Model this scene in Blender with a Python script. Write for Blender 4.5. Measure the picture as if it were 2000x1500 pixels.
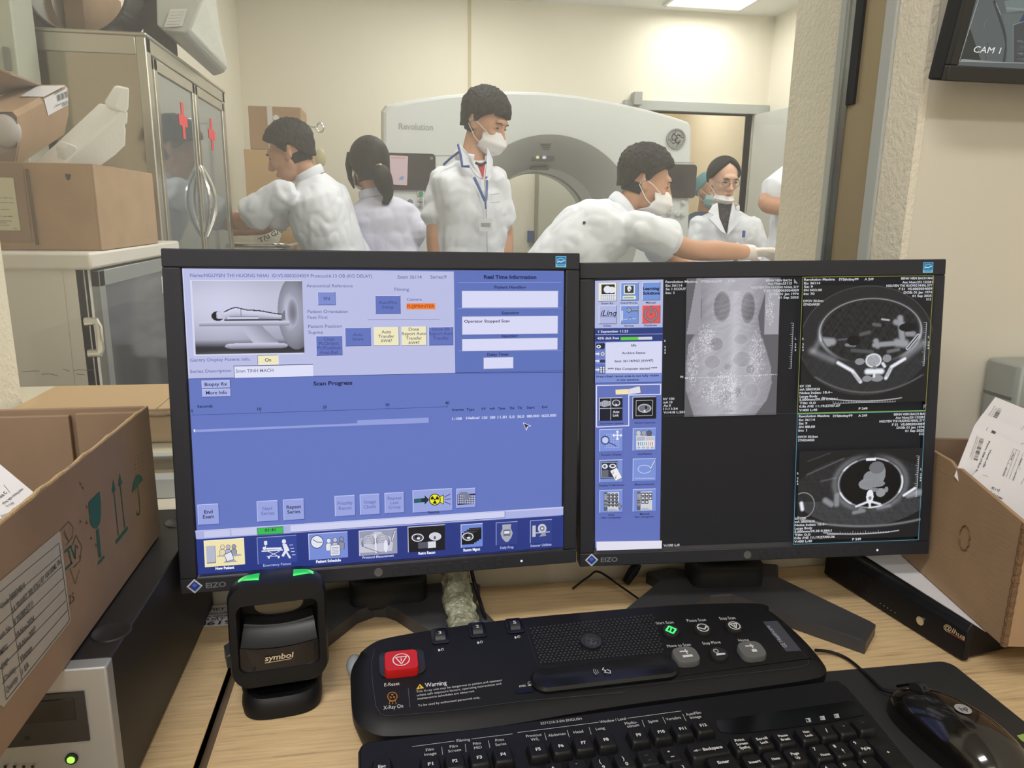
import bpy, bmesh, math, random
import numpy as np
from mathutils import Vector, Matrix, Euler, noise
random.seed(7)
for o in list(bpy.data.objects): bpy.data.objects.remove(o)
scn = bpy.context.scene
COL = scn.collection
PI = math.pi

# ---------------------------------------------------------------- camera (solved from the monitors' real size)
F_PX, PITCH, ROLL, YAW, CAM_Z = 1449.65, 0.224607, -0.0146633, math.radians(9.3), 1.21
_cp, _sp, _cr, _sr = math.cos(PITCH), math.sin(PITCH), math.cos(ROLL), math.sin(ROLL)
_fw = np.array([0, _cp, -_sp]); _ri = np.array([1., 0, 0]); _dn = -np.array([0, _sp, _cp])
_R = np.array([_cr*_ri+_sr*_dn, -_sr*_ri+_cr*_dn, _fw])
_Q = np.array([[math.cos(YAW), math.sin(YAW), 0], [-math.sin(YAW), math.cos(YAW), 0], [0, 0, 1.]])
_W = (_Q@_R.T).T
cam_d = bpy.data.cameras.new('camera'); cam = bpy.data.objects.new('camera', cam_d); COL.objects.link(cam)
_m = Matrix.Identity(4)
for i in range(3):
    _m[i][0] = _W[0][i]; _m[i][1] = -_W[1][i]; _m[i][2] = -_W[2][i]
_m[2][3] = CAM_Z
cam.matrix_world = _m
cam_d.sensor_width = 36; cam_d.lens = 36*F_PX/2000; cam_d.clip_start = .02
scn.camera = cam
CC = np.array([0, 0, CAM_Z])
def ray(x, y): return _Q@(_R.T@np.array([(x-1000)/F_PX, (y-750)/F_PX, 1.]))
def WX(x, y, X): d = ray(x, y); return CC+d*(X/d[0])
def WY(x, y, Y): d = ray(x, y); return CC+d*(Y/d[1])
def WZ(x, y, Z): d = ray(x, y); return CC+d*((Z-CAM_Z)/d[2])
def WP(x, y, P, n): d = ray(x, y); n = np.asarray(n, float); return CC+d*(n@(np.asarray(P, float)-CC)/(n@d))

# ---------------------------------------------------------------- world, lights, exposure
scn.view_settings.view_transform = 'Standard'; scn.view_settings.look = 'None'
scn.view_settings.gamma = 1; scn.view_settings.use_curve_mapping = False
scn.view_settings.exposure = 0.0
w = bpy.data.worlds.new('world'); scn.world = w; w.use_nodes = True
w.node_tree.nodes['Background'].inputs[0].default_value = (.9, .93, 1, 1)
w.node_tree.nodes['Background'].inputs[1].default_value = .05
def lamp(name, loc, size, power, col, rot=(0, 0, 0), sy=None):
    l = bpy.data.lights.new(name, 'AREA'); l.shape = 'RECTANGLE'; l.size = size; l.size_y = sy or size
    l.energy = power; l.color = col
    o = bpy.data.objects.new(name, l); COL.objects.link(o); o.location = loc; o.rotation_euler = rot
    return o
WARM = (1, .95, .87); NEUT = (1, .975, .95)
SCAN_LIGHTS = [(2.42, 5.62), (.55, 5.0), (.35, 3.2), (2.2, 3.4), (.5, 1.75), (2.1, 1.75)]
for i, (x, y) in enumerate(SCAN_LIGHTS): lamp('scanner_room_lamp', (x, y, 2.765), .58, 10 if i == 0 else 16, NEUT)
CTRL_LIGHTS = [(-.6, -.3), (-.2, -1.5)]
for x, y in CTRL_LIGHTS: lamp('control_room_lamp', (x, y, 2.665), 1.15, 24, NEUT, sy=.28)

# ---------------------------------------------------------------- materials
def s2l(c): c = c/255.; return c/12.92 if c <= .04045 else ((c+.055)/1.055)**2.4
def S(r, g, b): return (s2l(r), s2l(g), s2l(b), 1)
_mats = {}
def mat(name, col, rough=.5, metal=0, bump=None, var=None, emis=None, coat=0, spec=.5, sheen=0, trans=0, aniso=None, sss=0):
    """procedural principled; bump=(scale,strength,[stretch xyz]); var=(scale,amount,[stretch])"""
    if name in _mats: return _mats[name]
    m = bpy.data.materials.new(name); m.use_nodes = True; nt = m.node_tree; b = nt.nodes['Principled BSDF']
    b.inputs['Base Color'].default_value = col; b.inputs['Roughness'].default_value = rough
    b.inputs['Metallic'].default_value = metal; b.inputs['Specular IOR Level'].default_value = spec
    b.inputs['Coat Weight'].default_value = coat
    if sheen: b.inputs['Sheen Weight'].default_value = sheen
    if trans: b.inputs['Transmission Weight'].default_value = trans
    if sss: b.inputs['Subsurface Weight'].default_value = sss; b.inputs['Subsurface Scale'].default_value = .01
    if emis is not None: b.inputs['Emission Color'].default_value = emis[0]; b.inputs['Emission Strength'].default_value = emis[1]
    tc = nt.nodes.new('ShaderNodeTexCoord')
    def nz(scale, stretch, detail=4):
        mp = nt.nodes.new('ShaderNodeMapping'); nt.links.new(tc.outputs['Object'], mp.inputs[0])
        if stretch: mp.inputs['Scale'].default_value = stretch
        n = nt.nodes.new('ShaderNodeTexNoise'); n.inputs['Scale'].default_value = scale; n.inputs['Detail'].default_value = detail
        nt.links.new(mp.outputs[0], n.inputs['Vector']); return n
    if var:
        n = nz(var[0], var[2] if len(var) > 2 else None)
        r = nt.nodes.new('ShaderNodeValToRGB'); a = var[1]
        r.color_ramp.elements[0].position = .3; r.color_ramp.elements[1].position = .7
        r.color_ramp.elements[0].color = tuple(max(0, c*(1-a)) for c in col[:3])+(1,)
        r.color_ramp.elements[1].color = tuple(min(1, c*(1+a)) for c in col[:3])+(1,)
        nt.links.new(n.outputs['Fac'], r.inputs[0]); nt.links.new(r.outputs[0], b.inputs['Base Color'])
    if bump:
        n = nz(bump[0], bump[2] if len(bump) > 2 else None)
        bp = nt.nodes.new('ShaderNodeBump'); bp.inputs['Strength'].default_value = bump[1]; bp.inputs['Distance'].default_value = bump[3] if len(bump) > 3 else .002
        nt.links.new(n.outputs['Fac'], bp.inputs['Height']); nt.links.new(bp.outputs[0], b.inputs['Normal'])
    _mats[name] = m; return m
def pmat(r, g, b, rough=.6):
    return mat('paint_%d_%d_%d' % (r, g, b), S(r, g, b), rough)
def emat(r, g, b, k=1.0):
    n = 'glow_%d_%d_%d_%d' % (r, g, b, int(k*10))
    if n in _mats: return _mats[n]
    return mat(n, (.012, .012, .013, 1), .45, emis=(S(r, g, b), k), spec=.18)

M_wall = mat('cream_wall_paint', S(226, 220, 205), .75, bump=(9, .12), var=(1.3, .02))
M_wall2 = mat('cream_wall_paint_scanner', S(238, 232, 215), .7, var=(1.0, .02))
M_plaster = mat('rough_plaster', S(238, 231, 212), .85, bump=(150, .55, None, .004), var=(6, .03))
M_ceil = mat('white_ceiling', S(235, 235, 230), .8)
M_floor = mat('vinyl_floor', S(150, 155, 155), .35, var=(5, .08))
M_alu = mat('aluminium', S(190, 195, 195), .35, .8, bump=(60, .05))
M_frame = mat('grey_frame_paint', S(186, 190, 186), .45)
M_black = mat('black_plastic', (.0075, .0075, .009, 1), .46, bump=(900, .12, None, .0004), spec=.27)
M_blackm = mat('black_matte', (.011, .011, .012, 1), .62)
M_gloss = mat('gloss_black', (.004, .004, .005, 1), .12)
M_bezel = mat('monitor_bezel', (.017, .019, .028, 1), .5, bump=(1200, .1, None, .0003))
M_card = mat('cardboard', S(168, 138, 106), .85, bump=(40, .12, (1, 1, 8)), var=(14, .09))
M_cardd = mat('cardboard_dull', S(148, 124, 102), .85, bump=(60, .15), var=(10, .12))
M_cardin = mat('cardboard_corrugated_edge', S(186, 158, 120), .9, bump=(500, .8))
M_paper = mat('white_paper', S(222, 220, 224), .8)
M_chrome = mat('chrome', (.75, .75, .75, 1), .14, 1)
M_steel = mat('stainless_sheet', S(158, 150, 132), .10, 1, bump=(2.2, .5, None, .006))
M_whitemetal = mat('white_enamel', S(200, 200, 194), .4, var=(3, .03))
M_white = mat('white_plastic', S(218, 220, 218), .35)
M_gantry = mat('gantry_white', S(214, 218, 216), .3)
M_gantryg = mat('gantry_grey', S(176, 177, 171), .35)
M_skin = mat('skin', S(196, 148, 118), .55, var=(9, .06), sss=.05)
M_skin2 = mat('skin_light', S(214, 172, 146), .55, var=(9, .05), sss=.05)
M_hair = mat('black_hair', (.011, .010, .010, 1), .62, spec=.25, bump=(120, .7, (1, 1, .12), .004))
def cloth(name, col):
    m = mat(name, col, .85, sheen=.15); nt = m.node_tree; bs = nt.nodes['Principled BSDF']; tc = nt.nodes.new('ShaderNodeTexCoord'); prev = None
    for sc_, st, di in ((6, (1.5, 1.5, .5), .035), (15, (1, 1, .6), .012), (400, (1, 1, 1), .0006)):
        mp = nt.nodes.new('ShaderNodeMapping'); mp.inputs['Scale'].default_value = st; mp.inputs['Rotation'].default_value = (.2, .35, 0); nt.links.new(tc.outputs['Object'], mp.inputs[0])
        n = nt.nodes.new('ShaderNodeTexNoise'); n.inputs['Scale'].default_value = sc_; n.inputs['Detail'].default_value = 2; n.inputs['Distortion'].default_value = .6; nt.links.new(mp.outputs[0], n.inputs['Vector'])
        if sc_ < 100: n.noise_type = 'RIDGED_MULTIFRACTAL'
        bp = nt.nodes.new('ShaderNodeBump'); bp.inputs['Strength'].default_value = .42; bp.inputs['Distance'].default_value = di; nt.links.new(n.outputs['Fac'], bp.inputs['Height'])
        if prev: nt.links.new(prev.outputs[0], bp.inputs['Normal'])
        prev = bp
    nt.links.new(prev.outputs[0], bs.inputs['Normal']); return m
M_coat = cloth('white_cotton', S(224, 227, 234))
M_coat2 = cloth('lilac_white_cotton', S(212, 211, 228))
M_mask = mat('mask_fabric', S(232, 230, 230), .85, bump=(60, .2))
M_foam = mat('white_foam', S(242, 242, 240), .8, bump=(240, .35, None, .002))
M_glass = None

# ---------------------------------------------------------------- mesh building
def wmat(o):
    m = o.matrix_parent_inverse@o.matrix_basis
    return wmat(o.parent)@m if o.parent else o.matrix_basis.copy()
class MB:
    def __init__(s): s.v = []; s.f = []; s.m = []; s.cm = 0
    def add(s, vs, fs, M=None):
        n = len(s.v)
        for p in vs:
            p = Vector(p)
            if M is not None: p = M@p
            s.v.append(tuple(p))
        for f in fs: s.f.append(tuple(i+n for i in f)); s.m.append(s.cm)
        return s
    def box(s, lo, hi, M=None):
        x0, y0, z0 = lo; x1, y1, z1 = hi
        return s.add([(x0,y0,z0),(x1,y0,z0),(x1,y1,z0),(x0,y1,z0),(x0,y0,z1),(x1,y0,z1),(x1,y1,z1),(x0,y1,z1)],
                     [(0,3,2,1),(4,5,6,7),(0,1,5,4),(1,2,6,5),(2,3,7,6),(3,0,4,7)], M)
    def rbox(s, lo, hi, r, M=None, seg=3, axis=2):
        """box with rounded vertical edges (along axis)"""
        a, b = [i for i in range(3) if i != axis]
        pts = []
        for cx, cy, a0 in ((hi[a]-r, hi[b]-r, 0), (lo[a]+r, hi[b]-r, 1), (lo[a]+r, lo[b]+r, 2), (hi[a]-r, lo[b]+r, 3)):
            for k in range(seg+1):
                t = (a0+k/seg)*PI/2; pts.append((cx+r*math.cos(t), cy+r*math.sin(t)))
        def mk(p, h):
            q = [0, 0, 0]; q[a] = p[0]; q[b] = p[1]; q[axis] = h; return tuple(q)
        n = len(pts)
        flip = axis == 1
        vs = [mk(p, lo[axis]) for p in pts]+[mk(p, hi[axis]) for p in pts]
        fs = [tuple(range(n))[::-1], tuple(range(n, 2*n))]+[(i, (i+1) % n, n+(i+1) % n, n+i) for i in range(n)]
        if flip: fs = [f[::-1] for f in fs]
        return s.add(vs, fs, M)
    def rings(s, rings, cap=True, M=None, closed=True):
        n = len(rings[0]); vs = [p for r in rings for p in r]; fs = []
        for k in range(len(rings)-1):
            for i in range(n if closed else n-1):
                j = (i+1) % n
                fs.append((k*n+i, k*n+j, (k+1)*n+j, (k+1)*n+i))
        if cap: fs.append(tuple(range(n))[::-1]); fs.append(tuple(range((len(rings)-1)*n, len(rings)*n)))
        return s.add(vs, fs, M)
    def prism(s, poly, z0, z1, M=None):
        return s.rings([[(p[0], p[1], z0) for p in poly], [(p[0], p[1], z1) for p in poly]], True, M)
    def tube(s, path, r, seg=12, up=None, cap=True, M=None, flat=1.0):
        P = [Vector(p) for p in path]; n = len(P)
        R = r if isinstance(r, (list, tuple)) else [r]*n
        rings = []; prev = None
        for i in range(n):
            t = (P[min(i+1, n-1)]-P[max(i-1, 0)])
            if t.length < 1e-9: t = Vector((0, 0, 1))
            t.normalize()
            if up is not None: u = Vector(up)
            elif prev is not None: u = prev
            else: u = Vector((0, 0, 1)) if abs(t.z) < .9 else Vector((1, 0, 0))
            a = u-t*u.dot(t)
            if a.length < 1e-6: a = Vector((1, 0, 0))-t*t.x
            a.normalize(); prev = a; b = t.cross(a)
            rr = R[i] if isinstance(R[i], (tuple, list)) else (R[i], R[i]*flat)
            rings.append([tuple(P[i]+b*(rr[0]*math.cos(2*PI*k/seg))+a*(rr[1]*math.sin(2*PI*k/seg))) for k in range(seg)])
        return s.rings(rings, cap, M)
    def cyl(s, c, r, h, axis=(0, 0, 1), seg=24, r2=None, M=None):
        c = Vector(c); a = Vector(axis).normalized()
        return s.tube([c, c+a*h], [r, r if r2 is None else r2], seg, M=M)
    def ell(s, c, r, M=None, nu=16, nv=10, rot=None):
        vs = []; fs = []
        E = rot if rot is not None else Matrix.Identity(3)
        for j in range(1, nv):
            t = PI*j/nv
            for i in range(nu):
                p = 2*PI*i/nu
                vs.append(Vector(c)+E@Vector((r[0]*math.sin(t)*math.cos(p), r[1]*math.sin(t)*math.sin(p), r[2]*math.cos(t))))
        top = len(vs); vs.append(Vector(c)+E@Vector((0, 0, r[2]))); bot = len(vs); vs.append(Vector(c)+E@Vector((0, 0, -r[2])))
        for j in range(nv-2):
            for i in range(nu):
                k = (i+1) % nu; fs.append((j*nu+i, (j+1)*nu+i, (j+1)*nu+k, j*nu+k))
        for i in range(nu):
            k = (i+1) % nu; fs.append((top, i, k)); fs.append((bot, (nv-2)*nu+k, (nv-2)*nu+i))
        return s.add(vs, fs, M)
    def lathe(s, c, prof, seg=32, M=None, axis='z'):
        rings = []
        for r, h in prof:
            rg = []
            for k in range(seg):
                t = 2*PI*k/seg; x, y = r*math.cos(t), r*math.sin(t)
                rg.append((c[0]+x, c[1]+y, c[2]+h) if axis == 'z' else (c[0]+x, c[1]+h, c[2]-y))
            rings.append(rg)
        return s.rings(rings, True, M)
    def quad(s, *p): return s.add(p, [tuple(range(len(p)))])
    def build(s, name, mats, parent=None, smooth=False, bevel=0, world=False, subsurf=0, seg=2, recalc=True, angle=40):
        me = bpy.data.meshes.new(name)
        vs = s.v
        if world and parent is not None:
            inv = wmat(parent).inverted(); vs = [tuple(inv@Vector(p)) for p in vs]
        me.from_pydata(vs, [], s.f)
        mats = mats if isinstance(mats, (list, tuple)) else [mats]
        for m in mats: me.materials.append(m)
        if len(mats) > 1:
            for p, k in zip(me.polygons, s.m): p.material_index = k
        if recalc:
            bm = bmesh.new(); bm.from_mesh(me); bmesh.ops.recalc_face_normals(bm, faces=bm.faces); bm.to_mesh(me); bm.free()
        if smooth:
            for p in me.polygons: p.use_smooth = True
        o = bpy.data.objects.new(name, me); COL.objects.link(o)
        if parent is not None: o.parent = parent
        if bevel:
            b = o.modifiers.new('bevel', 'BEVEL'); b.width = bevel; b.segments = seg; b.limit_method = 'ANGLE'; b.angle_limit = math.radians(30); b.harden_normals = False
        if subsurf:
            b = o.modifiers.new('sub', 'SUBSURF'); b.levels = subsurf; b.render_levels = subsurf
        if smooth or bevel: smooth_by_angle(me, angle if smooth else 35)
        return o
def smooth_by_angle(me, deg):
    for p in me.polygons: p.use_smooth = True
    bm = bmesh.new(); bm.from_mesh(me); a = math.radians(deg)
    for e in bm.edges:
        if len(e.link_faces) == 2 and e.calc_face_angle(0) > a: e.smooth = False
    bm.to_mesh(me); bm.free()
def thing(name, label, cat, loc=(0, 0, 0), rot=(0, 0, 0), group=None, M=None):
    o = bpy.data.objects.new(name, None); COL.objects.link(o); o.empty_display_size = .05
    if M is not None: o.matrix_world = M
    else:
        o.matrix_world = Matrix.Translation(Vector(loc))@Euler(rot).to_matrix().to_4x4()
    return tag(o, label, cat, group)
def tag(o, label=None, cat=None, group=None, kind=None):
    if label: o['label'] = label
    if cat: o['category'] = cat
    if group: o['group'] = group
    if kind: o['kind'] = kind
    return o
def struct(o): o['kind'] = 'structure'; return o
def frame(O, u, v, n):
    M = Matrix.Identity(4)
    for i in range(3): M[i][0] = u[i]; M[i][1] = v[i]; M[i][2] = n[i]; M[i][3] = O[i]
    return M

# ---------------------------------------------------------------- flat graphics (print, screens) on a real plane
_tc = {}
def text_geo(s, bold=0, shear=0):
    k = (s, bold, shear)
    if k in _tc: return _tc[k]
    cu = bpy.data.curves.new('t', 'FONT'); cu.body = s; cu.size = 1; cu.resolution_u = 3; cu.offset = bold; cu.shear = shear
    ob = bpy.data.objects.new('t', cu); me = ob.to_mesh()
    vs = [(v.co.x, v.co.y) for v in me.vertices]; fs = [tuple(p.vertices) for p in me.polygons]
    ob.to_mesh_clear(); bpy.data.objects.remove(ob); bpy.data.curves.remove(cu)
    _tc[k] = (vs, fs); return _tc[k]
class Gfx:
    """2-D drawing on plane O,u,v; points come either as photo positions traced onto the plane (default) or as local metres"""
    def __init__(s, O, u, v, glow=False, step=2e-5, crop=None):
        s.O = np.asarray(O, float); s.u = np.asarray(u, float); s.v = np.asarray(v, float); s.n = np.cross(s.u, s.v)
        s.glow = glow; s.step = step; s.k = 1; s.V = []; s.F = []; s.MI = []; s.mats = []; s.mi = {}; s.cols = {}; s.c = crop or (0, 0, 1); s.kk = 1.0
    def M(s): return frame(s.O, s.u, s.v, s.n)
    def pix(s, x, y):
        x = s.c[0]+x/s.c[2]; y = s.c[1]+y/s.c[2]
        d = ray(x, y); P = CC+d*(s.n@(s.O-CC)/(s.n@d))-s.O
        return (P@s.u, P@s.v)
    def mat(s, col):
        key = col if not isinstance(col, bpy.types.Material) else col.name
        if key not in s.mi:
            m = col if isinstance(col, bpy.types.Material) else (emat(*col, s.kk) if s.glow else pmat(*col))
            s.mi[key] = len(s.mats); s.mats.append(m)
        return s.mi[key]
    def raw(s, pts, faces, col, z=None):
        if z is None: s.k += 1; z = s.k*s.step
        n = len(s.V); s.V += [(p[0], p[1], z) for p in pts]; m = s.mat(col)
        for f in faces: s.F.append(tuple(i+n for i in f)); s.MI.append(m)
    def poly(s, pts, col, px=True):
        P = [s.pix(*p) for p in pts] if px else pts
        a = sum(P[i][0]*P[(i+1) % len(P)][1]-P[(i+1) % len(P)][0]*P[i][1] for i in range(len(P)))
        if a < 0: P = P[::-1]
        s.raw(P, [tuple(range(len(P)))], col)
    def rect(s, x0, y0, x1, y1, col, px=True):
        if px:
            a = s.pix(x0, y0); b = s.pix(x1, y1); x0, y0, x1, y1 = a[0], b[1], b[0], a[1]
        s.raw([(x0, y0), (x1, y0), (x1, y1), (x0, y1)], [(0, 1, 2, 3)], col)
    def line(s, pts, w, col, px=True, closed=False):
        P = [s.pix(*p) for p in pts] if px else list(pts)
        if px: w = w*s.sc(pts[0])
        if closed: P = P+[P[0]]
        s.k += 1; z = s.k*s.step
        for a, b in zip(P[:-1], P[1:]):
            dx, dy = b[0]-a[0], b[1]-a[1]; L = math.hypot(dx, dy) or 1e-9
            ex, ey = dx/L*w*.25, dy/L*w*.25; nx, ny = -dy/L*w/2, dx/L*w/2
            s.raw([(a[0]-ex+nx, a[1]-ey+ny), (a[0]-ex-nx, a[1]-ey-ny), (b[0]+ex-nx, b[1]+ey-ny), (b[0]+ex+nx, b[1]+ey+ny)], [(0, 1, 2, 3)], col, z)
    def sc(s, p):
        a = s.pix(*p); b = s.pix(p[0]+1, p[1]); return math.hypot(b[0]-a[0], b[1]-a[1])
    def ell(s, x, y, rx, ry, col, px=True, n=24, a0=0, a1=2*PI, ring=None):
        """ellipse centred at photo position; radii in photo px. ring = line width"""
        pts = [(x+rx*math.cos(a0+(a1-a0)*i/n), y+ry*math.sin(a0+(a1-a0)*i/n)) for i in range(n+(0 if a1-a0 >= 2*PI-1e-6 else 1))]
        if ring: s.line(pts, ring, col, px, closed=a1-a0 >= 2*PI-1e-6)
        else: s.poly(pts, col, px)
    def text(s, t, x, y, x2, h, col, bold=.0, px=True, y2=None, shear=0, align=None):
        """baseline start (x,y), end x2 (photo px), cap height h (px). y2 -> free direction"""
        vs, fs = text_geo(t, bold, shear)
        if not vs: return
        xs = [v[0] for v in vs]; mn, mx = min(xs), max(xs)
        if px:
            a = s.pix(x, y); b = s.pix(x2, y if y2 is None else y2)
            hh = abs(s.pix(x, y-h)[1]-a[1]) if y2 is None else None
            if y2 is not None:
                c = s.pix(x+(y2-y)/max(1e-6, math.hypot(x2-x, y2-y))*h, y-(x2-x)/max(1e-6, math.hypot(x2-x, y2-y))*h)
                hh = math.hypot(c[0]-a[0], c[1]-a[1])
        else: a = (x, y); b = (x2, y if y2 is None else y2); hh = h
        dx, dy = b[0]-a[0], (b[1]-a[1]) if y2 is not None else 0
        L = math.hypot(dx, dy); ux, uy = dx/L, dy/L
        kx = L/(mx-mn); ky = hh/.70
        s.raw([(a[0]+ux*(p[0]-mn)*kx-uy*p[1]*ky, a[1]+uy*(p[0]-mn)*kx+ux*p[1]*ky) for p in vs], fs, col)
    def image(s, x0, y0, x1, y1, nx, ny, fn):
        """grey picture: fn(X,Y arrays in crop px)->rgb array; drawn as coloured vertices"""
        X, Y = np.meshgrid(np.linspace(x0, x1, nx), np.linspace(y0, y1, ny)); C = fn(X, Y)
        a = s.pix(x0, y0); b = s.pix(x1, y1); s.k += 1; z = s.k*s.step; n = len(s.V)
        for j in range(ny):
            for i in range(nx):
                s.V.append((a[0]+(b[0]-a[0])*i/(nx-1), a[1]+(b[1]-a[1])*j/(ny-1), z)); s.cols[len(s.V)-1] = C[j, i]
        m = s.mat(vcol_mat())
        for j in range(ny-1):
            for i in range(nx-1):
                q = n+j*nx+i; s.F.append((q+nx, q+nx+1, q+1, q)); s.MI.append(m)
    def build(s, name, parent=None):
        me = bpy.data.meshes.new(name)
        Mw = s.M()
        if parent is not None: Mw = wmat(parent).inverted()@Mw
        me.from_pydata([tuple(Mw@Vector(p)) for p in s.V], [], s.F)
        for m in s.mats: me.materials.append(m)
        me.polygons.foreach_set('material_index', s.MI)
        if s.cols:
            at = me.color_attributes.new('picture', 'FLOAT_COLOR', 'POINT')
            arr = np.zeros((len(s.V), 4), dtype=np.float32); arr[:, 3] = 1
            for k, c in s.cols.items(): arr[k, :3] = c
            at.data.foreach_set('color', arr.ravel())
        o = bpy.data.objects.new(name, me); COL.objects.link(o)
        if parent is not None: o.parent = parent
        return o
def vcol_mat():
    if 'picture' in _mats: return _mats['picture']
    m = bpy.data.materials.new('screen_picture'); m.use_nodes = True; nt = m.node_tree; b = nt.nodes['Principled BSDF']
    a = nt.nodes.new('ShaderNodeVertexColor'); a.layer_name = 'picture'
    b.inputs['Base Color'].default_value = (.012, .012, .013, 1); b.inputs['Roughness'].default_value = .45; b.inputs['Specular IOR Level'].default_value = .18
    nt.links.new(a.outputs[0], b.inputs['Emission Color']); b.inputs['Emission Strength'].default_value = 1
    _mats['picture'] = m; return m
# ---------------------------------------------------------------- the setting
YB, ZC, XR, XL = 6.1, 2.80, 3.11, -1.07      # scanner room
OX0, OX1, OZ0, OZ1, WY0, WY1 = -.547, .634, .86, 2.05, .855, 1.165
def wood_mat(name, col, stretch=(2.2, 42, 42)):
    m = bpy.data.materials.new(name); m.use_nodes = True; nt = m.node_tree; b = nt.nodes['Principled BSDF']
    tc = nt.nodes.new('ShaderNodeTexCoord'); mp = nt.nodes.new('ShaderNodeMapping'); mp.inputs['Scale'].default_value = stretch
    nt.links.new(tc.outputs['Object'], mp.inputs[0])
    n1 = nt.nodes.new('ShaderNodeTexNoise'); n1.inputs['Scale'].default_value = 6; n1.inputs['Detail'].default_value = 7; n1.inputs['Roughness'].default_value = .62; n1.inputs['Distortion'].default_value = .25
    nt.links.new(mp.outputs[0], n1.inputs['Vector'])
    r = nt.nodes.new('ShaderNodeValToRGB'); e = r.color_ramp.elements
    e[0].position = .30; e[0].color = tuple(c*.50 for c in col[:3])+(1,); e[1].position = .62; e[1].color = col
    k = r.color_ramp.elements.new(.42); k.color = tuple(c*.80 for c in col[:3])+(1,)
    nt.links.new(n1.outputs['Fac'], r.inputs[0])
    mp2 = nt.nodes.new('ShaderNodeMapping'); mp2.inputs['Scale'].default_value = (stretch[0]*.6, stretch[1]*4.2, 8); nt.links.new(tc.outputs['Object'], mp2.inputs[0])
    n2 = nt.nodes.new('ShaderNodeTexNoise'); n2.inputs['Scale'].default_value = 14; n2.inputs['Detail'].default_value = 3; nt.links.new(mp2.outputs[0], n2.inputs['Vector'])
    mx = nt.nodes.new('ShaderNodeMixRGB'); mx.blend_type = 'MULTIPLY'; mx.inputs[0].default_value = .35
    nt.links.new(r.outputs[0], mx.inputs[1]); nt.links.new(n2.outputs['Fac'], mx.inputs[2])
    g = nt.nodes.new('ShaderNodeMixRGB'); g.blend_type = 'ADD'; g.inputs[0].default_value = .12; nt.links.new(mx.outputs[0], g.inputs[1]); g.inputs[2].default_value = col
    nt.links.new(g.outputs[0], b.inputs['Base Color']); b.inputs['Roughness'].default_value = .42
    bp = nt.nodes.new('ShaderNodeBump'); bp.inputs['Strength'].default_value = .12; bp.inputs['Distance'].default_value = .001
    nt.links.new(n2.outputs['Fac'], bp.inputs['Height']); nt.links.new(bp.outputs[0], b.inputs['Normal'])
    return m
M_wood = wood_mat('oak_laminate', S(230, 199, 152))
M_woodedge = mat('oak_edge_band', S(214, 184, 140), .4)

b = MB(); b.box((-2.25, -2.6, -.1), (3.5, 8.2, 0)); struct(b.build('floor', M_floor))
b = MB(); b.box((-2.25, WY0, 0), (OX0, WY1, ZC)).box((OX1, WY0, 0), (XR+.1, WY1, ZC)).box((OX0, WY0, 0), (OX1, WY1, OZ0)).box((OX0, WY0, OZ1), (OX1, WY1, ZC))
# reveal lining has the rough render
wf = struct(b.build('wall_front', M_wall))
b = MB(); b.box((OX0-.001, WY0+.003, OZ0), (OX0+.004, WY1, OZ1)).box((OX1-.004, WY0-.0015, OZ0), (OX1+.006, WY1, OZ1)).box((OX0, WY0+.003, OZ0-.002), (OX1, .912, OZ0+.004))
struct(b.build('trim_1', M_plaster))
b = MB(); b.box((-2.35, -2.6, 0), (-2.25, WY0, 2.7)); struct(b.build('wall_left', M_wall))
b = MB(); b.box((.838, -2.6, 0), (.938, WY0, 2.7)); struct(b.build('wall_right', M_wall))
b = MB(); b.box((-2.35, -2.7, 0), (.938, -2.6, 2.7)); struct(b.build('wall_rear', M_wall))
b = MB(); b.box((-2.35, -2.7, 2.7), (.938, WY0, 2.78)); struct(b.build('ceiling', M_ceil))
b = MB(); b.box((XL-.1, WY1, ZC), (XR+.1, 8.2, ZC+.08)); struct(b.build('ceiling', M_ceil))
b = MB(); b.box((XL-.1, WY1, 0), (XL, YB, ZC)); struct(b.build('wall_left', M_wall2))
b = MB(); b.box((XR, WY1, 0), (XR+.1, 8.2, ZC)); struct(b.build('wall_right', M_wall2))
DX0, DX1, DZ = 1.99, 2.985, 2.045
b = MB(); b.box((XL, YB, 0), (DX0, YB+.12, ZC)).box((DX1, YB, 0), (XR, YB+.12, ZC)).box((DX0, YB, DZ), (DX1, YB+.12, ZC)); struct(b.build('wall_back', M_wall2))
# pilaster seam on the far wall and corridor beyond the door
x = WY(917, 100, YB)[0]
b = MB(); b.box((x-.012, YB-.006, 0), (x+.012, YB, ZC)); struct(b.build('trim_2', mat('seam_paint', S(205, 192, 160), .7)))
b = MB(); b.box((1.2, 8.1, 0), (XR, 8.2, ZC)); struct(b.build('wall_corridor', mat('corridor_cream', S(226, 204, 160), .7)))
b = MB(); b.box((1.2, YB+.12, 0), (1.3, 8.1, ZC)); struct(b.build('wall_corridor', _mats['corridor_cream']))
lamp('corridor_lamp', (2.5, 7.1, 2.7), .6, 16, (1, .93, .8))
a = WY(1376, 283, 8.08)
b = MB(); b.box((a[0]-.55, 8.03, 0), (a[0], 8.09, a[2])).box((a[0]-.6, 8.02, a[2]), (a[0]+.04, 8.09, a[2]+.05)); struct(b.build('door_3', mat('corridor_door_grey', S(176, 178, 170), .5)))
b = MB(); xx = WY(1412, 300, 8.08)[0]; b.box((xx, 7.95, 0), (xx+.42, 8.09, ZC)); struct(b.build('trim_3', mat('corridor_pilaster', S(216, 192, 148), .7)))
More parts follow.
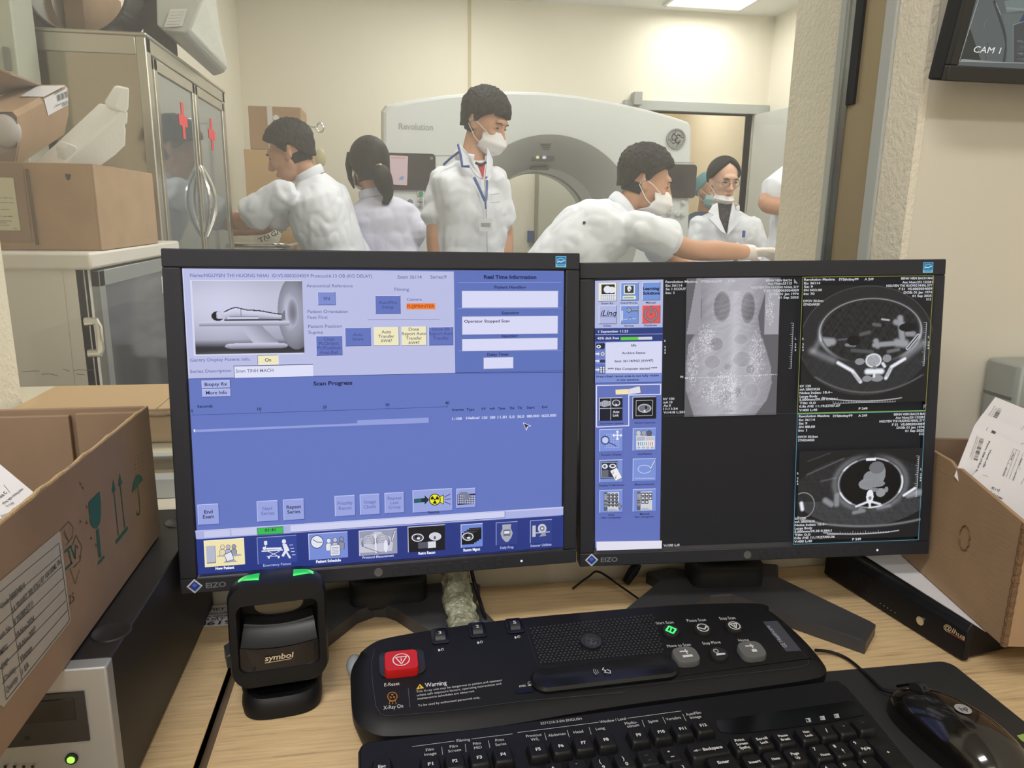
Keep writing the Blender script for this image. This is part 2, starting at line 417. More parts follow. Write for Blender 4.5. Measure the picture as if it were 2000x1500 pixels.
# near door frame + leaf
M_doorf = mat('door_frame_grey', S(178, 182, 178), .45)
b = MB(); b.box((DX0-.06, YB-.03, 0), (DX0, YB+.13, DZ)).box((DX1, YB-.03, 0), (DX1+.05, YB+.13, DZ)).box((DX0-.12, YB-.05, DZ), (DX1+.12, YB+.13, DZ+.07)); struct(b.build('door_1', M_doorf))
hx, hy = DX1+.02, YB-.04; ang = math.radians(-84)
M4 = Matrix.Translation((hx, hy, 0))@Matrix.Rotation(ang, 4, 'Z')
b = MB(); b.box((0, -.02, .01), (.98, .02, DZ-.005), M4); dl = struct(b.build('door_1', mat('door_leaf_grey', S(205, 208, 204), .4)))
b = MB(); b.tube([M4@Vector((.9, -.05, 1.0)), M4@Vector((.78, -.05, 1.0))], .01); b.tube([M4@Vector((.9, -.02, 1.0)), M4@Vector((.9, -.055, 1.0))], .01); h = b.build('door_handle', M_chrome); h.parent = dl
# closed door seen through the scanner's bore
a0 = WY(1049, 430, YB)[0]
b = MB(); b.box((a0, YB-.02, 0), (a0+.55, YB, 1.95)); d2 = struct(b.build('door_2', mat('service_door_grey', S(200, 200, 184), .5)))
b = MB(); b.box((a0-.025, YB-.03, 0), (a0, YB, 2.0)); e = b.build('door_frame', mat('service_frame', S(150, 146, 120), .5)); e.parent = d2
b = MB(); q = WY(1038, 462, YB-.03); b.box((q[0]-.03, YB-.03, q[2]-.045), (q[0]+.02, YB-.004, q[2]+.045)); h = b.build('door_lock', pmat(70, 90, 140)); h.parent = d2
# ---- observation window: metal frame, track, sash edge, glass
b = MB(); b.cm = 0
def ring_frame(b, y0, y1, t, z0=OZ0, s=.003):
    b.box((OX0+.004, y0, z0), (OX0+.004+s, y1, OZ1)).box((OX1-.004-s, y0, z0), (OX1-.004, y1, OZ1)).box((OX0+.004, y0, z0+.004), (OX1-.004, y1, z0+t+.004)).box((OX0+.004, y0, OZ1-t), (OX1-.004, y1, OZ1))
ring_frame(b, .912, .935, .026, s=.005); ring_frame(b, 1.022, 1.037, .02, s=.005)
win = struct(b.build('window_1', M_frame, bevel=.0015))
b = MB(); ring_frame(b, .935, 1.0, .008, s=.002)
e = b.build('window_track', mat('track_tan', S(176, 160, 128), .35, .35, bump=(30, .08, (1, 1, .05)))); e.parent = win
b = MB(); ring_frame(b, .999, 1.022, .018, s=.004)
e = b.build('sash_frame', mat('polished_sash', S(150, 152, 150), .16, .9)); e.parent = win
b = MB(); z0 = WX(1678, 200, OX1-.008)[2]; b.box((OX1-.0105, .981, z0), (OX1-.0055, .998, OZ1)); e = b.build('gasket', M_blackm); e.parent = win
# glass pane; its reflection haze is put in as a faint white diffuse
m = bpy.data.materials.new('hazed_glass'); m.use_nodes = True; nt = m.node_tree; nt.nodes.clear()
out = nt.nodes.new('ShaderNodeOutputMaterial'); tr = nt.nodes.new('ShaderNodeBsdfTransparent'); gl = nt.nodes.new('ShaderNodeBsdfGlossy'); gl.inputs['Roughness'].default_value = .02
df = nt.nodes.new('ShaderNodeBsdfDiffuse'); df.inputs[0].default_value = (.9, .9, .9, 1); fr = nt.nodes.new('ShaderNodeFresnel'); fr.inputs[0].default_value = 1.45
tr.inputs[0].default_value = (.97, .98, .97, 1)
m1 = nt.nodes.new('ShaderNodeMixShader'); m1.inputs[0].default_value = .055; nt.links.new(tr.outputs[0], m1.inputs[1]); nt.links.new(df.outputs[0], m1.inputs[2])
m2 = nt.nodes.new('ShaderNodeMixShader'); nt.links.new(fr.outputs[0], m2.inputs[0]); nt.links.new(m1.outputs[0], m2.inputs[1]); nt.links.new(gl.outputs[0], m2.inputs[2])
nt.links.new(m2.outputs[0], out.inputs[0]); M_glass = m
b = MB(); b.box((OX0+.008, 1.010, OZ0+.02), (OX1-.008, 1.016, OZ1-.01)); e = b.build('glass_pane', M_glass); e.parent = win
# ledge on the far side of the window
b = MB(); b.box((OX0-.2, 1.04, .83), (OX1+.1, 1.5, .878)); struct(b.build('trim_4', mat('ledge_cream', S(224, 216, 192), .5)))
# ceiling lights
def ceiling_light(x, y, z, sx, sy, label, grp):
    t = thing('ceiling_light', label, 'ceiling light', (x, y, z), group=grp)
    b = MB()
    for s in (-1, 1):
        b.box((s*sx/2-.012, -sy/2-.012, -.02), (s*sx/2+.012, sy/2+.012, 0)).box((-sx/2, s*sy/2-.012, -.02), (sx/2, s*sy/2+.012, 0))
    b.build('frame', M_white, t)
    b = MB(); b.box((-sx/2, -sy/2, -.012), (sx/2, sy/2, -.002)); b.build('diffuser', mat('lit_diffuser', (.9, .9, .9, 1), .5, emis=((1, .98, .94, 1), 2.2)), t)
for i, (x, y) in enumerate(SCAN_LIGHTS):
    ceiling_light(x, y, ZC, .62, .62, 'lit square ceiling panel above the far doorway' if i == 0 else 'lit square ceiling panel over the scanner room floor', None if i == 0 else 'scanner room ceiling panels')
for x, y in CTRL_LIGHTS: ceiling_light(x, y, 2.7, 1.2, .3, 'long lit ceiling light above the control desk', 'control room ceiling lights')

# ---------------------------------------------------------------- desks
def desk(name, label, x0, x1, legs):
    t = thing(name, label, 'desk', ((x0+x1)/2, .5, 0))
    o = t.location
    b = MB(); b.box((x0-o.x, .08-o.y, .725), (x1-o.x, WY0-.003-o.y, .75)); b.build('desktop', M_wood, t, bevel=.0012)
    b = MB()
    b.box((x0-o.x, .078-o.y, .7245), (x0-o.x+.0018, WY0-.003-o.y, .7503)); b.box((x1-o.x-.0018, .078-o.y, .7245), (x1-o.x, WY0-.003-o.y, .7503)); b.box((x0-o.x, .078-o.y, .7245), (x1-o.x, .0801-o.y, .7503))
    b.build('edge_band', M_woodedge, t)
    if x1 < 0: b = MB(); b.box((x1-o.x, .09-o.y, .70), (x1+.0115-o.x, .84-o.y, .737)); b.build('joint_strip', mat('joint_brown', S(112, 92, 72), .6), t)
    for lx in legs:
        b = MB(); b.box((lx-o.x-.012, .14-o.y, 0), (lx-o.x+.012, .83-o.y, .725)); b.build('side_panel', M_wood, t)
desk('desk', 'light oak laminate desk under the two monitors and the scan console', -.163, .832, (-.14, .81))
desk('desk', 'light oak laminate side desk under the black computer case', -1.3, -.1745, (-1.28, -.20))
# ---------------------------------------------------------------- monitors
SWH, SHH = .3763/2, .3011/2
def monitor(C0, yaw, tilt, roll, label, press):
    u = Vector((math.cos(yaw), math.sin(yaw), 0)); n = Vector((-math.sin(yaw), math.cos(yaw), 0))
    v = math.cos(tilt)*Vector((0, 0, 1))+math.sin(tilt)*n
    u2 = math.cos(roll)*u+math.sin(roll)*v; v2 = -math.sin(roll)*u+math.cos(roll)*v
    nn = u2.cross(v2)                      # towards the viewer
    t = thing('monitor', label, 'monitor', (C0[0]+n.x*.07, C0[1]+n.y*.07, .75), (0, 0, yaw))
    inv = t.matrix_world.inverted()
    F = inv@frame(C0, u2, v2, nn)
    L, Rr, T, Bm = SWH+.0175, SWH+.0165, SHH+.0185, SHH+.0195
    b = MB()    # bezel: four bars around the screen with a chamfered inner lip
    z0, z1 = -.018, .004
    b.box((-L, SHH+.001, z0), (Rr, T, z1), F).box((-L, -Bm, z0), (Rr, -SHH-.004, z1), F)
    b.box((-L, -SHH-.004, z0), (-SWH-.0012, SHH+.001, z1), F).box((SWH+.0012, -SHH-.004, z0), (Rr, SHH+.001, z1), F)
    b.build('bezel', M_bezel, t, bevel=.0012)
    b = MB(); b.add([(-SWH-.0012, -SHH-.004, .0038), (SWH+.0012, -SHH-.004, .0038), (SWH+.0005, -SHH-.0003, .0002), (-SWH-.0005, -SHH-.0003, .0002)], [(0, 1, 2, 3)], F)
    b.box((-SWH-.001, -SHH-.004, -.004), (SWH+.001, SHH+.001, -.0002), F); b.build('screen_lip', mat('bezel_lip', (.035, .035, .042, 1), .35), t)
    b = MB()
    b.box((-L+.002, -Bm+.002, -.036), (Rr-.002, T-.002, -.018), F)
    b.add([(-.15, -.13, -.036), (.15, -.13, -.036), (.15, .11, -.036), (-.15, .11, -.036), (-.11, -.10, -.062), (.11, -.10, -.062), (.11, .08, -.062), (-.11, .08, -.062)], [(0,3,2,1),(4,5,6,7),(0,1,5,4),(1,2,6,5),(2,3,7,6),(3,0,4,7)], F)
    b.build('back_cover', M_blackm, t, bevel=.003)
    if press:   # ribbed side vents
        pass
    # buttons along the lower bezel
    for k in range(8):
        x = -.012+k*.0185
        r = .0046
        b = MB(); b.lathe((x, -SHH-.0125, .0036), [(0.0001, 0), (r, 0), (r, .0007), (r*.9, .0009), (r*.84, .0005), (0.0001, .0004)], 24, F)
        b.build('sensor' if k == 0 else 'power_button' if k == 7 else 'button', mat('sensor_grey', S(92, 92, 92), .4) if k == 0 else M_bezel, t)
    b = MB(); b.ell((.142, -SHH-.0125, .0042), (.0013, .0013, .0005), F); b.build('power_light', emat(235, 235, 245), t)
    # logo and rating sticker
    g = Gfx(tuple(t.matrix_world@F@Vector((0, 0, .0042))), u2, v2)
    cx, cy = -SWH-.004, -SHH-.0115
    d = lambda r, col, ox=0, oy=0: g.poly([(cx+ox-r, cy+oy), (cx+ox, cy+oy-r), (cx+ox+r, cy+oy), (cx+ox, cy+oy+r)], col, px=False)
    d(.0075, (210, 214, 222)); g.poly([(cx-.0066, cy), (cx, cy-.0066), (cx-.001, cy-.0056), (cx-.0056, cy)], (214, 96, 90), px=False)
    g.poly([(cx, cy-.0066), (cx+.0066, cy), (cx+.0056, cy), (cx, cy-.0056)], (90, 180, 190), px=False)
    d(.0054, (32, 56, 150)); d(.0026, (80, 110, 200), 0, .001)
    g.text('EIZO', cx+.0105, cy-.0028, cx+.0295, .0052, (120, 124, 130), .02, px=False)
    g.build('logo', t); g = Gfx(tuple(t.matrix_world@F@Vector((0, 0, .0042))), u2, v2)
    sx, sy = SWH-.0045, SHH+.0095; s = .0058
    g.rect(sx-s, sy-s, sx+s, sy+s, (130, 205, 240), px=False); g.rect(sx-s*.9, sy-s*.45, sx+s*.9, sy+s*.9, (20, 130, 200), px=False)
    g.ell(sx, sy+s*.1, s*.7, s*.5, (190, 230, 250), px=False, a0=.1, a1=PI-.1, ring=.0007)
    g.line([(sx-s*.7, sy-.0006), (sx-s*.3, sy+.0004), (sx, sy-.0004), (sx+s*.3, sy+.0006), (sx+s*.7, sy+.0012)], .0009, (235, 248, 255), px=False)
    g.rect(sx-s*.7, sy-s*.75, sx+s*.7, sy-s*.55, (60, 150, 200), px=False)
    g.build('energy_sticker', t)
    return t, u2, v2, nn
def Lc(a): return np.array(a)
LM, lu, lv, ln = monitor((-.0078, .7472, 1.0042), math.radians(3.4177), math.radians(5.666), math.radians(-.4719), 'left flat monitor showing a blue scan progress page', 0)
RM, ru, rv, rn = monitor((.4062, .7504, .9961), math.radians(-5.1708), math.radians(5.7655), math.radians(1.1211), 'right flat monitor showing grey body scan pictures', 1)

# stands (a base with four splayed feet, a column and a hinge)
def stand(t, poly, col_xy, top_z, hump):
    inv = t.matrix_world.inverted()
    b = MB(); P = [tuple(inv@Vector((x, y, .75))) for x, y in poly]
    o = b
    n = len(P); c = inv@Vector((hump[0], hump[1], .75))
    r0 = [(p[0], p[1], .0005) for p in P]; r1 = [(p[0], p[1], .014) for p in P]
    r2 = [(c.x+(p[0]-c.x)*.965, c.y+(p[1]-c.y)*.965, .0165) for p in P]
    o.rings([r0, r1, r2], True); o.build('stand_base', mat('stand_grey', (.045, .045, .05, 1), .42, bump=(1500, .1, None, .0003)), t)
    q = inv@Vector((col_xy[0], col_xy[1], .75))
    b = MB(); b.rbox((q.x-.045, q.y-.028, .01), (q.x+.045, q.y+.022, .045), .012); b.build('stand_foot', M_blackm, t, bevel=.004)
    b = MB(); b.rbox((q.x-.033, q.y-.012, .04), (q.x+.033, q.y+.022, top_z-.75), .008); b.build('stand_column', M_blackm, t, bevel=.003)
    b = MB(); b.cyl((q.x-.03, q.y-.012, top_z-.77), .017, .06, (1, 0, 0)); b.build('hinge', M_blackm, t)
Lp = [(-.182, .737), (-.175, .716), (-.085, .728), (-.047, .785), (-.028, .797), (-.014, .794), (-.003, .785), (.038, .726), (.088, .688), (.135, .716), (.111, .733), (.087, .80), (.10, .832), (.075, .842), (.0, .835), (-.075, .843), (-.105, .832), (-.098, .80), (-.12, .772)]
stand(LM, Lp, (-.012, .822), .985, (-.015, .80))
Rp = [(.247, .739), (.29, .70), (.327, .737), (.371, .765), (.398, .765), (.431, .725), (.498, .649), (.532, .681), (.478, .80), (.495, .832), (.46, .842), (.40, .825), (.345, .842), (.315, .835), (.325, .812)]
stand(RM, Rp, (.405, .808), .98, (.40, .79))

# ---------------------------------------------------------------- left screen
G = Gfx((-.0078, .7472, 1.0042), lu, lv, glow=True)
BL, BD, LAV, NAVY = (99, 117, 190), (62, 76, 150), (184, 188, 226), (38, 54, 128)
LGT, TXT, GT, CREAM = (160, 172, 226), (28, 32, 74), (108, 112, 168), (236, 230, 192)
G.rect(-SWH, -SHH, SWH, SHH, BL, px=False)
# upper strip lighter, lower darker bands of the interface
G.c = (350, 500, 3.636)
G.poly([(25, 88), (1950, 110), (1960, 830), (70, 872)], LAV)
G.line([(25, 90), (70, 870)], 8, (206, 208, 240))
G.poly([(1950, 108), (2732, 118), (2722, 825), (1962, 830)], (92, 112, 184))
G.line([(70, 872), (1960, 832), (2722, 826)], 4, (44, 58, 120))
def T3(s, x, y, x2, h, col=GT, b=.012): G.text(s, x, y, x2, h, col, b)
T3('Name:NGUYEN THI HUONG NHAI  ID:VS.0003034059 Protocol:6.13 OB (KO DELAY)', 78, 148, 1370, 24)
T3('Exam 36114', 1552, 160, 1722, 24); T3('Series:9', 1784, 160, 1898, 24)
# patient picture
G.rect(76, 170, 882, 696, (212, 214, 236))
def pic(X, Y):
    u = (X-90)/800; v = (Y-176)/510
    g = .62+.28*np.sin(np.clip(v*1.1+.25, 0, 1.4)*2.6)-.55*np.clip((v-.80)/.12, 0, 1)+.25*np.clip((v-.93)/.07, 0, 1)
    g = np.clip(g+.04*np.sin(u*6), .12, .95)
    def E(cx, cy, rx, ry): return ((X-cx)/rx)**2+((Y-cy)/ry)**2
    e = E(835, 400, 135, 262); g = np.where(e < 1, .42+.30*np.clip(1-e, 0, 1)+.2*np.clip((X-780)/100, -1, 1)*-.5, g)
    e2 = E(790, 395, 58, 140); g = np.where(e2 < 1, .86-.25*e2, g); e3 = E(812, 395, 42, 108); g = np.where(e3 < 1, .40+.35*e3, g)
    inb = (Y > 455) & (Y < 488) & (X > 125) & (X < 785); g = np.where(inb, .92-.45*np.clip((Y-462)/28, 0, 1), g)
    leg = (Y > 486) & (Y < 620) & (X > 410+(Y-486)*.80) & (X < 575+(Y-486)*1.0); g = np.where(leg & ~inb, .80-.25*np.clip((X-430-(Y-486))/150, 0, 1), g)
    base = (np.abs(Y-632) < 20*np.sqrt(np.clip(1-((X-535)/232)**8, 0, 1))); g = np.where(base, .9-.5*np.clip((Y-618)/32, 0, 1), g)
    # body
    top = 402-34*np.exp(-((X-385)/70)**2)-20*np.exp(-((X-520)/120)**2)+8*np.clip((X-600)/120, 0, 1); bot = np.full_like(X, 449.)
    body = (X > 308) & (X < 728) & (Y > top) & (Y < bot); g = np.where(body, .98-.62*np.clip((Y-top)/(bot-top), 0, 1)**2, g)
    arm = (np.abs(Y-434) < 9) & (X > 330) & (X < 556); g = np.where(arm, .93, g); g = np.where((np.abs(np.abs(Y-434)-10) < 2) & (X > 345) & (X < 556), .25, g)
    ln = (X > 306) & (X < 730) & ((np.abs(Y-top) < 4) | (np.abs(Y-bot) < 3)); g = np.where(ln, .06, g)
    g = np.where((np.abs(X-430) < 2.5) & (Y > top) & (Y < 420), .2, g)
    hd = E(262, 420, 46, 34); g = np.where(hd < 1, .06, g); g = np.where((E(274, 414, 32, 25) < 1) & (X > 252), .9, g); g = np.where((np.abs(X-262) < 7) & (np.abs(Y-422) < 10), .8, g); g = np.where(E(270, 392, 7, 7) < 1, .9, g)
    g = np.where((np.abs(X-303) < 15) & (np.abs(Y-424) < 16), .85, g)
    ft = (X > 726) & (X < 754) & (Y > 376+(754-X)*1.4) & (Y < 448); g = np.where(ft, .40, g)
    g = np.clip(g, 0, 1)**1.5
    return np.stack([g*.66, g*.67, g*.86], -1)
G.image(90, 176, 890, 686, 210, 140, pic)
T3('Anatomical Reference', 904, 222, 1232, 22); T3('Patient Orientation', 912, 405, 1198, 22); T3('Feet First', 912, 446, 1056, 22)
T3('Patient Position', 916, 510, 1156, 22); T3('Supine', 918, 552, 1022, 22); T3('Filming', 1528, 247, 1632, 22); T3('Camera', 1617, 318, 1722, 20)
T3('Gantry Display Patient Info.', 78, 750, 508, 22); T3('Series Description', 78, 830, 370, 22)
def button(x0, y0, x1, y1, face, lines=(), tc=GT, h=22, dy=32, bw=3, yo=0, tb=.015, lt=(206, 210, 244), dk=(52, 62, 128)):
    G.rect(x0, y0, x1, y1, dk); G.rect(x0, y0, x1-bw, y1-bw, lt); G.rect(x0+bw, y0+bw, x1-bw, y1-bw, face)
    n = len(lines); cy = (y0+y1)/2+yo-(n-1)*dy/2+h/2
    for i, (s, wd) in enumerate(lines): G.text(s, (x0+x1)/2-wd/2, cy+i*dy, (x0+x1)/2+wd/2, h, tc, tb)
DB = (96, 114, 188)
button(982, 254, 1112, 349, (122, 138, 204), [('SN', 44)], (70, 78, 140))
button(1390, 280, 1573, 411, DB, [('AutoFilm', 130), ('Setup', 84)], (70, 78, 140))
G.rect(1614, 336, 1818, 378, (240, 128, 40)); T3('FUJIPRINTER', 1618, 368, 1812, 22, (170, 60, 20), .02)
G.line([(1340, 453), (1848, 451)], 3, (130, 130, 170))
button(970, 568, 1160, 705, DB, [('Copy', 76), ('Pt.Orient.', 144), ('Pt.Position', 166), ('Anat.Ref.', 134)], (70, 78, 140))
button(1176, 508, 1363, 639, DB, [('Auto', 70), ('Store', 78)], (70, 78, 140))
button(1380, 504, 1562, 636, CREAM, [('Auto', 68), ('Transfer', 114), ('AW47', 82)], (110, 106, 108))
button(1576, 500, 1757, 634, CREAM, [('Dose', 74), ('Report Auto', 170), ('Transfer', 114), ('AW47', 82)], (110, 106, 108))
button(1770, 504, 1946, 633, DB, [('Dose SR', 122), ('Report Auto', 166), ('Transfer', 114)], (70, 78, 140), yo=-18)
button(556, 704, 708, 770, CREAM, [('On', 44)], (60, 56, 90), 24, dk=(238, 236, 210), lt=(70, 70, 100))
G.rect(388, 778, 953, 852, (70, 74, 120)); G.rect(392, 783, 953, 852, (220, 222, 246)); T3('5mm TINH MACH', 404, 828, 670, 24, (120, 118, 150))
button(160, 884, 366, 936, (168, 178, 228), [('Biopsy Rx', 160)], (20, 24, 70), 24); button(164, 944, 370, 996, (168, 178, 228), [('More Info', 148)], (20, 24, 70), 24)
T3('Scan Progress', 954, 918, 1230, 27, (16, 20, 60), .03)
# right info panel
G.c = (850, 500, 4.1655)
def T4(s, x, y, x2, h, col=(22, 30, 78), b=.02): G.text(s, x, y, x2, h, col, b)
T4('Real Time Information', 394, 184, 820, 29, b=.035); T4('Patient Handling', 480, 264, 734, 23); T4('Scanning', 538, 474, 680, 23)
T4('Injecting', 540, 661, 668, 23); T4('Delay Timer', 422, 812, 598, 23)
for y in (216, 427, 770, ): G.line([(180, y), (1024, y-2)], 2.5, (150, 160, 214))
WB = (214, 216, 244)
for r in ((218, 287, 992, 415), (220, 495, 990, 627), (220, 678, 988, 757), (394, 829, 629, 909)):
    G.rect(r[0]-3, r[1]-3, r[2]+3, r[3]+3, (206, 204, 214)); G.rect(*r, WB)
T4('Operator Stopped Scan', 234, 541, 602, 22, (40, 40, 70)); G.line([(165, 948), (1035, 931)], 3, (50, 64, 130))
for s, x, y, x2 in (('Images', 137, 1258, 230), ('Type', 252, 1256, 316), ('kV', 376, 1250, 410), ('mA', 442, 1248, 484), ('Time', 508, 1248, 566), ('Thk', 600, 1245, 644), ('Tilt', 666, 1243, 704), ('Start', 742, 1240, 806), ('End', 865, 1236, 908)): T4(s, x, y, x2, 20, (20, 26, 74))
for s, x, y, x2 in (('1-108', 136, 1332, 214), ('Helical', 250, 1326, 356), ('120', 377, 1323, 422), ('280', 441, 1321, 486), ('11.81', 504, 1319, 578), ('5.0', 598, 1316, 642), ('S0.0', 664, 1314, 720), ('I88.000', 742, 1311, 844), ('I623.000', 862, 1307, 980)): T4(s, x, y, x2, 20, (206, 210, 240), .03)
G.poly([(708, 1350), (778, 1380), (750, 1388), (738, 1418)], (226, 228, 246)); G.poly([(716, 1357), (766, 1380), (744, 1384), (736, 1406)], (30, 34, 60))
# progress chart and lower part
G.c = (350, 780, 2.5316)
def T5(s, x, y, x2, h, col=(20, 26, 74), b=.02): G.text(s, x, y, x2, h, col, b)
T5('Seconds', 92, 40, 168, 14); 
for s, x, y in (('0', 62, 62), ('10', 388, 53), ('20', 710, 43), ('30', 1019, 32), ('40', 1314, 23)): T5(s, x, y, x+(9 if s == '0' else 20), 14)
G.line([(70, 76), (1324, 35)], 2, (40, 50, 110))
for x, y in ((70, 70), (402, 60), (722, 50), (1032, 40), (1324, 30)): G.line([(x, y-3), (x, y+6)], 2, (40, 50, 110))
G.poly([(74, 148), (880, 116), (880, 101), (1232, 88), (1232, 114), (880, 127), (78, 160)], (144, 156, 218)); G.poly([(74, 146), (81, 146), (81, 159), (75, 159)], (240, 240, 236))
def b5(x0, y0, x1, y1, lines, tc, h=17, dy=24): button(x0, y0, x1, y1, (150, 162, 222), lines, tc, h, dy, 3, lt=(196, 204, 246), dk=(70, 84, 156))
NB, GB = (18, 20, 56), (104, 114, 180)
b5(92, 517, 203, 613, [('End', 42), ('Exam', 54)], NB); b5(384, 500, 494, 597, [('Next', 48), ('Series', 64)], GB); b5(514, 492, 622, 590, [('Repeat', 72), ('Series', 64)], NB)
b5(768, 474, 873, 571, [('Priority', 76), ('Recon', 64)], GB); b5(892, 467, 994, 564, [('Image', 58), ('Check', 62)], GB); b5(1014, 459, 1114, 556, [('Repeat', 68), ('Last', 40), ('Group', 60)], GB, 15, 22)
b5(1152, 446, 1352, 546, [], NB); b5(1368, 438, 1465, 530, [], NB)
T5('Resume', 1230, 561, 1284, 12)
G.poly([(1160, 488), (1212, 484), (1212, 470), (1234, 492), (1212, 516), (1212, 504), (1160, 508)], (10, 40, 44)); G.poly([(1162, 489), (1196, 487), (1196, 504), (1162, 507)], (20, 96, 96))
G.poly([(1282, 478), (1306, 466), (1306, 516), (1282, 502)], (20, 20, 10)); G.poly([(1285, 480), (1303, 471), (1303, 511), (1285, 500)], (232, 226, 40))
G.ell(1262, 491, 29, 29, (14, 14, 10)); G.ell(1262, 491, 25, 25, (236, 230, 40))
for a in (0, 2.094, 4.189):
    a0 = a+PI/2-.5; G.poly([(1262+7*math.cos(a0), 491+7*math.sin(a0))]+[(1262+21*math.cos(a0+k*.25), 491+21*math.sin(a0+k*.25)) for k in range(5)]+[(1262+7*math.cos(a0+1), 491+7*math.sin(a0+1))], (14, 14, 10))
G.ell(1262, 491, 4.5, 4.5, (14, 14, 10))
for p in (((1310, 478), (1338, 464)), ((1312, 490), (1340, 488)), ((1311, 502), (1338, 514))): G.line(p, 3, (14, 14, 20))
G.rect(1373, 466, 1461, 512, (30, 32, 60))
for i in range(10):
    for j in range(4): G.rect(1376+i*8.7, 469+j*11, 1382+i*8.7, 477+j*11, (190, 196, 226))
G.poly([(1374, 466), (1390, 452), (1420, 452), (1436, 470), (1420, 492), (1404, 486), (1410, 470)], (120, 126, 150))
# status strip
G.poly([(84, 644), (1893, 526), (1893, 566), (88, 684)], (170, 176, 224))
G.line([(84, 644), (1893, 526)], 3, (212, 214, 244))
for r in ((124, 642, 256, 676), (258, 636, 386, 668), (552, 606, 1606, 600)):
    pass
G.poly([(126, 645), (254, 637), (255, 668), (128, 676)], (196, 200, 234)); G.poly([(260, 636), (384, 628), (385, 660), (262, 667)], (196, 200, 234))
G.poly([(552, 617), (1606, 548), (1606, 577), (552, 650)], (206, 208, 240)); G.line([(552, 650), (1606, 578), (1606, 548)], 2.5, (60, 66, 120)); G.line([(1610, 548), (1893, 530)], 2, (214, 216, 246))
G.poly([(388, 630), (516, 621), (518, 655), (390, 664)], (30, 110, 60)); G.poly([(391, 632), (515, 624), (516, 653), (392, 661)], (56, 186, 84)); T5('01:41', 426, 647, 478, 14, (10, 50, 30))
G.poly([(88, 686), (1893, 568), (1893, 722), (98, 858)], NAVY)
def icon(x0, y0, x1, y1, face, lt=(214, 216, 240)):
    G.rect(x0-3, y0-3, x1+3, y1+3, lt); G.rect(x0, y0, x1+3, y1+3, face)
W_, GY, DK = (226, 228, 240), (160, 164, 186), (24, 26, 44)
def man(x, y, s, col):
    G.poly([(x-15*s, y+52*s), (x-17*s, y+22*s), (x-9*s, y+12*s), (x+9*s, y+12*s), (x+17*s, y+22*s), (x+15*s, y+52*s)], (40, 40, 60)); G.ell(x, y, 12.5*s, 13.5*s, (40, 40, 60), n=16)
    G.poly([(x-13*s, y+51*s), (x-15*s, y+23*s), (x-8*s, y+14*s), (x+8*s, y+14*s), (x+15*s, y+23*s), (x+13*s, y+51*s)], col); G.ell(x, y, 10.5*s, 11.5*s, col, n=16)
icon(128, 694, 326, 804, (238, 226, 176), (250, 244, 214))
G.rect(137, 720, 186, 800, (60, 60, 80)); G.rect(137, 718, 184, 797, (180, 182, 202)); man(218, 722, .9, (226, 214, 180)); man(246, 722, .9, (180, 182, 200)); man(274, 720, .9, (150, 152, 172))
G.poly([(190, 770), (308, 764), (312, 758), (296, 756), (194, 764)], GY); G.poly([(222, 800), (246, 776), (262, 776), (292, 794)], GY); G.poly([(224, 758), (262, 742), (276, 782), (240, 796)], (60, 60, 80)); G.poly([(227, 760), (260, 746), (273, 781), (242, 792)], W_)
T5('New Patient', 184, 834, 276, 13, (244, 246, 255), .035)
icon(389, 678, 582, 790, (52, 72, 152), (150, 158, 206)); G.rect(392, 681, 586, 794, (50, 68, 148))
G.line([(412, 742), (512, 736)], 7, W_); G.ell(424, 728, 9, 8, W_); G.line([(436, 730), (506, 728)], 10, W_); G.line([(440, 742), (498, 770)], 3, W_); G.line([(498, 742), (440, 770)], 3, W_); G.line([(436, 768), (500, 766)], 3, W_)
G.ell(446, 774, 5, 5, W_); G.ell(494, 772, 5, 5, W_); G.line([(430, 722), (430, 694)], 2.5, W_); G.rect(422, 692, 438, 710, W_)
G.ell(520, 694, 10, 11, W_); G.poly([(512, 706), (532, 706), (548, 738), (536, 744), (556, 774), (546, 778), (530, 750), (518, 770), (508, 764), (522, 738)], W_)
for k in range(4): G.line([(548+k*4, 712+k*16), (564+k*4, 711+k*16)], 3, W_)
T5('Emergency Patient', 418, 818, 556, 12, (170, 178, 222), .02)
icon(642, 660, 832, 768, (118, 140, 214)); G.ell(682, 696, 32, 32, DK); G.ell(682, 696, 29, 29, W_); G.line([(682, 697), (662, 684)], 3, DK); G.line([(682, 697), (706, 698)], 3, DK)
man(740, 690, .95, W_); man(771, 686, .95, (190, 192, 208)); man(802, 682, .95, (140, 142, 160)); G.rect(746, 712, 797, 762, (60, 60, 80)); G.rect(748, 714, 795, 760, W_)
for i in range(5): G.line([(754, 724+i*7), (788, 723+i*7)], 2, (90, 90, 120))
T5('Patient Schedule', 678, 799, 800, 13, (244, 246, 255), .035)
icon(890, 644, 1074, 748, (150, 154, 178), (214, 216, 240)); G.poly([(892, 750), (896, 680), (930, 660), (960, 656), (960, 646), (1000, 646), (1004, 656), (1040, 668), (1056, 700), (1050, 740)], (196, 198, 214))
for i in range(6): G.ell(935, 700+i*2, 34-i*1.5, 40-i*6, (110, 112, 136), a0=2.6, a1=6.2, ring=2.2); G.ell(1005, 696+i*2, 34-i*1.5, 40-i*6, (110, 112, 136), a0=3.2, a1=6.7, ring=2.2)
G.line([(968, 660), (972, 748)], 7, (226, 228, 240)); G.line([(914, 720), (990, 746)], 2.5, (60, 62, 80)); G.line([(1066, 640), (1050, 690)], 9, (60, 62, 90)); G.line([(1066, 641), (1051, 688)], 5, W_); G.ell(1020, 716, 10, 30, (226, 228, 240))
T5('Protocol Management', 906, 778, 1060, 12, (200, 206, 236), .02)
icon(1130, 624, 1308, 730, (20, 20, 26))
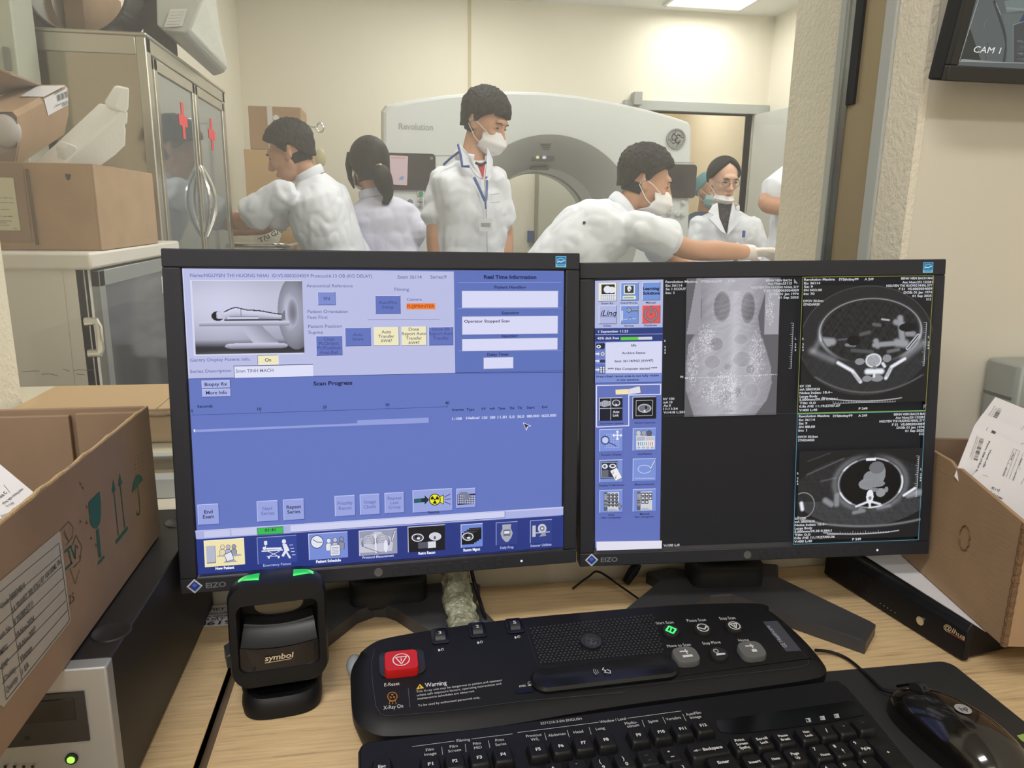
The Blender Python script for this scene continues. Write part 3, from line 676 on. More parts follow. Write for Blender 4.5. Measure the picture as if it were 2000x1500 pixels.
for cx, cy in ((1176, 674), (1262, 668)): G.ell(cx, cy, 30, 20, W_); G.ell(cx, cy, 25, 16, (70, 70, 84)); G.ell(cx-6, cy-3, 7, 9, (10, 10, 14)); G.ell(cx+4, cy+3, 8, 6, W_)
G.ell(1262, 668, 28, 18, (206, 208, 220)); G.ell(1260, 674, 6, 8, (90, 90, 100)); G.rect(1178, 698, 1226, 724, (90, 92, 106)); G.rect(1226, 694, 1266, 722, (226, 228, 240))
for i in range(5): G.line([(1228+i*9, 694), (1228+i*9, 722)], 1.5, (120, 120, 140)); G.line([(1180+i*11, 698), (1180+i*11, 724)], 1.5, (20, 20, 30))
T5('Retro Recon', 1180, 757, 1262, 13, (244, 246, 255), .035)
icon(1390, 612, 1492, 712, (110, 136, 214)); 
for i in range(4): G.rect(1428-i*12, 626+i*8, 1489-i*12, 680+i*8, (14, 14, 18)); G.line([(1428-i*12, 626+i*8), (1489-i*12, 626+i*8)], 1.5, (110, 110, 120))
G.ell(1422, 668, 28, 20, (220, 222, 232)); G.ell(1422, 668, 23, 16, (60, 60, 70)); G.ell(1418, 664, 8, 8, (10, 10, 14)); G.ell(1426, 674, 9, 5, W_)
T5('Recon Mgmt', 1400, 741, 1482, 13, (244, 246, 255), .035)
icon(1562, 602, 1662, 700, (46, 62, 134), (160, 166, 206)); G.rect(1565, 605, 1665, 703, (44, 62, 134)); G.poly([(1590, 610), (1634, 606), (1632, 626), (1642, 650), (1634, 674), (1618, 694), (1606, 694), (1590, 676), (1582, 652), (1592, 628)], (168, 170, 184)); G.rect(1596, 634, 1630, 664, (110, 112, 130)); G.rect(1600, 642, 1626, 652, W_)
T5('Daily Prep', 1580, 729, 1646, 12, (180, 188, 226), .02)
icon(1730, 592, 1830, 690, (46, 62, 134), (160, 166, 206)); G.rect(1733, 595, 1833, 693, (44, 62, 134)); G.rect(1738, 614, 1754, 668, (190, 192, 206)); G.ell(1786, 628, 21, 23, (196, 198, 210)); G.ell(1786, 628, 12, 13, (120, 122, 140)); G.ell(1786, 628, 5, 5, (226, 228, 240)); G.line([(1754, 650), (1822, 644)], 5, (190, 192, 206)); G.poly([(1772, 668), (1786, 648), (1800, 646), (1806, 664)], (150, 152, 170))
T5('Scanner Utilities', 1728, 719, 1832, 12, (180, 188, 226), .02)
G.line([(98, 857), (1893, 721)], 2, (60, 64, 130))
G.build('screen', LM)

# ---------------------------------------------------------------- right screen
G = Gfx((.4062, .7504, .9961), ru, rv, glow=True)
G.rect(-SWH, -SHH, SWH, SHH, (21, 22, 27), px=False)
G.c = (1130, 510, 4.6512)
def C6(x, y): return (x, y)
G.poly([(150, 178), (770, 167), (738, 2592), (150, 2608)], (96, 112, 184))
G.poly([(150, 178), (770, 167), (762, 600), (148, 608)], (176, 184, 222))
def T6(s, x, y, x2, h, col=(34, 36, 70), b=.02): G.text(s, x, y, x2, h, col, b)
def ib(x0, y0, x1, y1, face, lt=(222, 222, 236), dk=(50, 54, 90)):
    G.rect(x0, y0, x1, y1, dk); G.rect(x0, y0, x1-4, y1-4, lt); G.rect(x0+5, y0+5, x1-4, y1-4, face)
ib(182, 197, 347, 364, (236, 232, 200)); G.rect(208, 212, 328, 300, (44, 44, 44)); G.ell(262, 258, 34, 34, W_); G.ell(300, 262, 36, 30, W_); G.rect(198, 300, 340, 358, W_)
for i in range(7): G.line([(204+i*19, 308), (204+i*19, 354)], 2, (90, 90, 96))
for j in range(4): G.line([(200, 312+j*13), (338, 312+j*13)], 2, (90, 90, 96))
ib(382, 194, 544, 360, (112, 146, 214)); G.rect(410, 216, 510, 298, (226, 226, 214)); G.rect(420, 224, 500, 290, (52, 56, 60)); G.ell(460, 248, 19, 22, W_); G.rect(448, 262, 466, 276, W_); G.ell(466, 256, 5, 6, (52, 56, 60)); G.rect(400, 316, 518, 346, (228, 228, 208)); G.rect(406, 328, 500, 338, (120, 170, 140)); G.rect(438, 298, 480, 316, (160, 160, 150))
ib(578, 190, 740, 356, (112, 146, 214)); T6('Learning', 584, 262, 732, 26, (30, 30, 60), .045); T6('Solutions', 582, 304, 736, 26, (30, 30, 60), .045)
T6('Exam Rx', 208, 392, 316, 17); T6('ImageWorks', 382, 388, 534, 17); T6('Manual', 610, 385, 698, 17)
ib(182, 404, 345, 570, (172, 180, 222)); G.text('iLinq', 198, 498, 344, 52, (22, 22, 40), .01, shear=.25); G.line([(196, 505), (320, 504)], 3, (30, 30, 50))
ib(380, 404, 542, 567, (116, 146, 214)); G.line([(452, 446), (538, 444)], 18, (50, 52, 60)); G.line([(452, 444), (538, 442)], 10, (170, 172, 178)); G.ell(455, 444, 24, 24, (50, 52, 60)); G.ell(455, 444, 19, 19, (160, 162, 168)); G.poly([(428, 432), (456, 438), (456, 450), (428, 456)], (116, 146, 214)); G.rect(386, 450, 402, 540, (196, 204, 232)); G.line([(408, 530), (518, 522)], 4, W_); G.line([(446, 534), (470, 508), (486, 534)], 3, (60, 60, 70))
ib(575, 400, 740, 564, (216, 86, 92), (240, 150, 150), (110, 30, 40)); G.ell(655, 484, 54, 54, (70, 40, 46), a0=-PI/2+.5, a1=1.5*PI-.5, ring=20); G.ell(655, 484, 54, 54, (140, 136, 140), a0=-PI/2+.5, a1=1.5*PI-.5, ring=14); G.line([(655, 412), (655, 482)], 20, (70, 40, 46)); G.line([(655, 414), (655, 480)], 13, (140, 136, 140))
T6('InSite', 224, 596, 292, 17); T6('Service', 412, 595, 498, 17); T6('Shutdown', 592, 591, 708, 17)
G.poly([(148, 612), (762, 604), (762, 660), (148, 669)], (40, 58, 124)); T6('1 September 11:23', 178, 650, 447, 21, (220, 224, 240), .02)
G.poly([(148, 672), (760, 664), (758, 722), (148, 730)], (40, 58, 124)); T6('45% disk free', 168, 711, 364, 21, (220, 224, 240), .02)
G.rect(380, 690, 540, 716, (92, 200, 60)); G.rect(540, 688, 666, 712, (206, 210, 222)); G.line([(150, 667), (760, 660)], 3, (200, 206, 236))
G.poly([(242, 738), (756, 726), (752, 1014), (242, 1018)], (212, 214, 240))
T6('Idle', 474, 774, 522, 21, (50, 52, 84)); T6('Archive Status', 390, 844, 604, 20, (50, 52, 84)); T6('Sent: 36114/9/63 (AW47)', 324, 918, 674, 21, (50, 52, 84)); T6('**** Film Composer started ****', 262, 990, 712, 21, (50, 52, 84))
for y, k in ((770, 0), (842, 1), (906, 2), (986, 3)):
    G.rect(152, y-30, 240, y+28, (112, 132, 204))
    if k == 0: G.poly([(156, 748), (228, 742), (238, 756), (232, 796), (160, 798)], (34, 36, 50)); G.ell(180, 776, 20, 16, W_); G.ell(180, 776, 8, 8, (60, 60, 80))
    if k: G.poly([(150, y-8), (174, y-8), (174, y-16), (190, y), (174, y+14), (174, y+6), (150, y+6)], W_)
    if k == 1: G.ell(216, y, 22, 22, (50, 50, 70)); G.ell(216, y, 19, 19, (196, 200, 214)); G.ell(216, y, 6, 6, (70, 70, 90))
    if k == 2: G.rect(192, y-12, 240, y+14, (50, 52, 70))
    if k == 3:
        G.rect(190, y-30, 236, y+28, (24, 26, 44))
        for i in range(2):
            for j in range(3): G.rect(194+i*22, y-27+j*19, 210+i*22, y-13+j*19, W_)
G.poly([(148, 1026), (748, 1018), (746, 1092), (148, 1102)], (124, 142, 208)); T6('Prescribed recon area is not fully visible', 160, 1056, 726, 19, (30, 32, 74)); T6('in the window.', 344, 1087, 550, 19, (30, 32, 74))
G.line([(152, 1106), (748, 1096)], 4, (50, 60, 120))
G.line([(160, 1128), (742, 1116), (740, 1208), (452, 1214), (452, 1492), (160, 1504)], 9, (220, 222, 244), closed=True)
G.poly([(332, 1166), (450, 1160), (452, 1206), (334, 1210)], (240, 226, 176)); G.poly([(452, 1160), (540, 1136), (566, 1142), (570, 1188), (548, 1196), (452, 1206)], (220, 218, 226)); G.poly([(552, 1138), (570, 1144), (572, 1190), (560, 1194)], (110, 112, 130))
ib(184, 1240, 396, 1446, (18, 22, 40), (230, 230, 240)); G.line([(290, 1244), (288, 1440)], 4, (210, 212, 226)); G.line([(188, 1336), (392, 1332)], 4, (210, 212, 226))
G.ell(338, 1286, 38, 30, (200, 202, 210)); G.ell(338, 1284, 30, 22, (60, 62, 70)); G.ell(344, 1284, 9, 9, (10, 10, 14)); G.ell(338, 1300, 9, 6, W_); G.poly([(192, 1280), (230, 1262), (284, 1270), (284, 1310), (230, 1322), (194, 1312)], (176, 178, 190))
for i in range(5): G.line([(204+i*16, 1270), (208+i*16, 1314)], 4, (80, 82, 96))
T6('Auto', 308, 1376, 366, 22, (220, 222, 236)); T6('Link', 308, 1408, 362, 22, (220, 222, 236))
ib(486, 1230, 700, 1428, (14, 16, 26), (210, 214, 236)); G.line([(518, 1264), (668, 1260), (664, 1398), (516, 1402)], 3, (226, 226, 236), closed=True); G.ell(594, 1334, 62, 40, (190, 192, 200)); G.ell(594, 1334, 53, 32, (110, 112, 122)); G.ell(608, 1326, 12, 14, (30, 30, 40)); G.ell(594, 1358, 9, 9, W_)
def im_mat(fn): return lambda X, Y: fn(X, Y)
# scout radiograph
rng = np.random.RandomState(3)
def smooth_noise(X, Y, s, seed):
    r = np.random.RandomState(seed); out = np.zeros_like(X)
    for k in range(10):
        a, b_, p = r.uniform(-1, 1), r.uniform(-1, 1), r.uniform(0, 6.28); L = math.hypot(a, b_)
        out += np.sin((a*X+b_*Y)/L/s*(1+k*.22)+p)
    return out/10
def scout(X, Y):
    v = (Y-160)/1230
    Lx = 1000-25*np.clip(v*3, 0, 1)+60*np.exp(-((Y-720)/60)**2)*.0; Rx = 1790-20*np.clip((v-.2)*3, 0, 1)
    bodyL = np.interp(Y, [160, 500, 640, 740, 900, 1150, 1390], [1100, 1110, 1060, 1000, 985, 985, 1060]); bodyR = np.interp(Y, [160, 500, 640, 800, 950, 1100, 1250, 1390], [1690, 1600, 1620, 1680, 1725, 1738, 1700, 1600])
    g = np.full_like(X, .13)
    e = np.minimum(X-bodyL, bodyR-X); g = np.where(e > 0, .30+.16*np.clip(e/160, 0, 1), g)
    armL = (X > 985) & (X < 1105-(Y-160)*.0) & (Y < 650); g = np.where(armL & (X > 1060-(Y-160)*.16), .34, g)
    armR = (X > 1655) & (X < 1785) & (Y > 260) & (Y < 660-(1785-X)*0); g = np.where(armR, .40, g)
    g = np.where(Y < 270, np.maximum(g, .32*np.exp(-((X-1400)/360)**4)), g)
    def E(cx, cy, rx, ry): return ((X-cx)/rx)**2+((Y-cy)/ry)**2
    for cx, cy, rx, ry, d in ((1285, 410, 75, 135, .22), (1510, 420, 62, 140, .20), (1240, 740, 62, 60, .14), (1210, 900, 70, 60, .08), (1455, 700, 60, 50, .07), (1470, 880, 80, 70, .08), (1545, 970, 40, 42, .12), (1345, 945, 35, 30, .08), (1340, 1215, 66, 62, .10), (1440, 1180, 34, 50, .12), (1230, 1010, 60, 26, .07), (1160, 1160, 50, 50, .06), (1560, 1170, 60, 70, .05)):
        q = E(cx, cy, rx, ry); g -= d*np.clip(1.25-q, 0, .6)/.6
        g += .10*np.exp(-((q-1.12)/.09)**2)*(e > 0)
    g += .10*np.exp(-((X-1400)/45)**2)*(Y > 270)
    for k in range(16): g += .03*np.exp(-((Y-300-k*62)/10)**2)*np.exp(-((X-1400)/40)**2)
    for k in range(7):
        for sx, cx in ((-1, 1285), (1, 1510)): g += .06*np.exp(-((Y-330-k*44-np.abs(X-1400)*.25+((X-cx)/60)**2*8)/5)**2)*(np.abs(X-cx) < 85)
    g += .05*smooth_noise(X, Y, 34, 5)*(e > 0)+.035*smooth_noise(X, Y, 12, 8)*(e > 0)
    sp = rng.rand(*X.shape)
    for cx, cy, rx, ry in ((1700, 450, 45, 150), (1040, 930, 55, 260), (1150, 700, 90, 160), (1600, 850, 80, 260), (1300, 1150, 200, 180)):
        q = np.clip(1-E(cx, cy, rx, ry), 0, 1); g += (sp < .30*q+.0)*.38*(q > 0)
    g = np.where((np.abs(Y-1040-(X-965)*-.019) < 4) & (((X/9).astype(int)) % 2 == 0), .8, g)
    g = np.clip(g, .02, 1); return np.stack([g*.90, g*.88, g*.97], -1)
G.image(975, 158, 1785, 1390, 150, 210, scout)
G.line([(1056, 1306), (1654, 1296)], 4, (170, 172, 180))
for i in range(25): G.line([(1058+i*24.8, 1304-i*.4), (1058+i*24.8, (1282 if i % 5 == 0 else 1291)-i*.4)], 3, (170, 172, 180))
LT = (196, 198, 204)
def TL(s, x, y, x2, h=20, col=LT, b=.03): G.text(s, x, y, x2, h, col, b)
TL('Revolution Maxima', 782, 198, 1070); TL('SYS#ctbay99', 1105, 194, 1292); TL('S 60', 1348, 190, 1414); TL('Ex: 36114', 784, 232, 934); TL('Se: 1 SCOUT', 784, 264, 968); TL('Im: 1', 784, 298, 862)
TL('BENH VIEN BACH', 1690, 186, 1924); TL('Acc Num:25113', 1706, 214, 1924); TL('NGUYEN THI HUONG NHAI, 51Y', 1554, 250, 1988); TL('F 51  VS.0003034059', 1672, 279, 1988); TL('DOB: 01 Jan 1974', 1720, 310, 1986); TL('01 Sep 2025', 1800, 341, 1986)
for s, x, y in (('R', 771, 732), ('2', 771, 786), ('6', 771, 811), ('5', 771, 838), ('L', 1952, 710), ('2', 1950, 762), ('6', 1950, 787), ('5', 1950, 814)): TL(s, x, y, x+14, 17)
TL('70', 912, 1058, 942, 18); TL('kV 100', 762, 1257, 862); TL('mA 10', 762, 1288, 844); TL('Az 0', 762, 1318, 830); TL('11:11:34', 762, 1348, 892); TL('V:1418 L:201', 762, 1380, 956); TL('I 636', 1312, 1366, 1394, 18, (150, 150, 158))
G.line([(1938, 562), (1918, 970)], 3, LT)
for i in range(21): G.line([(1938-i, 562+i*20.4), ((1914 if i % 5 == 0 else 1924)-i, 562+i*20.4)], 3, LT)
G.poly([(1942, 160), (1942, 200), (1978, 206)], (150, 150, 156)); G.line([(756, 1402), (1960, 1376)], 3, (66, 68, 74)); G.line([(1975, 1376), (1990, 160)], 2, (60, 62, 60))
# lower icon rows
G.c = (1130, 800, 4.6512)
T6('AutoView Layouts', 186, 130, 400, 16); T6('Review Layouts', 502, 122, 688, 16)
T6('Routine Display', 202, 412, 384, 16); T6('List/Select', 530, 405, 656, 17); T6('Display Preferences', 176, 689, 408, 16); T6('Measurements', 502, 679, 678, 16)
T6('Auto', 262, 953, 318, 16); T6('Film Composer', 202, 981, 380, 16); T6('Manual', 548, 946, 634, 16); T6('Film Composer', 502, 973, 678, 16)
for x0, y0 in ((183, 172), (484, 163), (183, 449), (484, 438), (183, 722), (484, 713)): ib(x0, y0, x0+212, y0+200, (122, 144, 214), (204, 212, 244), (74, 88, 150))
for i in range(6): G.line([(246+i*22, 212), (246+i*22, 342)], 2, (180, 190, 232)); G.line([(242, 218+i*24), (362, 216+i*24)], 2, (180, 190, 232))
G.ell(234, 270, 36, 36, (20, 24, 50), ring=7); G.ell(234, 270, 26, 26, (200, 206, 232)); G.line([(264, 288), (334, 322)], 7, (20, 24, 50))
for dx, dy in ((1, 0), (-1, 0), (0, 1), (0, -1)): G.poly([(344+dx*46, 226+dy*46), (344+dx*28-dy*16, 226+dy*28-dx*16), (344+dx*28+dy*16, 226+dy*28+dx*16)], (240, 240, 246)); G.line([(344, 226), (344+dx*30, 226+dy*30)], 9, (240, 240, 246))
for x, c in ((534, (196, 198, 204)), (583, (160, 162, 172)), (631, (90, 92, 106))): G.ell(x, 204, 24, 24, (40, 44, 70)); G.ell(x, 204, 21, 21, c); G.rect(x-22, 224, x+22, 262, c)
G.rect(514, 236, 680, 348, (214, 216, 226)); G.rect(518, 240, 592, 272, (176, 178, 190)); G.rect(598, 240, 676, 270, (190, 192, 204)); G.rect(514, 276, 680, 322, (226, 226, 234))
for i, c in enumerate(((80, 110, 150), (100, 160, 190), (70, 150, 190), (110, 180, 200), (150, 150, 160), (200, 160, 120), (214, 130, 80), (190, 120, 90))): G.rect(528+i*18, 284, 536+i*18, 318, c)
for i in range(4): G.ell(537+i*40, 334, 10, 6, (60, 60, 80), ring=3)
G.rect(192, 462, 346, 612, (40, 44, 70)); G.line([(200, 470), (340, 468), (338, 604), (200, 606)], 3, W_, closed=True); G.rect(204, 540, 262, 598, (100, 104, 116)); G.ell(230, 504, 26, 22, (226, 228, 236)); G.ell(300, 502, 30, 20, (226, 228, 236)); G.ell(300, 500, 18, 10, (60, 62, 74)); G.ell(228, 504, 12, 12, (90, 92, 104))
G.poly([(274, 546), (338, 512), (388, 606), (328, 638)], (60, 62, 80)); G.poly([(278, 547), (337, 516), (384, 605), (328, 634)], (236, 236, 240)); G.line([(298, 566), (304, 574), (306, 550)], 4, DK); G.line([(322, 606), (328, 612), (330, 588)], 4, DK)
G.ell(586, 530, 58, 36, (222, 226, 246), ring=4); G.line([(640, 530), (680, 450)], 13, (60, 64, 90)); G.line([(641, 526), (679, 451)], 8, (222, 224, 236)); 
for i in range(14): G.line([(502+i*13, 616), (502+i*13, 606)], 2.5, (210, 214, 240))
G.line([(500, 616), (674, 613)], 2.5, (210, 214, 240))
for k, (x0, y0) in enumerate(((220, 738), (516, 730))):
    G.rect(x0, y0, x0+32, y0+165, (90, 92, 104)); G.rect(x0+34, y0, x0+136, y0+165, (206, 208, 216))
    for j in range(5):
        for i in range(3): G.rect(x0+5+i*9, y0+18+j*11, x0+10+i*9, y0+25+j*11, (214, 216, 224))
    for j in range(4): G.line([(x0+4, y0+90+j*12), (x0+28, y0+90+j*12)], 3, (200, 202, 210))
    for j in range(4):
        for i in range(3):
            if k == 1 and (j*3+i) > 7: continue
            if k == 0: G.ell(x0+47+i*33, y0+22+j*30, 15, 15, (40, 42, 52)); G.ell(x0+47+i*33, y0+20+j*30, 10, 8, (120, 122, 134))
            else: G.rect(x0+38+i*34, y0+8+j*34, x0+68+i*34, y0+38+j*34, (40, 42, 52)); G.ell(x0+53+i*34, y0+23+j*34, 11, 8, (226, 228, 236))
    G.line([(x0+40, y0+150), (x0+100, y0+149)], 3, (90, 92, 104)); G.line([(x0+40, y0+158), (x0+120, y0+157)], 3, (90, 92, 104))
G.poly([(346, 822), (382, 858), (350, 892)], (60, 62, 74)); G.poly([(350, 832), (376, 858), (352, 882)], (140, 142, 152))
G.poly([(150, 1178), (740, 1168), (738, 1240), (152, 1258)], (224, 222, 236)); TL('V:100 L:0', 752, 1222, 898, 20)
# two cross-sections
G.c = (1530, 520, 2.678)
def ringf(q, w): return np.exp(-((np.sqrt(q)-1)/w)**2)
def E_(X, Y, cx, cy, rx, ry): return ((X-cx)/rx)**2+((Y-cy)/ry)**2
def seg(X, Y, x0, y0, x1, y1):
    dx, dy = x1-x0, y1-y0; t = np.clip(((X-x0)*dx+(Y-y0)*dy)/(dx*dx+dy*dy), 0, 1); return np.hypot(X-x0-t*dx, Y-y0-t*dy)
rn_ = np.random.RandomState(11)
def ct1(X, Y):
    g = np.full_like(X, .012); nz_ = smooth_noise(X, Y, 9, 21); nf = rn_.rand(*X.shape)-.5
    body = E_(X, Y, 410, 385, 330, 278); g = np.where(body < 1, .022+.012*nf, g); g += .07*ringf(body, .006)*(Y < 480)
    g = np.where((body < 1) & (Y > 470), .03+.012*nz_, g)
    wall = E_(X, Y, 427, 335, 252, 165); side = np.clip((Y-240)/160, .15, 1)*(Y < 500)
    g += .30*ringf(wall, .035)*side*np.clip(1-(Y-400)/90, 0, 1)+.30*ringf(wall, .012)*(Y < 380)
    g += .16*np.exp(-(seg(X, Y, 140, 430, 250, 480)/16)**2)+.18*np.exp(-(seg(X, Y, 690, 400, 600, 470)/18)**2)+.13*np.exp(-(seg(X, Y, 150, 430, 185, 360)/14)**2)
    inn = wall < .9; g = np.where(inn, .02+.02*np.clip(nz_, -1, 1)+.012*nf, g)
    for p, w, k in (((190, 380, 240, 385), 16, .36), ((195, 400, 225, 395), 12, .34), ((310, 402, 350, 405), 7, .25), ((550, 290, 580, 300), 13, .32), ((570, 270, 590, 400), 13, .34), ((450, 405, 600, 395), 11, .34), ((455, 385, 465, 410), 12, .34), ((560, 395, 600, 400), 18, .36), ((610, 350, 640, 352), 12, .30), ((480, 275, 515, 280), 4, .5), ((440, 300, 470, 305), 8, .12), ((380, 350, 420, 340), 9, .1), ((270, 375, 370, 370), 5, .10), ((520, 440, 570, 430), 8, .16), ((340, 430, 440, 440), 9, .09)):
        g = np.maximum(g, k*(1+.12*nf)*np.clip(1.6-seg(X, Y, *p)/w, 0, 1)*(inn))
    g = np.where(E_(X, Y, 345, 380, 34, 26) < 1, .006, g); g = np.where(E_(X, Y, 610, 318, 44, 22) < 1, .008, g)
    for cx, cy, rx, ry in ((380, 488, 24, 17), (515, 474, 22, 20), (430, 462, 20, 8), (470, 575, 30, 18), (420, 577, 24, 16)): g = np.where(E_(X, Y, cx, cy, rx, ry) < 1, .30+.06*nf, g)
    q = E_(X, Y, 448, 484, 36, 32); g = np.where(q < 1, .42+.25*nf, g); g = np.maximum(g, .95*ringf(q, .12)); g = np.maximum(g, .95*np.clip(1.5-seg(X, Y, 420, 540, 490, 540)/13, 0, 1)); g = np.maximum(g, .9*np.clip(1.5-seg(X, Y, 455, 540, 455, 568)/6, 0, 1)); g = np.where(E_(X, Y, 455, 520, 11, 9) < 1, .2, g)
    g = np.maximum(g, .85*np.clip(1.5-seg(X, Y, 495, 500, 505, 515)/7, 0, 1))
    for p in ((272, 492, 345, 535), (345, 535, 388, 592), (604, 478, 540, 518), (540, 518, 514, 576)):
        d = seg(X, Y, *p); g = np.maximum(g, .95*np.clip(1.35-d/9, 0, 1)); 
    for p in ((352, 550, 384, 588), (536, 525, 518, 565)): g = np.where(seg(X, Y, *p) < 4.5, .5, g)
    for p in ((615, 425, 665, 360),): g = np.maximum(g, .7*np.exp(-((seg(X, Y, *p)-6)/3)**2))
    g += .10*np.exp(-((np.hypot(X-430, (Y-90)*.9)-502)/4)**2)*(Y > 560)+.6*np.exp(-((np.hypot((X-430)*.62, Y-260)-432)/2.2)**2)*(Y > 620)*(X > 200)*(X < 600)
    g = np.clip(g, 0, 1); return np.stack([g*.86, g*.88, g*.95], -1)
G.image(92, 100, 735, 700, 290, 270, ct1)
def ct2(X, Y):
    g = np.full_like(X, .012); nz_ = smooth_noise(X, Y, 9, 31); nf = rn_.rand(*X.shape)-.5
    body = E_(X, Y, 400, 1165, 345, 175); g = np.where(body < 1, .024+.012*nf+.010*nz_, g)
    g = np.where((body < 1) & (Y > 1210), .05+.02*nz_, g); g += .20*np.exp(-((np.hypot((X-430)*.6, Y-860)-480)/5)**2)*(Y > 1265)
    lung = E_(X, Y, 427, 1125, 160, 122); g += .12*np.exp(-((np.sqrt(lung)-1.12)/.09)**2)*np.clip(np.abs(X-427)/120, 0, 1); g = np.where(lung < .98, .003, g)
    rb = ringf(lung, .03); seggs = .35+.65*np.clip(np.sin(np.arctan2(Y-1125, X-427)*5+1.2)*3, 0, 1); g = np.maximum(g, rb*seggs*np.where(Y > 1040, 1, .6))
    g = np.where((np.abs(X-423) < 24) & (np.abs(Y-1010) < 6), .95, g)
    for cx, cy, rx, ry, k in ((468, 1080, 32, 52, .30), (430, 1100, 40, 35, .28), (455, 1050, 38, 30, .18), (410, 1130, 42, 28, .30), (440, 1130, 60, 18, .28), (480, 1174, 24, 22, .34), (448, 1160, 22, 10, .25), (508, 1160, 10, 14, .30)): g = np.where(E_(X, Y, cx, cy, rx, ry) < 1, k*(1+.2*nf), g)
    q = E_(X, Y, 427, 1194, 18, 36); g = np.where(q < 1, .9, g); g = np.where(E_(X, Y, 428, 1200, 8, 9) < 1, .2, g)
    for p in ((427, 1215, 360, 1240), (427, 1215, 480, 1232), (427, 1225, 430, 1242)): g = np.maximum(g, .85*np.clip(1.5-seg(X, Y, *p)/5, 0, 1))
    for p in ((380, 1255, 400, 1262), (350, 1270, 400, 1262), (470, 1250, 530, 1240)): g = np.maximum(g, .25*np.clip(1.5-seg(X, Y, *p)/10, 0, 1))
    g = np.maximum(g, .95*np.clip(1.5-seg(X, Y, 598, 1192, 652, 1158)/6, 0, 1)); g = np.maximum(g, .30*np.clip(1.5-seg(X, Y, 620, 1190, 676, 1180)/16, 0, 1))
    arm = E_(X, Y, 95, 1225, 56, 62); g = np.maximum(g, .35*ringf(arm, .04)*(Y > 1160)*(X > 70)); g = np.maximum(g, np.clip(1.4-seg(X, Y, 86, 1215, 92, 1245)/9, 0, 1)*.95*(X > 72))
    for p in ((205, 1205, 235, 1225), (262, 1180, 262, 1225)): g = np.maximum(g, .28*np.clip(1.5-seg(X, Y, *p)/14, 0, 1))
    g += .10*np.exp(-(seg(X, Y, 110, 1075, 290, 1000)/3)**2)+.06*np.exp(-(seg(X, Y, 110, 1010, 220, 972)/2)**2)+.08*np.exp(-(seg(X, Y, 180, 1110, 250, 1095)/4)**2)
    g += .6*np.exp(-((np.hypot((X-400)*.5, Y-1000)-378)/2.2)**2)*(Y > 1330)*(X > 200)*(X < 585)
    g = np.clip(g, 0, 1); return np.stack([g*.86, g*.88, g*.95], -1)
G.image(68, 960, 690, 1400, 280, 210, ct2)
YL, CY = (150, 150, 60), (80, 150, 170)
G.line([(84, 58), (762, 50), (720, 748), (56, 762)], 2.5, YL, closed=True); G.line([(56, 768), (718, 752), (684, 1418), (36, 1442)], 2.5, CY, closed=True); G.line([(56, 765), (718, 750)], 3, (90, 170, 70))
G.line([(170, 762), (62, 764)], 1, YL)
def TC(s, x, y, x2, h=11.5): G.text(s, x, y, x2, h, LT, .035)
for k, (rows) in enumerate((
    [('Revolution Maxima', 90, 76, 250), ('SYS#ctbay99', 270, 75, 372), ('A 249', 403, 74, 450), ('Ex: 36114', 90, 95, 174), ('Se: 9', 90, 113, 136), ('SN I433.00', 88, 131, 182), ('Im: 70', 88, 150, 144), ('DFOV 50.0cm', 86, 187, 190), ('STND/AR50', 86, 205, 170),
     ('BENH VIEN BACH MAI', 592, 70, 756), ('Acc Num:251132381', 598, 90, 755), ('NGUYEN THI HUONG NHAI, 51Y', 516, 108, 754), ('F 51  VS.0003034059', 580, 125, 753), ('DOB: 01 Jan 1974', 605, 143, 752), ('01 Sep 2025', 650, 161, 750), ('512', 722, 178, 748),
     ('kV 120', 68, 628, 125), ('mA 280/DR30', 67, 645, 172), ('Noise Index: 10.4~', 66, 663, 236), ('Large Body', 66, 681, 160), ('5.000mm/39.38 0.984:1', 65, 698, 262), ('Tilt: 0.0', 65, 716, 150), ('0.8s /HE 11:19:27/07.07', 64, 733, 278), ('V:400 L:40', 63, 752, 158), ('P 249', 372, 744, 418)],
    [('Revolution Maxima', 62, 784, 222), ('SYS#ctbay99', 238, 782, 340), ('A 249', 370, 780, 416), ('Ex: 36114', 62, 803, 146), ('Se: 9', 61, 821, 106), ('SN I88.00', 61, 839, 146), ('Im: 1', 60, 857, 104), ('DFOV 50.0cm', 58, 891, 160), ('STND/AR50', 58, 908, 142),
     ('BENH VIEN BACH MAI', 554, 774, 715), ('Acc Num:251132381', 562, 791, 712), ('NGUYEN THI HUONG NHAI, 51Y', 479, 810, 712), ('F 51  VS.0003034059', 544, 827, 712), ('DOB: 01 Jan 1974', 568, 843, 711), ('01 Sep 2025', 612, 859, 709), ('512', 684, 875, 709),
     ('kV 120', 42, 1313, 98), ('mA 280/DR30', 41, 1330, 144), ('Noise Index: 10.4~', 40, 1347, 206), ('Large Body', 40, 1364, 132), ('5.000mm/39.38 0.984:1', 39, 1381, 232), ('Tilt: 0.0', 39, 1398, 122), ('0.8s /HE 11:19:27/00.06', 38, 1414, 248), ('V:400 L:40', 37, 1432, 130), ('P 249', 338, 1420, 384)])):
    for s, x, y, x2 in rows: TC(s, x, y, x2)
for s, x, y in (('R', 79, 382), ('2', 79, 410), ('6', 78, 425), ('4', 78, 440), ('L', 729, 372), ('2', 728, 400), ('6', 727, 415), ('4', 726, 430), ('R', 52, 1078), ('2', 51, 1103), ('6', 50, 1118), ('4', 50, 1133), ('L', 690, 1056), ('2', 688, 1084), ('6', 687, 1099), ('4', 686, 1114)): TC(s, x, y, x+8, 10)
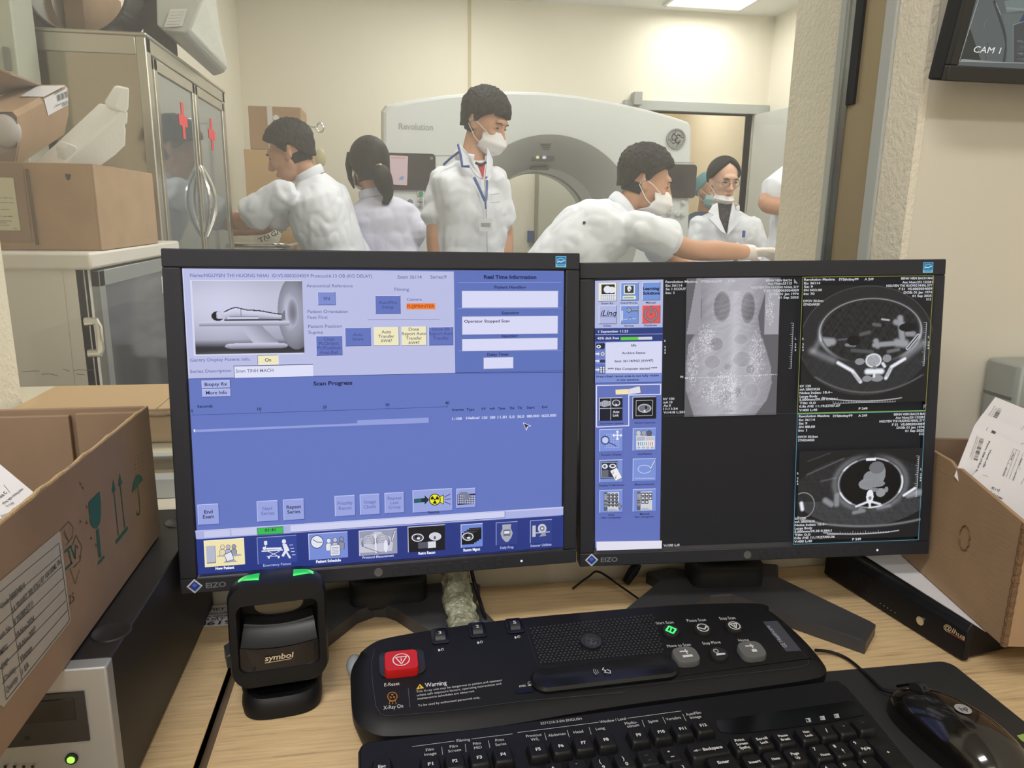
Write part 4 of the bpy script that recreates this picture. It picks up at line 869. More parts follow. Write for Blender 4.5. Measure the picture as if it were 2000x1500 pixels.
for (x0, y0, x1, y1, n, dx, dy) in ((722, 292, 708, 516, 22, -9, 0), (682, 982, 668, 1192, 22, -9, 0), (236, 710, 556, 702, 24, 0, -8), (206, 1388, 520, 1376, 24, 0, -8)):
    G.line([(x0, y0), (x1, y1)], 2, LT)
    for i in range(n+1):
        f_ = i/n; k = 1.7 if i % 5 == 0 else 1; G.line([(x0+(x1-x0)*f_, y0+(y1-y0)*f_), (x0+(x1-x0)*f_+dx*k, y0+(y1-y0)*f_+dy*k)], 1.6, LT)
G.poly([(700, 716), (718, 714), (698, 740)], (120, 122, 128))
G.build('screen', RM)
# ---------------------------------------------------------------- scan console
WHT, DIM = (205, 205, 205), (150, 150, 150)
def inset(poly, dist):
    """polygon moved inwards; dist(nx,ny) gives the amount for an edge normal"""
    n = len(poly); A = sum(poly[i][0]*poly[(i+1) % n][1]-poly[(i+1) % n][0]*poly[i][1] for i in range(n)); s = 1 if A > 0 else -1
    out = []
    for i in range(n):
        a, b_, c = poly[i-1], poly[i], poly[(i+1) % n]
        def nrm(p, q):
            dx, dy = q[0]-p[0], q[1]-p[1]; L = math.hypot(dx, dy) or 1; return (-dy/L*s, dx/L*s)
        n1, n2 = nrm(a, b_), nrm(b_, c); nx, ny = n1[0]+n2[0], n1[1]+n2[1]; L = math.hypot(nx, ny) or 1; nx /= L; ny /= L
        d = dist(-nx, -ny); out.append((b_[0]+nx*d, b_[1]+ny*d))
    return out
def resample(poly, n):
    P = [Vector(p) for p in poly]; P.append(P[0]); L = [0]
    for a, c in zip(P[:-1], P[1:]): L.append(L[-1]+(c-a).length)
    out = []
    for k in range(n):
        t = L[-1]*k/n; i = max(j for j in range(len(L)-1) if L[j] <= t); f = (t-L[i])/max(1e-9, L[i+1]-L[i]); out.append(tuple(P[i].lerp(P[i+1], f)))
    return out
def smoothp(poly, it=2):
    for _ in range(it):
        q = []
        for i in range(len(poly)):
            a = poly[i]; c = poly[(i+1) % len(poly)]
            q += [tuple(a[k]*.75+c[k]*.25 for k in range(len(a))), tuple(a[k]*.25+c[k]*.75 for k in range(len(a)))]
        poly = q
    return poly
cpx = [(684, 1312), (697, 1286), (728, 1262), (764, 1252), (847, 1238), (993, 1217), (1220, 1197), (1341, 1188), (1470, 1185), (1499, 1190), (1525, 1209), (1571, 1250), (1613, 1300), (1615, 1316), (1594, 1327), (1410, 1352), (1180, 1382), (950, 1424), (761, 1440), (728, 1434), (699, 1417), (688, 1396), (685, 1353)]
KS = .16
cn = np.array([0, -KS, 1.])/math.hypot(1, KS)
ot = [WP(x, y, (0, .57, .776), cn) for x, y in cpx]
ot = [(p[0], p[1], p[2]) for p in ot]
con = thing('scan_control_console', 'black scan control console with red reset key and lit start key', 'control console', (.18, .62, .75))
cl = smoothp(ot, 2)
xy = [(p[0], p[1]) for p in cl]
def zc(x, y, d=0): return .776+KS*(y-.57)+d
def dst(nx, ny): return .004 if ny > .5 else .016
i1 = inset(xy, lambda a, c: .45*dst(a, c)); i2 = inset(xy, dst)
b = MB(); b.rings([[(x, y, .7506) for x, y in inset(xy, lambda a, c: .006)], [(x, y, zc(x, y, -.008)) for x, y in xy], [(x, y, zc(x, y)) for x, y in xy],
                   [(x, y, zc(x, y, .0055)) for x, y in i1], [(x, y, zc(x, y, .0078)) for x, y in i2]], True)
b.build('console_body', M_black, con, smooth=True, world=True, angle=35)
# top plate drawing plane
PT = np.array([.18, .62, zc(.18, .62, .0081)]); gu = np.array([1, 0, 0.]); gv = np.array([0, 1, KS])/math.hypot(1, KS)
gy = math.radians(1.8); gu2 = gu*math.cos(gy)+gv*math.sin(gy); gv2 = -gu*math.sin(gy)+gv*math.cos(gy)
g = Gfx(PT, gu2, gv2); g.c = (680, 1180, 3.7037)
FM = g.M()
def onp(x, y, z=0):   # crop position -> point on the plate (world)
    a = g.pix(x, y); return FM@Vector((a[0], a[1], z))
g.line([(190, 325), (170, 420), (175, 560), (200, 735), (235, 795), (275, 808), (700, 775), (1220, 706), (2000, 635)], 2.5, (70, 70, 72))
g.text('E-Reset', 262, 596, 372, 24, WHT, y2=585); g.text('X-Ray On', 256, 764, 398, 27, WHT, y2=748); g.line([(434, 606), (448, 746)], 2.5, (110, 110, 110))
g.poly([(492, 618), (550, 608), (518, 578)], (222, 176, 40)); g.text('!', 514, 610, 524, 18, (20, 20, 10), .04)
g.text('Warning', 558, 602, 714, 30, (215, 215, 215), .01, y2=582)
for i, (s, x2, y0, y2) in enumerate((('This X-ray unit may be dangerous to patient and operator', 1116, 642, 556), ('unless safe exposure factors, operating instructions and', 1108, 668, 582), ('maintenance schedules are observed.', 916, 693, 636), ('To be used by authorized personnel only.', 956, 742, 682))): g.text(s, 494+i*4, y0, x2, 15, WHT, .0, y2=y2)
g.build('warning_print', con); g = Gfx(PT, gu2, gv2); g.c = (680, 1180, 3.7037)
g.text('mic', 1240, 602, 1288, 20, WHT, y2=596); g.ell(1312, 572, 11, 11, WHT, ring=4); g.line([(1300, 590), (1326, 586)], 5, WHT); g.line([(1312, 576), (1312, 590)], 4, WHT)
OR = (176, 116, 40)
g.ell(320, 668, 34, 31, OR, ring=6)
for a in (-PI/2-.5, PI/6-.5, 5*PI/6-.5): g.poly([(320+5*math.cos(a), 668+5*math.sin(a))]+[(320+19*math.cos(a+k*.25), 668+18*math.sin(a+k*.25)) for k in range(5)], OR)
g.line([(300, 696), (300, 706), (344, 702), (342, 692)], 5, OR)
for k in range(3): g.line([(300+k*22, 712), (296+k*26, 724)], 5, OR)
# small icons by the volume wheels
for x, y in ((668, 330), (950, 276), (1220, 238)):
    g.build('volume_symbol', con); g = Gfx(PT, gu2, gv2); g.c = (680, 1180, 3.7037)
    g.rect(x-18, y-4, x-2, y+10, WHT); g.line([(x, y+4), (x+18, y-10)], 4, WHT); g.ell(x+14, y-2, 9, 9, WHT, ring=3)
# talk symbol / right hand panel
g.build('volume_symbols', con); g = Gfx(PT, gu2, gv2)
g.c = (1180, 1170, 4.348)
g.line([(0, 766), (800, 676), (1640, 580), (1712, 566), (1738, 545), (1738, 520), (1640, 400), (1470, 190)], 2.5, (64, 64, 66))
g.line([(262, 136), (430, 460), (425, 480), (380, 490), (0, 536)], 2.5, (46, 46, 48)); 
g.c = (680, 1180, 3.7037); g.line([(1282, 150), (1365, 425), (1390, 450), (1420, 456), (2000, 428)], 2.5, (46, 46, 48)); g.build('panel_lines', con)
for s, x, y, x2, y2, h in (('Start Scan', 444, 216, 592, 206, 22), ('Pause Scan', 708, 194, 868, 186, 22), ('Stop Scan', 984, 176, 1118, 170, 22), ('Move to Scan', 540, 412, 738, 396, 23), ('Stop Move', 840, 388, 992, 376, 23), ('Home', 1146, 362, 1234, 357, 22)): g = Gfx(PT, gu2, gv2); g.c = (1180, 1170, 4.348); g.text(s, x, y, x2, h, WHT, y2=y2); g.build('key_legend', con)
g = Gfx(PT, gu2, gv2); g.c = (1180, 1170, 4.348)
g.poly([(1346, 192), (1470, 185), (1678, 440), (1545, 446)], (62, 63, 74)); g.text('GE Healthcare', 1560, 408, 1402, 27, (160, 162, 172), .005, y2=226)
g.build('maker_plate', con)
# buttons on the plate
def raised(x, y, h):
    d = ray(g.c[0]+x/g.c[2], g.c[1]+y/g.c[2]); P = CC+d*(g.n@(g.O+g.n*h-CC)/(g.n@d)); return Vector(P-g.n*h)
def disc(x, y, rpx, h, m, name, draw=None, sc=None, rx=1.0):
    e = onp(x+rpx, y); r = (e-onp(x, y)).length; c = raised(x, y, h)
    F = FM@Matrix.Translation(FM.inverted()@c)
    b = MB(); rg = []
    for rr, hh in ((1, 0), (1, h*.7), (.93, h), (.0001, h*.93)): rg.append([tuple(F@Vector((r*rr*rx*math.cos(2*PI*k/32), r*rr*math.sin(2*PI*k/32), hh))) for k in range(32)])
    b.rings(rg); o = b.build(name, m, con, smooth=True, world=True)
    if draw:
        q = Gfx(tuple(F@Vector((0, 0, h+.0002))), gu2, gv2); 
        if draw == 'glow': q.glow = True
        q.c = g.c; return o, q, r
    return o, None, r
M_btn = mat('key_black', (.02, .02, .022, 1), .35)
o, q, r = disc(568, 262, 70, .004, M_btn, 'start_key', 'glow'); q.kk = 1.4
q.line([(0, r*.62), (r*.62, 0), (0, -r*.62), (-r*.62, 0)], .0018, (70, 240, 120), px=False, closed=True); q.line([(-r*.18, -r*.22), (r*.12, r*.25)], .0014, (70, 240, 120), px=False); o_ = q.build('symbol', o)
for (x, y, nm) in ((838, 244, 'pause_key'), (1106, 226, 'stop_key')):
    o, q, r = disc(x, y, 68, .004, M_btn, nm, 'p')
    q.ell(0, 0, r*.66, r*.66, (210, 210, 210), px=False, ring=.0012)
    if nm == 'stop_key': q.line([(-r*.42, r*.33), (r*.42, r*.33), (0, -r*.48)], .0012, (210, 210, 210), px=False, closed=True); q.line([(0, r*.15), (0, -r*.15)], .001, (210, 210, 210), px=False)
    else: q.line([(-r*.6, r*.1), (-r*.15, -r*.15), (r*.1, -r*.3), (r*.55, r*.2)], .0014, (210, 210, 210), px=False)
    q.build('symbol', o)
o, q, r = disc(978, 458, 74, .004, M_btn, 'stop_move_key', 'p')
q.ell(-r*.25, r*.35, r*.25, r*.25, (205, 205, 205), px=False, ring=.001); q.poly([(-r*.5, -r*.35), (r*.6, -r*.35), (r*.6, -r*.1), (-r*.4, -.02*r)], (205, 205, 205), px=False); q.build('symbol', o)
def rrect(x, y, wpx, hpx, h, m, name, n=3.2, tilt=0):
    c = raised(x, y, h); wv = (onp(x+wpx, y)-onp(x, y)).length; hv = (onp(x, y+hpx)-onp(x, y)).length
    F = FM@Matrix.Translation(FM.inverted()@c)
    def sup(k, s): t = 2*PI*k/40; cx, sy = math.cos(t), math.sin(t); return (s*wv*math.copysign(abs(cx)**(2/n), cx), s*hv*math.copysign(abs(sy)**(2/n), sy))
    b = MB(); b.rings([[tuple(F@Vector((*sup(k, s), hh))) for k in range(40)] for s, hh in ((1, 0), (1, h*.7), (.95, h), (.3, h*.96))])
    return b.build(name, m, con, smooth=True, world=True), F, wv, hv
for x, y, nm in ((696, 470, 'move_key'), (1256, 425, 'home_key')):
    o, F, wv, hv = rrect(x, y, 108, 66, .006, mat('key_grey', S(98, 98, 98), .4), nm)
    q = Gfx(tuple(F@Vector((0, 0, .0062))), gu2, gv2); q.rect(-wv*.35, -hv*.35, wv*.45, hv*-.08, WHT, px=False) if nm == 'move_key' else q.rect(-wv*.1, -hv*.35, wv*.3, hv*-.05, WHT, px=False)
    q.line([(-wv*.35, hv*.4), (wv*.25, hv*.35)], .0016, WHT, px=False); q.line([(wv*.12, hv*.6), (wv*.12, hv*.05)], .0012, WHT, px=False); q.build('symbol', o)
# talk bar
A1, A2 = onp(-0, 0), 0
g.c = (680, 1180, 3.7037)
a0, a1 = onp(1430, 565), onp(1430+1430/1.174*1.0, 470)
g.c = (1180, 1170, 4.348); e1 = onp(500, 592)
g.c = (680, 1180, 3.7037)
v = (e1-a0); L = v.length; v.normalize(); nrm_ = Vector(g.n); sd = nrm_.cross(v)
F = frame(a0, v, sd, nrm_)
def capsule(L, r, s, h): return [tuple(F@Vector(((L+r*s*math.cos(t)) if math.cos(t) > 0 else r*s*math.cos(t), r*s*math.sin(t), h))) for t in [2*PI*(k+.5)/32 for k in range(32)]]
b = MB(); b.rings([capsule(L, .0145, 1, 0), capsule(L, .0145, 1, .003), capsule(L, .0145, .85, .0055), capsule(L, .0145, .3, .0042)]); tb = b.build('talk_bar', mat('bar_black', (.006, .006, .007, 1), .25), con, smooth=True, world=True)
q = Gfx(tuple(F@Vector((L*.5, 0, .0058))), tuple(v), tuple(sd)); k = .001
for i in range(3): q.ell(-5*k, 0, (3+i*1.8)*k, (3+i*1.8)*k, WHT, px=False, a0=PI-.6, a1=PI+.6, ring=.0006)
q.line([(-1*k, 4*k), (-3*k, 1.5*k), (0, 0), (-2*k, -2*k), (3*k, -4*k), (4*k, -1*k), (1.5*k, 1*k)], .0008, WHT, px=False); q.build('symbol', tb)
# speaker grille (perforated) and its round badge
b = MB(); gp = []
for row in range(15):
    for c_ in range(31):
        u_ = c_/30; vv = row/14
        ax = 1330+50*vv; bx = 2000+100*vv
        x = ax+(2010+70*0-ax)*u_; y = (190+230*vv)+(60-120-0)*u_*1.0
        x = 1320+75*vv+u_*870; y = 175+245*vv-u_*95+vv*u_*20
        if (x-1755)**2+((y-272)*1.15)**2 < 85**2: continue
        P = onp(x+(14 if row % 2 else 0), y, .0002); P2 = FM.inverted()@P
        b.ell((P2.x, P2.y, P2.z), (.0013, .0013, .00045), FM, 8, 4)
tag(b.build('speaker_perforations', mat('perforation_rim', (.022, .022, .022, 1), .45), con, smooth=True, world=True), kind='stuff')
c = onp(1757, 272); F = FM@Matrix.Translation(FM.inverted()@c)
def badge(parent, F, r, ring, face, line, h=.0015):
    b = MB(); b.rings([[tuple(F@Vector((r*s*math.cos(2*PI*k/32), r*s*math.sin(2*PI*k/32), hh))) for k in range(32)] for s, hh in ((1, 0), (1, h), (.88, h), (.84, h*.4), (.01, h*.4))]); o = b.build('badge', face, parent, smooth=True, world=True)
    q = Gfx(tuple(F@Vector((0, 0, h*.45))), tuple(F.col[0][:3]), tuple(F.col[1][:3]), step=r*.001)
    q.ell(0, 0, r*.86, r*.86, line, px=False, ring=r*.07)
    for a in range(4):
        t = a*PI/2+.4; q.ell(r*.72*math.cos(t), r*.72*math.sin(t), r*.16, r*.16, line, px=False, a0=t+2, a1=t+5, ring=r*.06)
    # interlaced script monogram
    q.ell(-r*.26, r*.12, r*.2, r*.28, line, px=False, a0=.5, a1=6.0, ring=r*.09); q.line([(-r*.1, 0), (-r*.08, -r*.4), (-r*.3, -r*.5), (-r*.42, -r*.34)], r*.08, line, px=False)
    q.ell(r*.22, r*.22, r*.18, r*.16, line, px=False, a0=.2, a1=4.6, ring=r*.09); q.ell(r*.22, -r*.18, r*.24, r*.24, line, px=False, a0=1.8, a1=6.1, ring=r*.09); q.line([(r*.44, -r*.1), (r*.1, -r*.45)], r*.06, line, px=False)
    q.build('monogram', o); return o
badge(con, F, .0105, None, M_btn, (92, 92, 94))
# red emergency key in its well
g.c = (680, 1180, 3.7037)
rim, F, wv, hv = rrect(390, 412, 165, 100, .002, mat('well_rim', (.02, .02, .022, 1), .25), 'reset_well', 5)
o, F, wv, hv = rrect(384, 402, 121, 72, .009, mat('reset_red', S(196, 28, 28), .35), 'reset_key', 7)
q = Gfx(tuple(F@Vector((0, 0, .0092))), gu2, gv2); q.ell(0, 0, .0076, .0076, (236, 214, 214), px=False, ring=.0011); q.line([(-.0052, .0036), (.0052, .0036), (0, -.0058)], .0011, (236, 214, 214), px=False, closed=True); q.line([(0, .0018), (0, -.0018)], .0009, (236, 214, 214), px=False); q.build('symbol', o)
# volume wheels on the back edge
for x, y, s in ((664, 240, '3'), (935, 195, '2'), (1204, 165, '5')):
    c = onp(x, y); F = FM@Matrix.Translation(FM.inverted()@c)
    b = MB(); b.rbox((-.0085, -.010, -.001), (.0085, .012, .0012), .003, F); b.build('wheel_well', M_gloss, con, world=True)
    b = MB(); b.cyl((-.005, .001, -.0035), .0085, .010, (1, 0, 0), 24, M=F); wh = b.build('volume_wheel', M_btn, con, smooth=True, world=True)
    q = Gfx(tuple(F@Vector((0, .001, .0052))), gu2, gv2); q.text(s, -.0016, -.0022, .0016, .0042, (190, 190, 190), .02, px=False); q.build('digit', wh)
g.c = (680, 1180, 3.7037); c = onp(1275, 630); F = FM@Matrix.Translation(FM.inverted()@c)
b = MB(); b.rbox((-.0085, -.0022, -.001), (.0085, .0022, .0006), .002, F); b.build('microphone_slot', M_gloss, con, world=True)
b = MB(); p = WZ(684, 1300, .768); b.ell((p[0]+.004, p[1], .768), (.008, .014, .009)); b.build('side_knob', mat('knob_grey', S(150, 156, 160), .4), con, smooth=True, world=True)

# ---------------------------------------------------------------- keyboard
kn = np.array([0, -.06, 1.])/math.hypot(1, .06); kp = (.2, .5, .779)
kb = thing('keyboard', 'black computer keyboard with white film and window legends above its keys', 'keyboard', (.2, .47, .75))
kpx = [(699, 1462), (704, 1452), (716, 1446), (900, 1424), (1160, 1389), (1400, 1356), (1600, 1329), (1636, 1326), (1652, 1337), (1680, 1368), (1790, 1500), (1860, 1585), (704, 1760), (700, 1600)]
kt = [tuple(WP(x, y, kp, kn)) for x, y in kpx]
b = MB(); bot = [(p[0], p[1], .7545) for p in kt]
b.rings([bot, [(p[0], p[1], p[2]-.004) for p in kt], [(p[0]+(.2-p[0])*.006, p[1]+(.45-p[1])*.02, p[2]) for p in kt]])
b.build('case', M_black, kb, world=True, bevel=.0012)
ky = math.radians(3.2); ku = np.array([math.cos(ky), math.sin(ky), .06*math.sin(ky)]); ku /= np.linalg.norm(ku); kv = np.cross(kn, ku)
g = Gfx(np.array(kp)+kn*.0002, ku, kv); g.c = (800, 1320, 3.2258)
KW = (200, 200, 200)
g.text('5271210-3-EN ENGLISH', 828, 308, 1086, 15, KW, y2=276)
g.line([(16, 446), (284, 411)], 3, KW); g.line([(390, 398), (648, 366)], 3, KW); g.text('Filming', 298, 418, 382, 17, KW, y2=408)
g.line([(680, 358), (1192, 293)], 3, KW); g.line([(1372, 268), (1710, 222)], 3, KW); g.text('Window / Level', 1202, 300, 1366, 17, KW, y2=277)
for p in (((202, 448), (208, 498)), ((350, 430), (356, 480)), ((496, 408), (506, 456)), ((850, 360), (862, 406)), ((992, 342), (1006, 388)), ((1130, 324), (1144, 370)), ((1464, 280), (1480, 324)), ((1594, 262), (1614, 304)), ((1720, 242), (1742, 286))): g.line(p, 2.5, KW)
for s, x, y, x2, y2 in (('Film', 104, 478, 154, 471), ('Image', 94, 507, 170, 497), ('Film', 254, 458, 304, 451), ('Screen', 244, 486, 324, 475), ('Film', 402, 440, 450, 433), ('MID', 408, 466, 456, 459), ('Print', 542, 418, 596, 411), ('Series', 542, 446, 610, 437), ('Previous', 736, 392, 832, 380), ('W/L', 766, 414, 818, 408), ('Abdomen', 876, 388, 984, 374), ('Head', 1036, 368, 1096, 359), ('Lung', 1176, 347, 1232, 339), ('Medio-', 1360, 313, 1436, 302), ('stinum', 1374, 331, 1448, 320), ('Spine', 1508, 302, 1568, 292), ('Vertebra', 1620, 286, 1712, 273), ('AutoFilm', 1746, 256, 1838, 242), ('Image', 1772, 276, 1840, 266)):
    g.text(s, x, y, x2, 17, KW, y2=y2)
g.build('case_print', kb)
g.c = (1300, 1320, 4.348); FK = g.M()
pp = [g.pix(x, y) for x, y in ((424, 384), (1560, 216), (1600, 222), (1682, 335), (1400, 395), (1000, 452), (650, 492), (560, 494), (470, 480), (440, 440))]
b = MB(); b.rings([[tuple(FK@Vector((p[0], p[1], h))) for p in pp] for h in (-.001, .0006)]); lp = b.build('lock_light_panel', M_gloss, kb, world=True)
g2 = Gfx(tuple(FK@Vector((0, 0, .0008))), ku, kv); g2.c = g.c
for x, y, s in ((1212, 376, '1'), (1332, 358, 'A'), (1452, 340, 'A')): g2.poly([(x-26, y-14), (x+14, y-20), (x+26, y+16), (x-14, y+20)], (170, 170, 170)); g2.text(s, x-9, y+12, x+9, 22, (10, 10, 10), .03)
g2.build('lock_symbols', lp)
# keys: all share a frame aligned with the case
KT = (.2, .5, .7865)
def key(cx, cy, wu, texts, name='key', size=17, hgt=.008, hu=1):
    """cx,cy: photo position of the cap's middle; wu: width in units"""
    P = Vector(WP(cx, cy, KT, kn)); F = frame(P, ku, kv, kn); w = .019*wu/2; d = .019*hu/2; g0 = .0006
    def rr(x, y, z): return [tuple(F@Vector((sx*x+0, sy*y+oy, z))) for sx, sy, oy in ((-1, -1, 0), (1, -1, 0), (1, 1, 0), (-1, 1, 0))]
    def rc(x, y, z, r=.0022, oy=0):
        out = []
        for ax, ay, a0 in ((x-r, y-r, 0), (-x+r, y-r, 1), (-x+r, -y+r, 2), (x-r, -y+r, 3)):
            for k in range(4): t = (a0+k/3)*PI/2; out.append(tuple(F@Vector((ax+r*math.cos(t), ay+r*math.sin(t)+oy, z))))
        return out
    b = MB(); b.rings([rc(w-g0, d-g0, -hgt), rc(w-g0-.0012, d-g0-.0012, -.002, oy=.0004), rc(w-.0026, d-.0022, -.0005, oy=.001), rc(w-.0036, d-.0032, 0, oy=.001), rc(w*.5, d*.5, -.0004, oy=.001)])
    o = b.build(name, mat('keycap', (.0065, .0065, .007, 1), .42, bump=(1400, .12, None, .0003), spec=.3), kb, smooth=True, world=True, angle=50)
    if texts:
        q = Gfx(tuple(F@Vector((0, 0, .0003))), ku, kv)
        for s, ox, oy, ww, hh in texts: q.text(s, (ox-ww/2)*.001, (oy-hh/2)*.001, (ox+ww/2)*.001, hh*.001, KW, .03, px=False)
        q.build('legend', o)
B5 = lambda x, y: (800+x/3.2258, 1320+y/3.2258); B6 = lambda x, y: (1300+x/4.348, 1320+y/4.348)
for i, (x, y) in enumerate(((132, 553), (286, 533), (440, 511), (590, 492), (810, 460), (954, 439), (1096, 419), (1238, 399), (1443, 370), (1585, 350), (1720, 330), (1850, 309))): key(*B5(x, y+3), 1, [('F%d' % (i+1), 0, 0, 4.2 if i < 9 else 6, 3.1)])
rowa = WP(1311, 1474, KT, kn); 
for x, y, t in ((1311, 1473.5, (('+', -1, 3, 2.4, 2.4), ('=', 0, -2.6, 3, 1.6))), (1266.5, 1480, (('_', -1, 3, 3, .6), ('-', 0, -2.6, 2, .5))), (1221.5, 1486.5, ((')', -1, 3, 1.4, 3.6), ('0', 0, -3, 2.4, 3.2))), (1176.5, 1493, (('(', -1, 3, 1.4, 3.6), ('9', 0, -3, 2.4, 3.2))), (1131, 1499.5, (('*', -1, 3.6, 1.6, 1.6), ('8', 0, -3, 2.4, 3.2))), (1085, 1506, (('&', -1, 3.2, 2.6, 3), ('7', 0, -3, 2.4, 3.2))), (1039, 1512.5, (('^', -1, 3.6, 2, 1.4), ('6', 0, -3, 2.4, 3.2))), (992, 1519, (('%', -1, 3.2, 3, 3), ('5', 0, -3, 2.4, 3.2)))): key(x, y, 1, t)
key(1385, 1462.5, 2, [('Backspace', 3, 0, 17, 3), ('←', -10.5, 0, 7, 2)], 'backspace_key')
key(1415, 1492, 1.45, [('Enter', 0, 2, 10, 3)], 'enter_key', hu=1)
key(1336, 1502, 1, [(']', 0, 2, 1.4, 3)]); key(1290, 1508.5, 1, [('[', 0, 2, 1.4, 3)]); key(746, 1497, 1, [('Esc', 0, 0, 6, 3)], 'escape_key')
for x, y, L3 in ((1449, 1453, ('Print', 'Screen', 'SysRq')), (1490, 1446.5, ('Scroll', 'Lock')), (1531.5, 1440.5, ('Pause', 'Break')), (1577, 1433, ('Num', 'Lock')), (1474, 1488, ('Insert',)), (1515, 1482, ('Home',)), (1555, 1476, ('Page', 'Up'))):
    n = len(L3); key(x, y, 1, [(s, 0, (n-1)*2.1-i*4.2, 1.55*len(s)+.8, 2.6) for i, s in enumerate(L3)])
for x, y, t in ((1614, 1427, (('/', 0, 0, 2, 4),)), (1650, 1421, (('*', 0, 1, 1.8, 1.8),)), (1688, 1414.5, (('-', 0, 2, 2, .5),)), (1605, 1469, (('7', -4, 4, 2.2, 3), ('Home', 1, -3, 8, 2.6))), (1644, 1463.5, (('8', -4, 4, 2.2, 3), ('↑', 0, -2, 2, 4))), (1684, 1457, (('9', -4, 4, 2.2, 3), ('PgUp', 1, -3, 8, 2.6))), (1628, 1506, (('4', -4, 4, 2.2, 3),)), (1664, 1500, (('5', -4, 4, 2.2, 3),)), (1703, 1494, (('6', -4, 4, 2.2, 3),))): key(x, y, 1, t)
key(1738, 1473, 1, [('+', 0, 2, 2.8, 2.8)], 'plus_key', hu=2)

# ---------------------------------------------------------------- mouse mat, mouse, cable
t = thing('mouse_mat', 'thin dark mouse mat with a fine striped corner under the black mouse', 'mouse mat', (.43, .48, .75))
o = t.location; b = MB(); b.rbox((.30-o.x, .30-o.y, .0004), (.5775-o.x, .622-o.y, .003), .012, seg=6); b.build('mat_sheet', mat('mat_dark', (.022, .023, .024, 1), .55, bump=(700, .2, None, .0004)), t)
g = Gfx((.5, .5, .7533), (1, 0, 0), (0, 1, 0)); g.c = (1560, 1080, 3.5705)
for i in range(22): g.line([(1108+i*9.5, 796+i*8.8), (975+i*8, 990+i*4)], 1.2, (66, 68, 62))
GLN, TEA = (150, 176, 90), (70, 108, 104)
g.line([(1370, 1230), (1500, 1310), (1430, 1390), (1520, 1480)], 2.5, (84, 96, 60)); g.line([(1500, 1310), (1600, 1260)], 2.5, (84, 96, 60)); g.poly([(1520, 1276), (1600, 1256), (1600, 1340), (1550, 1310)], GLN); g.poly([(1516, 1400), (1620, 1330), (1640, 1480), (1560, 1470)], TEA)
for x, y in ((1466, 1350), (1500, 1452), (1498, 1312), (1440, 1392)): g.ell(x, y, 6, 5, GLN)
g.build('mat_print', t)
mt = thing('computer_mouse', 'glossy black computer mouse with a silver round logo', 'mouse', (.487, .505, .7535), (0, 0, math.radians(10)))
def mouse_h(x, y):   # x across -1..1, y along -1(front/cable)..1
    return .034*max(0, 1-abs(x)**2.6)**.5*max(0, 1-abs(y)**2.8)**.42*(.80+.22*math.cos((y-.25)*1.6))
b = MB(); nx, ny = 28, 40; rg = []
for j in range(ny+1):
    y = -1+2*j/ny; wd = .0335*(.72+.28*math.sin((min(1, (y+1)/1.3))*PI/2))*max(.0001, 1-abs(y)**5)**.4
    rg.append([(wd*math.cos(PI*i/nx), -y*.064, .0035+mouse_h(math.cos(PI*i/nx)*.999, y)) for i in range(nx+1)]+[(wd*math.cos(PI-PI*i/6), -y*.064, 0) for i in range(7)])
b.rings(rg, True); b.build('shell', mat('mouse_gloss', (.008, .007, .006, 1), .14, coat=.6), mt, smooth=True)
b = MB()
b.tube([(0, .064-.0, .016), (0, .052, .026), (0, .034, .0335)], .0014, 8); b.build('button_seam', M_gloss, mt)
b = MB(); b.cyl((-.004, .040, .0265), .0085, .008, (1, 0, 0), 24); b.build('scroll_wheel', M_blackm, mt, smooth=True)
Pm = mt.matrix_world@Vector((0, -.004, .0388)); mh = mt.matrix_world.to_3x3()
q = Gfx(tuple(Pm), tuple(mh@Vector((-1, 0, 0)).normalized()), tuple(mh@Vector((0, -1, -.06)).normalized())); r = .0068
q.u = np.array(mh@Vector((1, 0, 0))); q.v = np.array(mh@Vector((0, 1, 0))); q.n = np.cross(q.u, q.v)
q.ell(0, 0, r, r, (150, 150, 152), px=False); q.text('hp', -r*.55, -r*.35, r*.6, r*.75, (16, 16, 16), .02, px=False, shear=.2); q.build('logo', mt)
pts = [WZ(1592, 1270, .757), WZ(1625, 1274, .754), WZ(1660, 1290, .7535), WZ(1700, 1325, .756), WZ(1722, 1346, .760), mt.matrix_world@Vector((0, .062, .010))]
def curve_pts(P, n=8):
    P = [Vector(p) for p in P]; P = [P[0]]+P+[P[-1]]; out = []
    for i in range(1, len(P)-2):
        for k in range(n):
            t = k/n; a, b_, c, d = P[i-1], P[i], P[i+1], P[i+2]
            out.append(.5*((2*b_)+(-a+c)*t+(2*a-5*b_+4*c-d)*t*t+(-a+3*b_-3*c+d)*t**3))
    out.append(P[-2]); return out
b = MB(); b.tube(curve_pts(pts), .0017, 10); tag(b.build('mouse_cable', M_black, smooth=True), 'thin black cable running from the mouse behind the scan console', 'cable')
b = MB(); b.tube(curve_pts([WZ(1118, 1150, .757), WZ(1150, 1126, .772), WZ(1170, 1117, .778), WZ(1215, 1147, .765), WZ(1283, 1195, .757), WZ(1300, 1207, .756)]), .0013, 8); tag(b.build('thin_cable', M_black, smooth=True), 'thin black wire looping over the desk behind the scan console', 'cable')
P0 = WY(1222, 1138, .835); P1 = WY(1246, 1100, .84)
b = MB(); b.tube([P0, Vector(P0).lerp(Vector(P1), .6), P1], [.006, .0075, .006], 10, flat=.8); b.tube([P1, Vector(P1)+Vector((.01, 0, .05)), Vector(P1)+Vector((.02, -.01, .12))], .003, 8); tag(b.build('cable_plug', M_black, smooth=True), 'black cable plug hanging behind the right monitor near its left corner', 'cable')
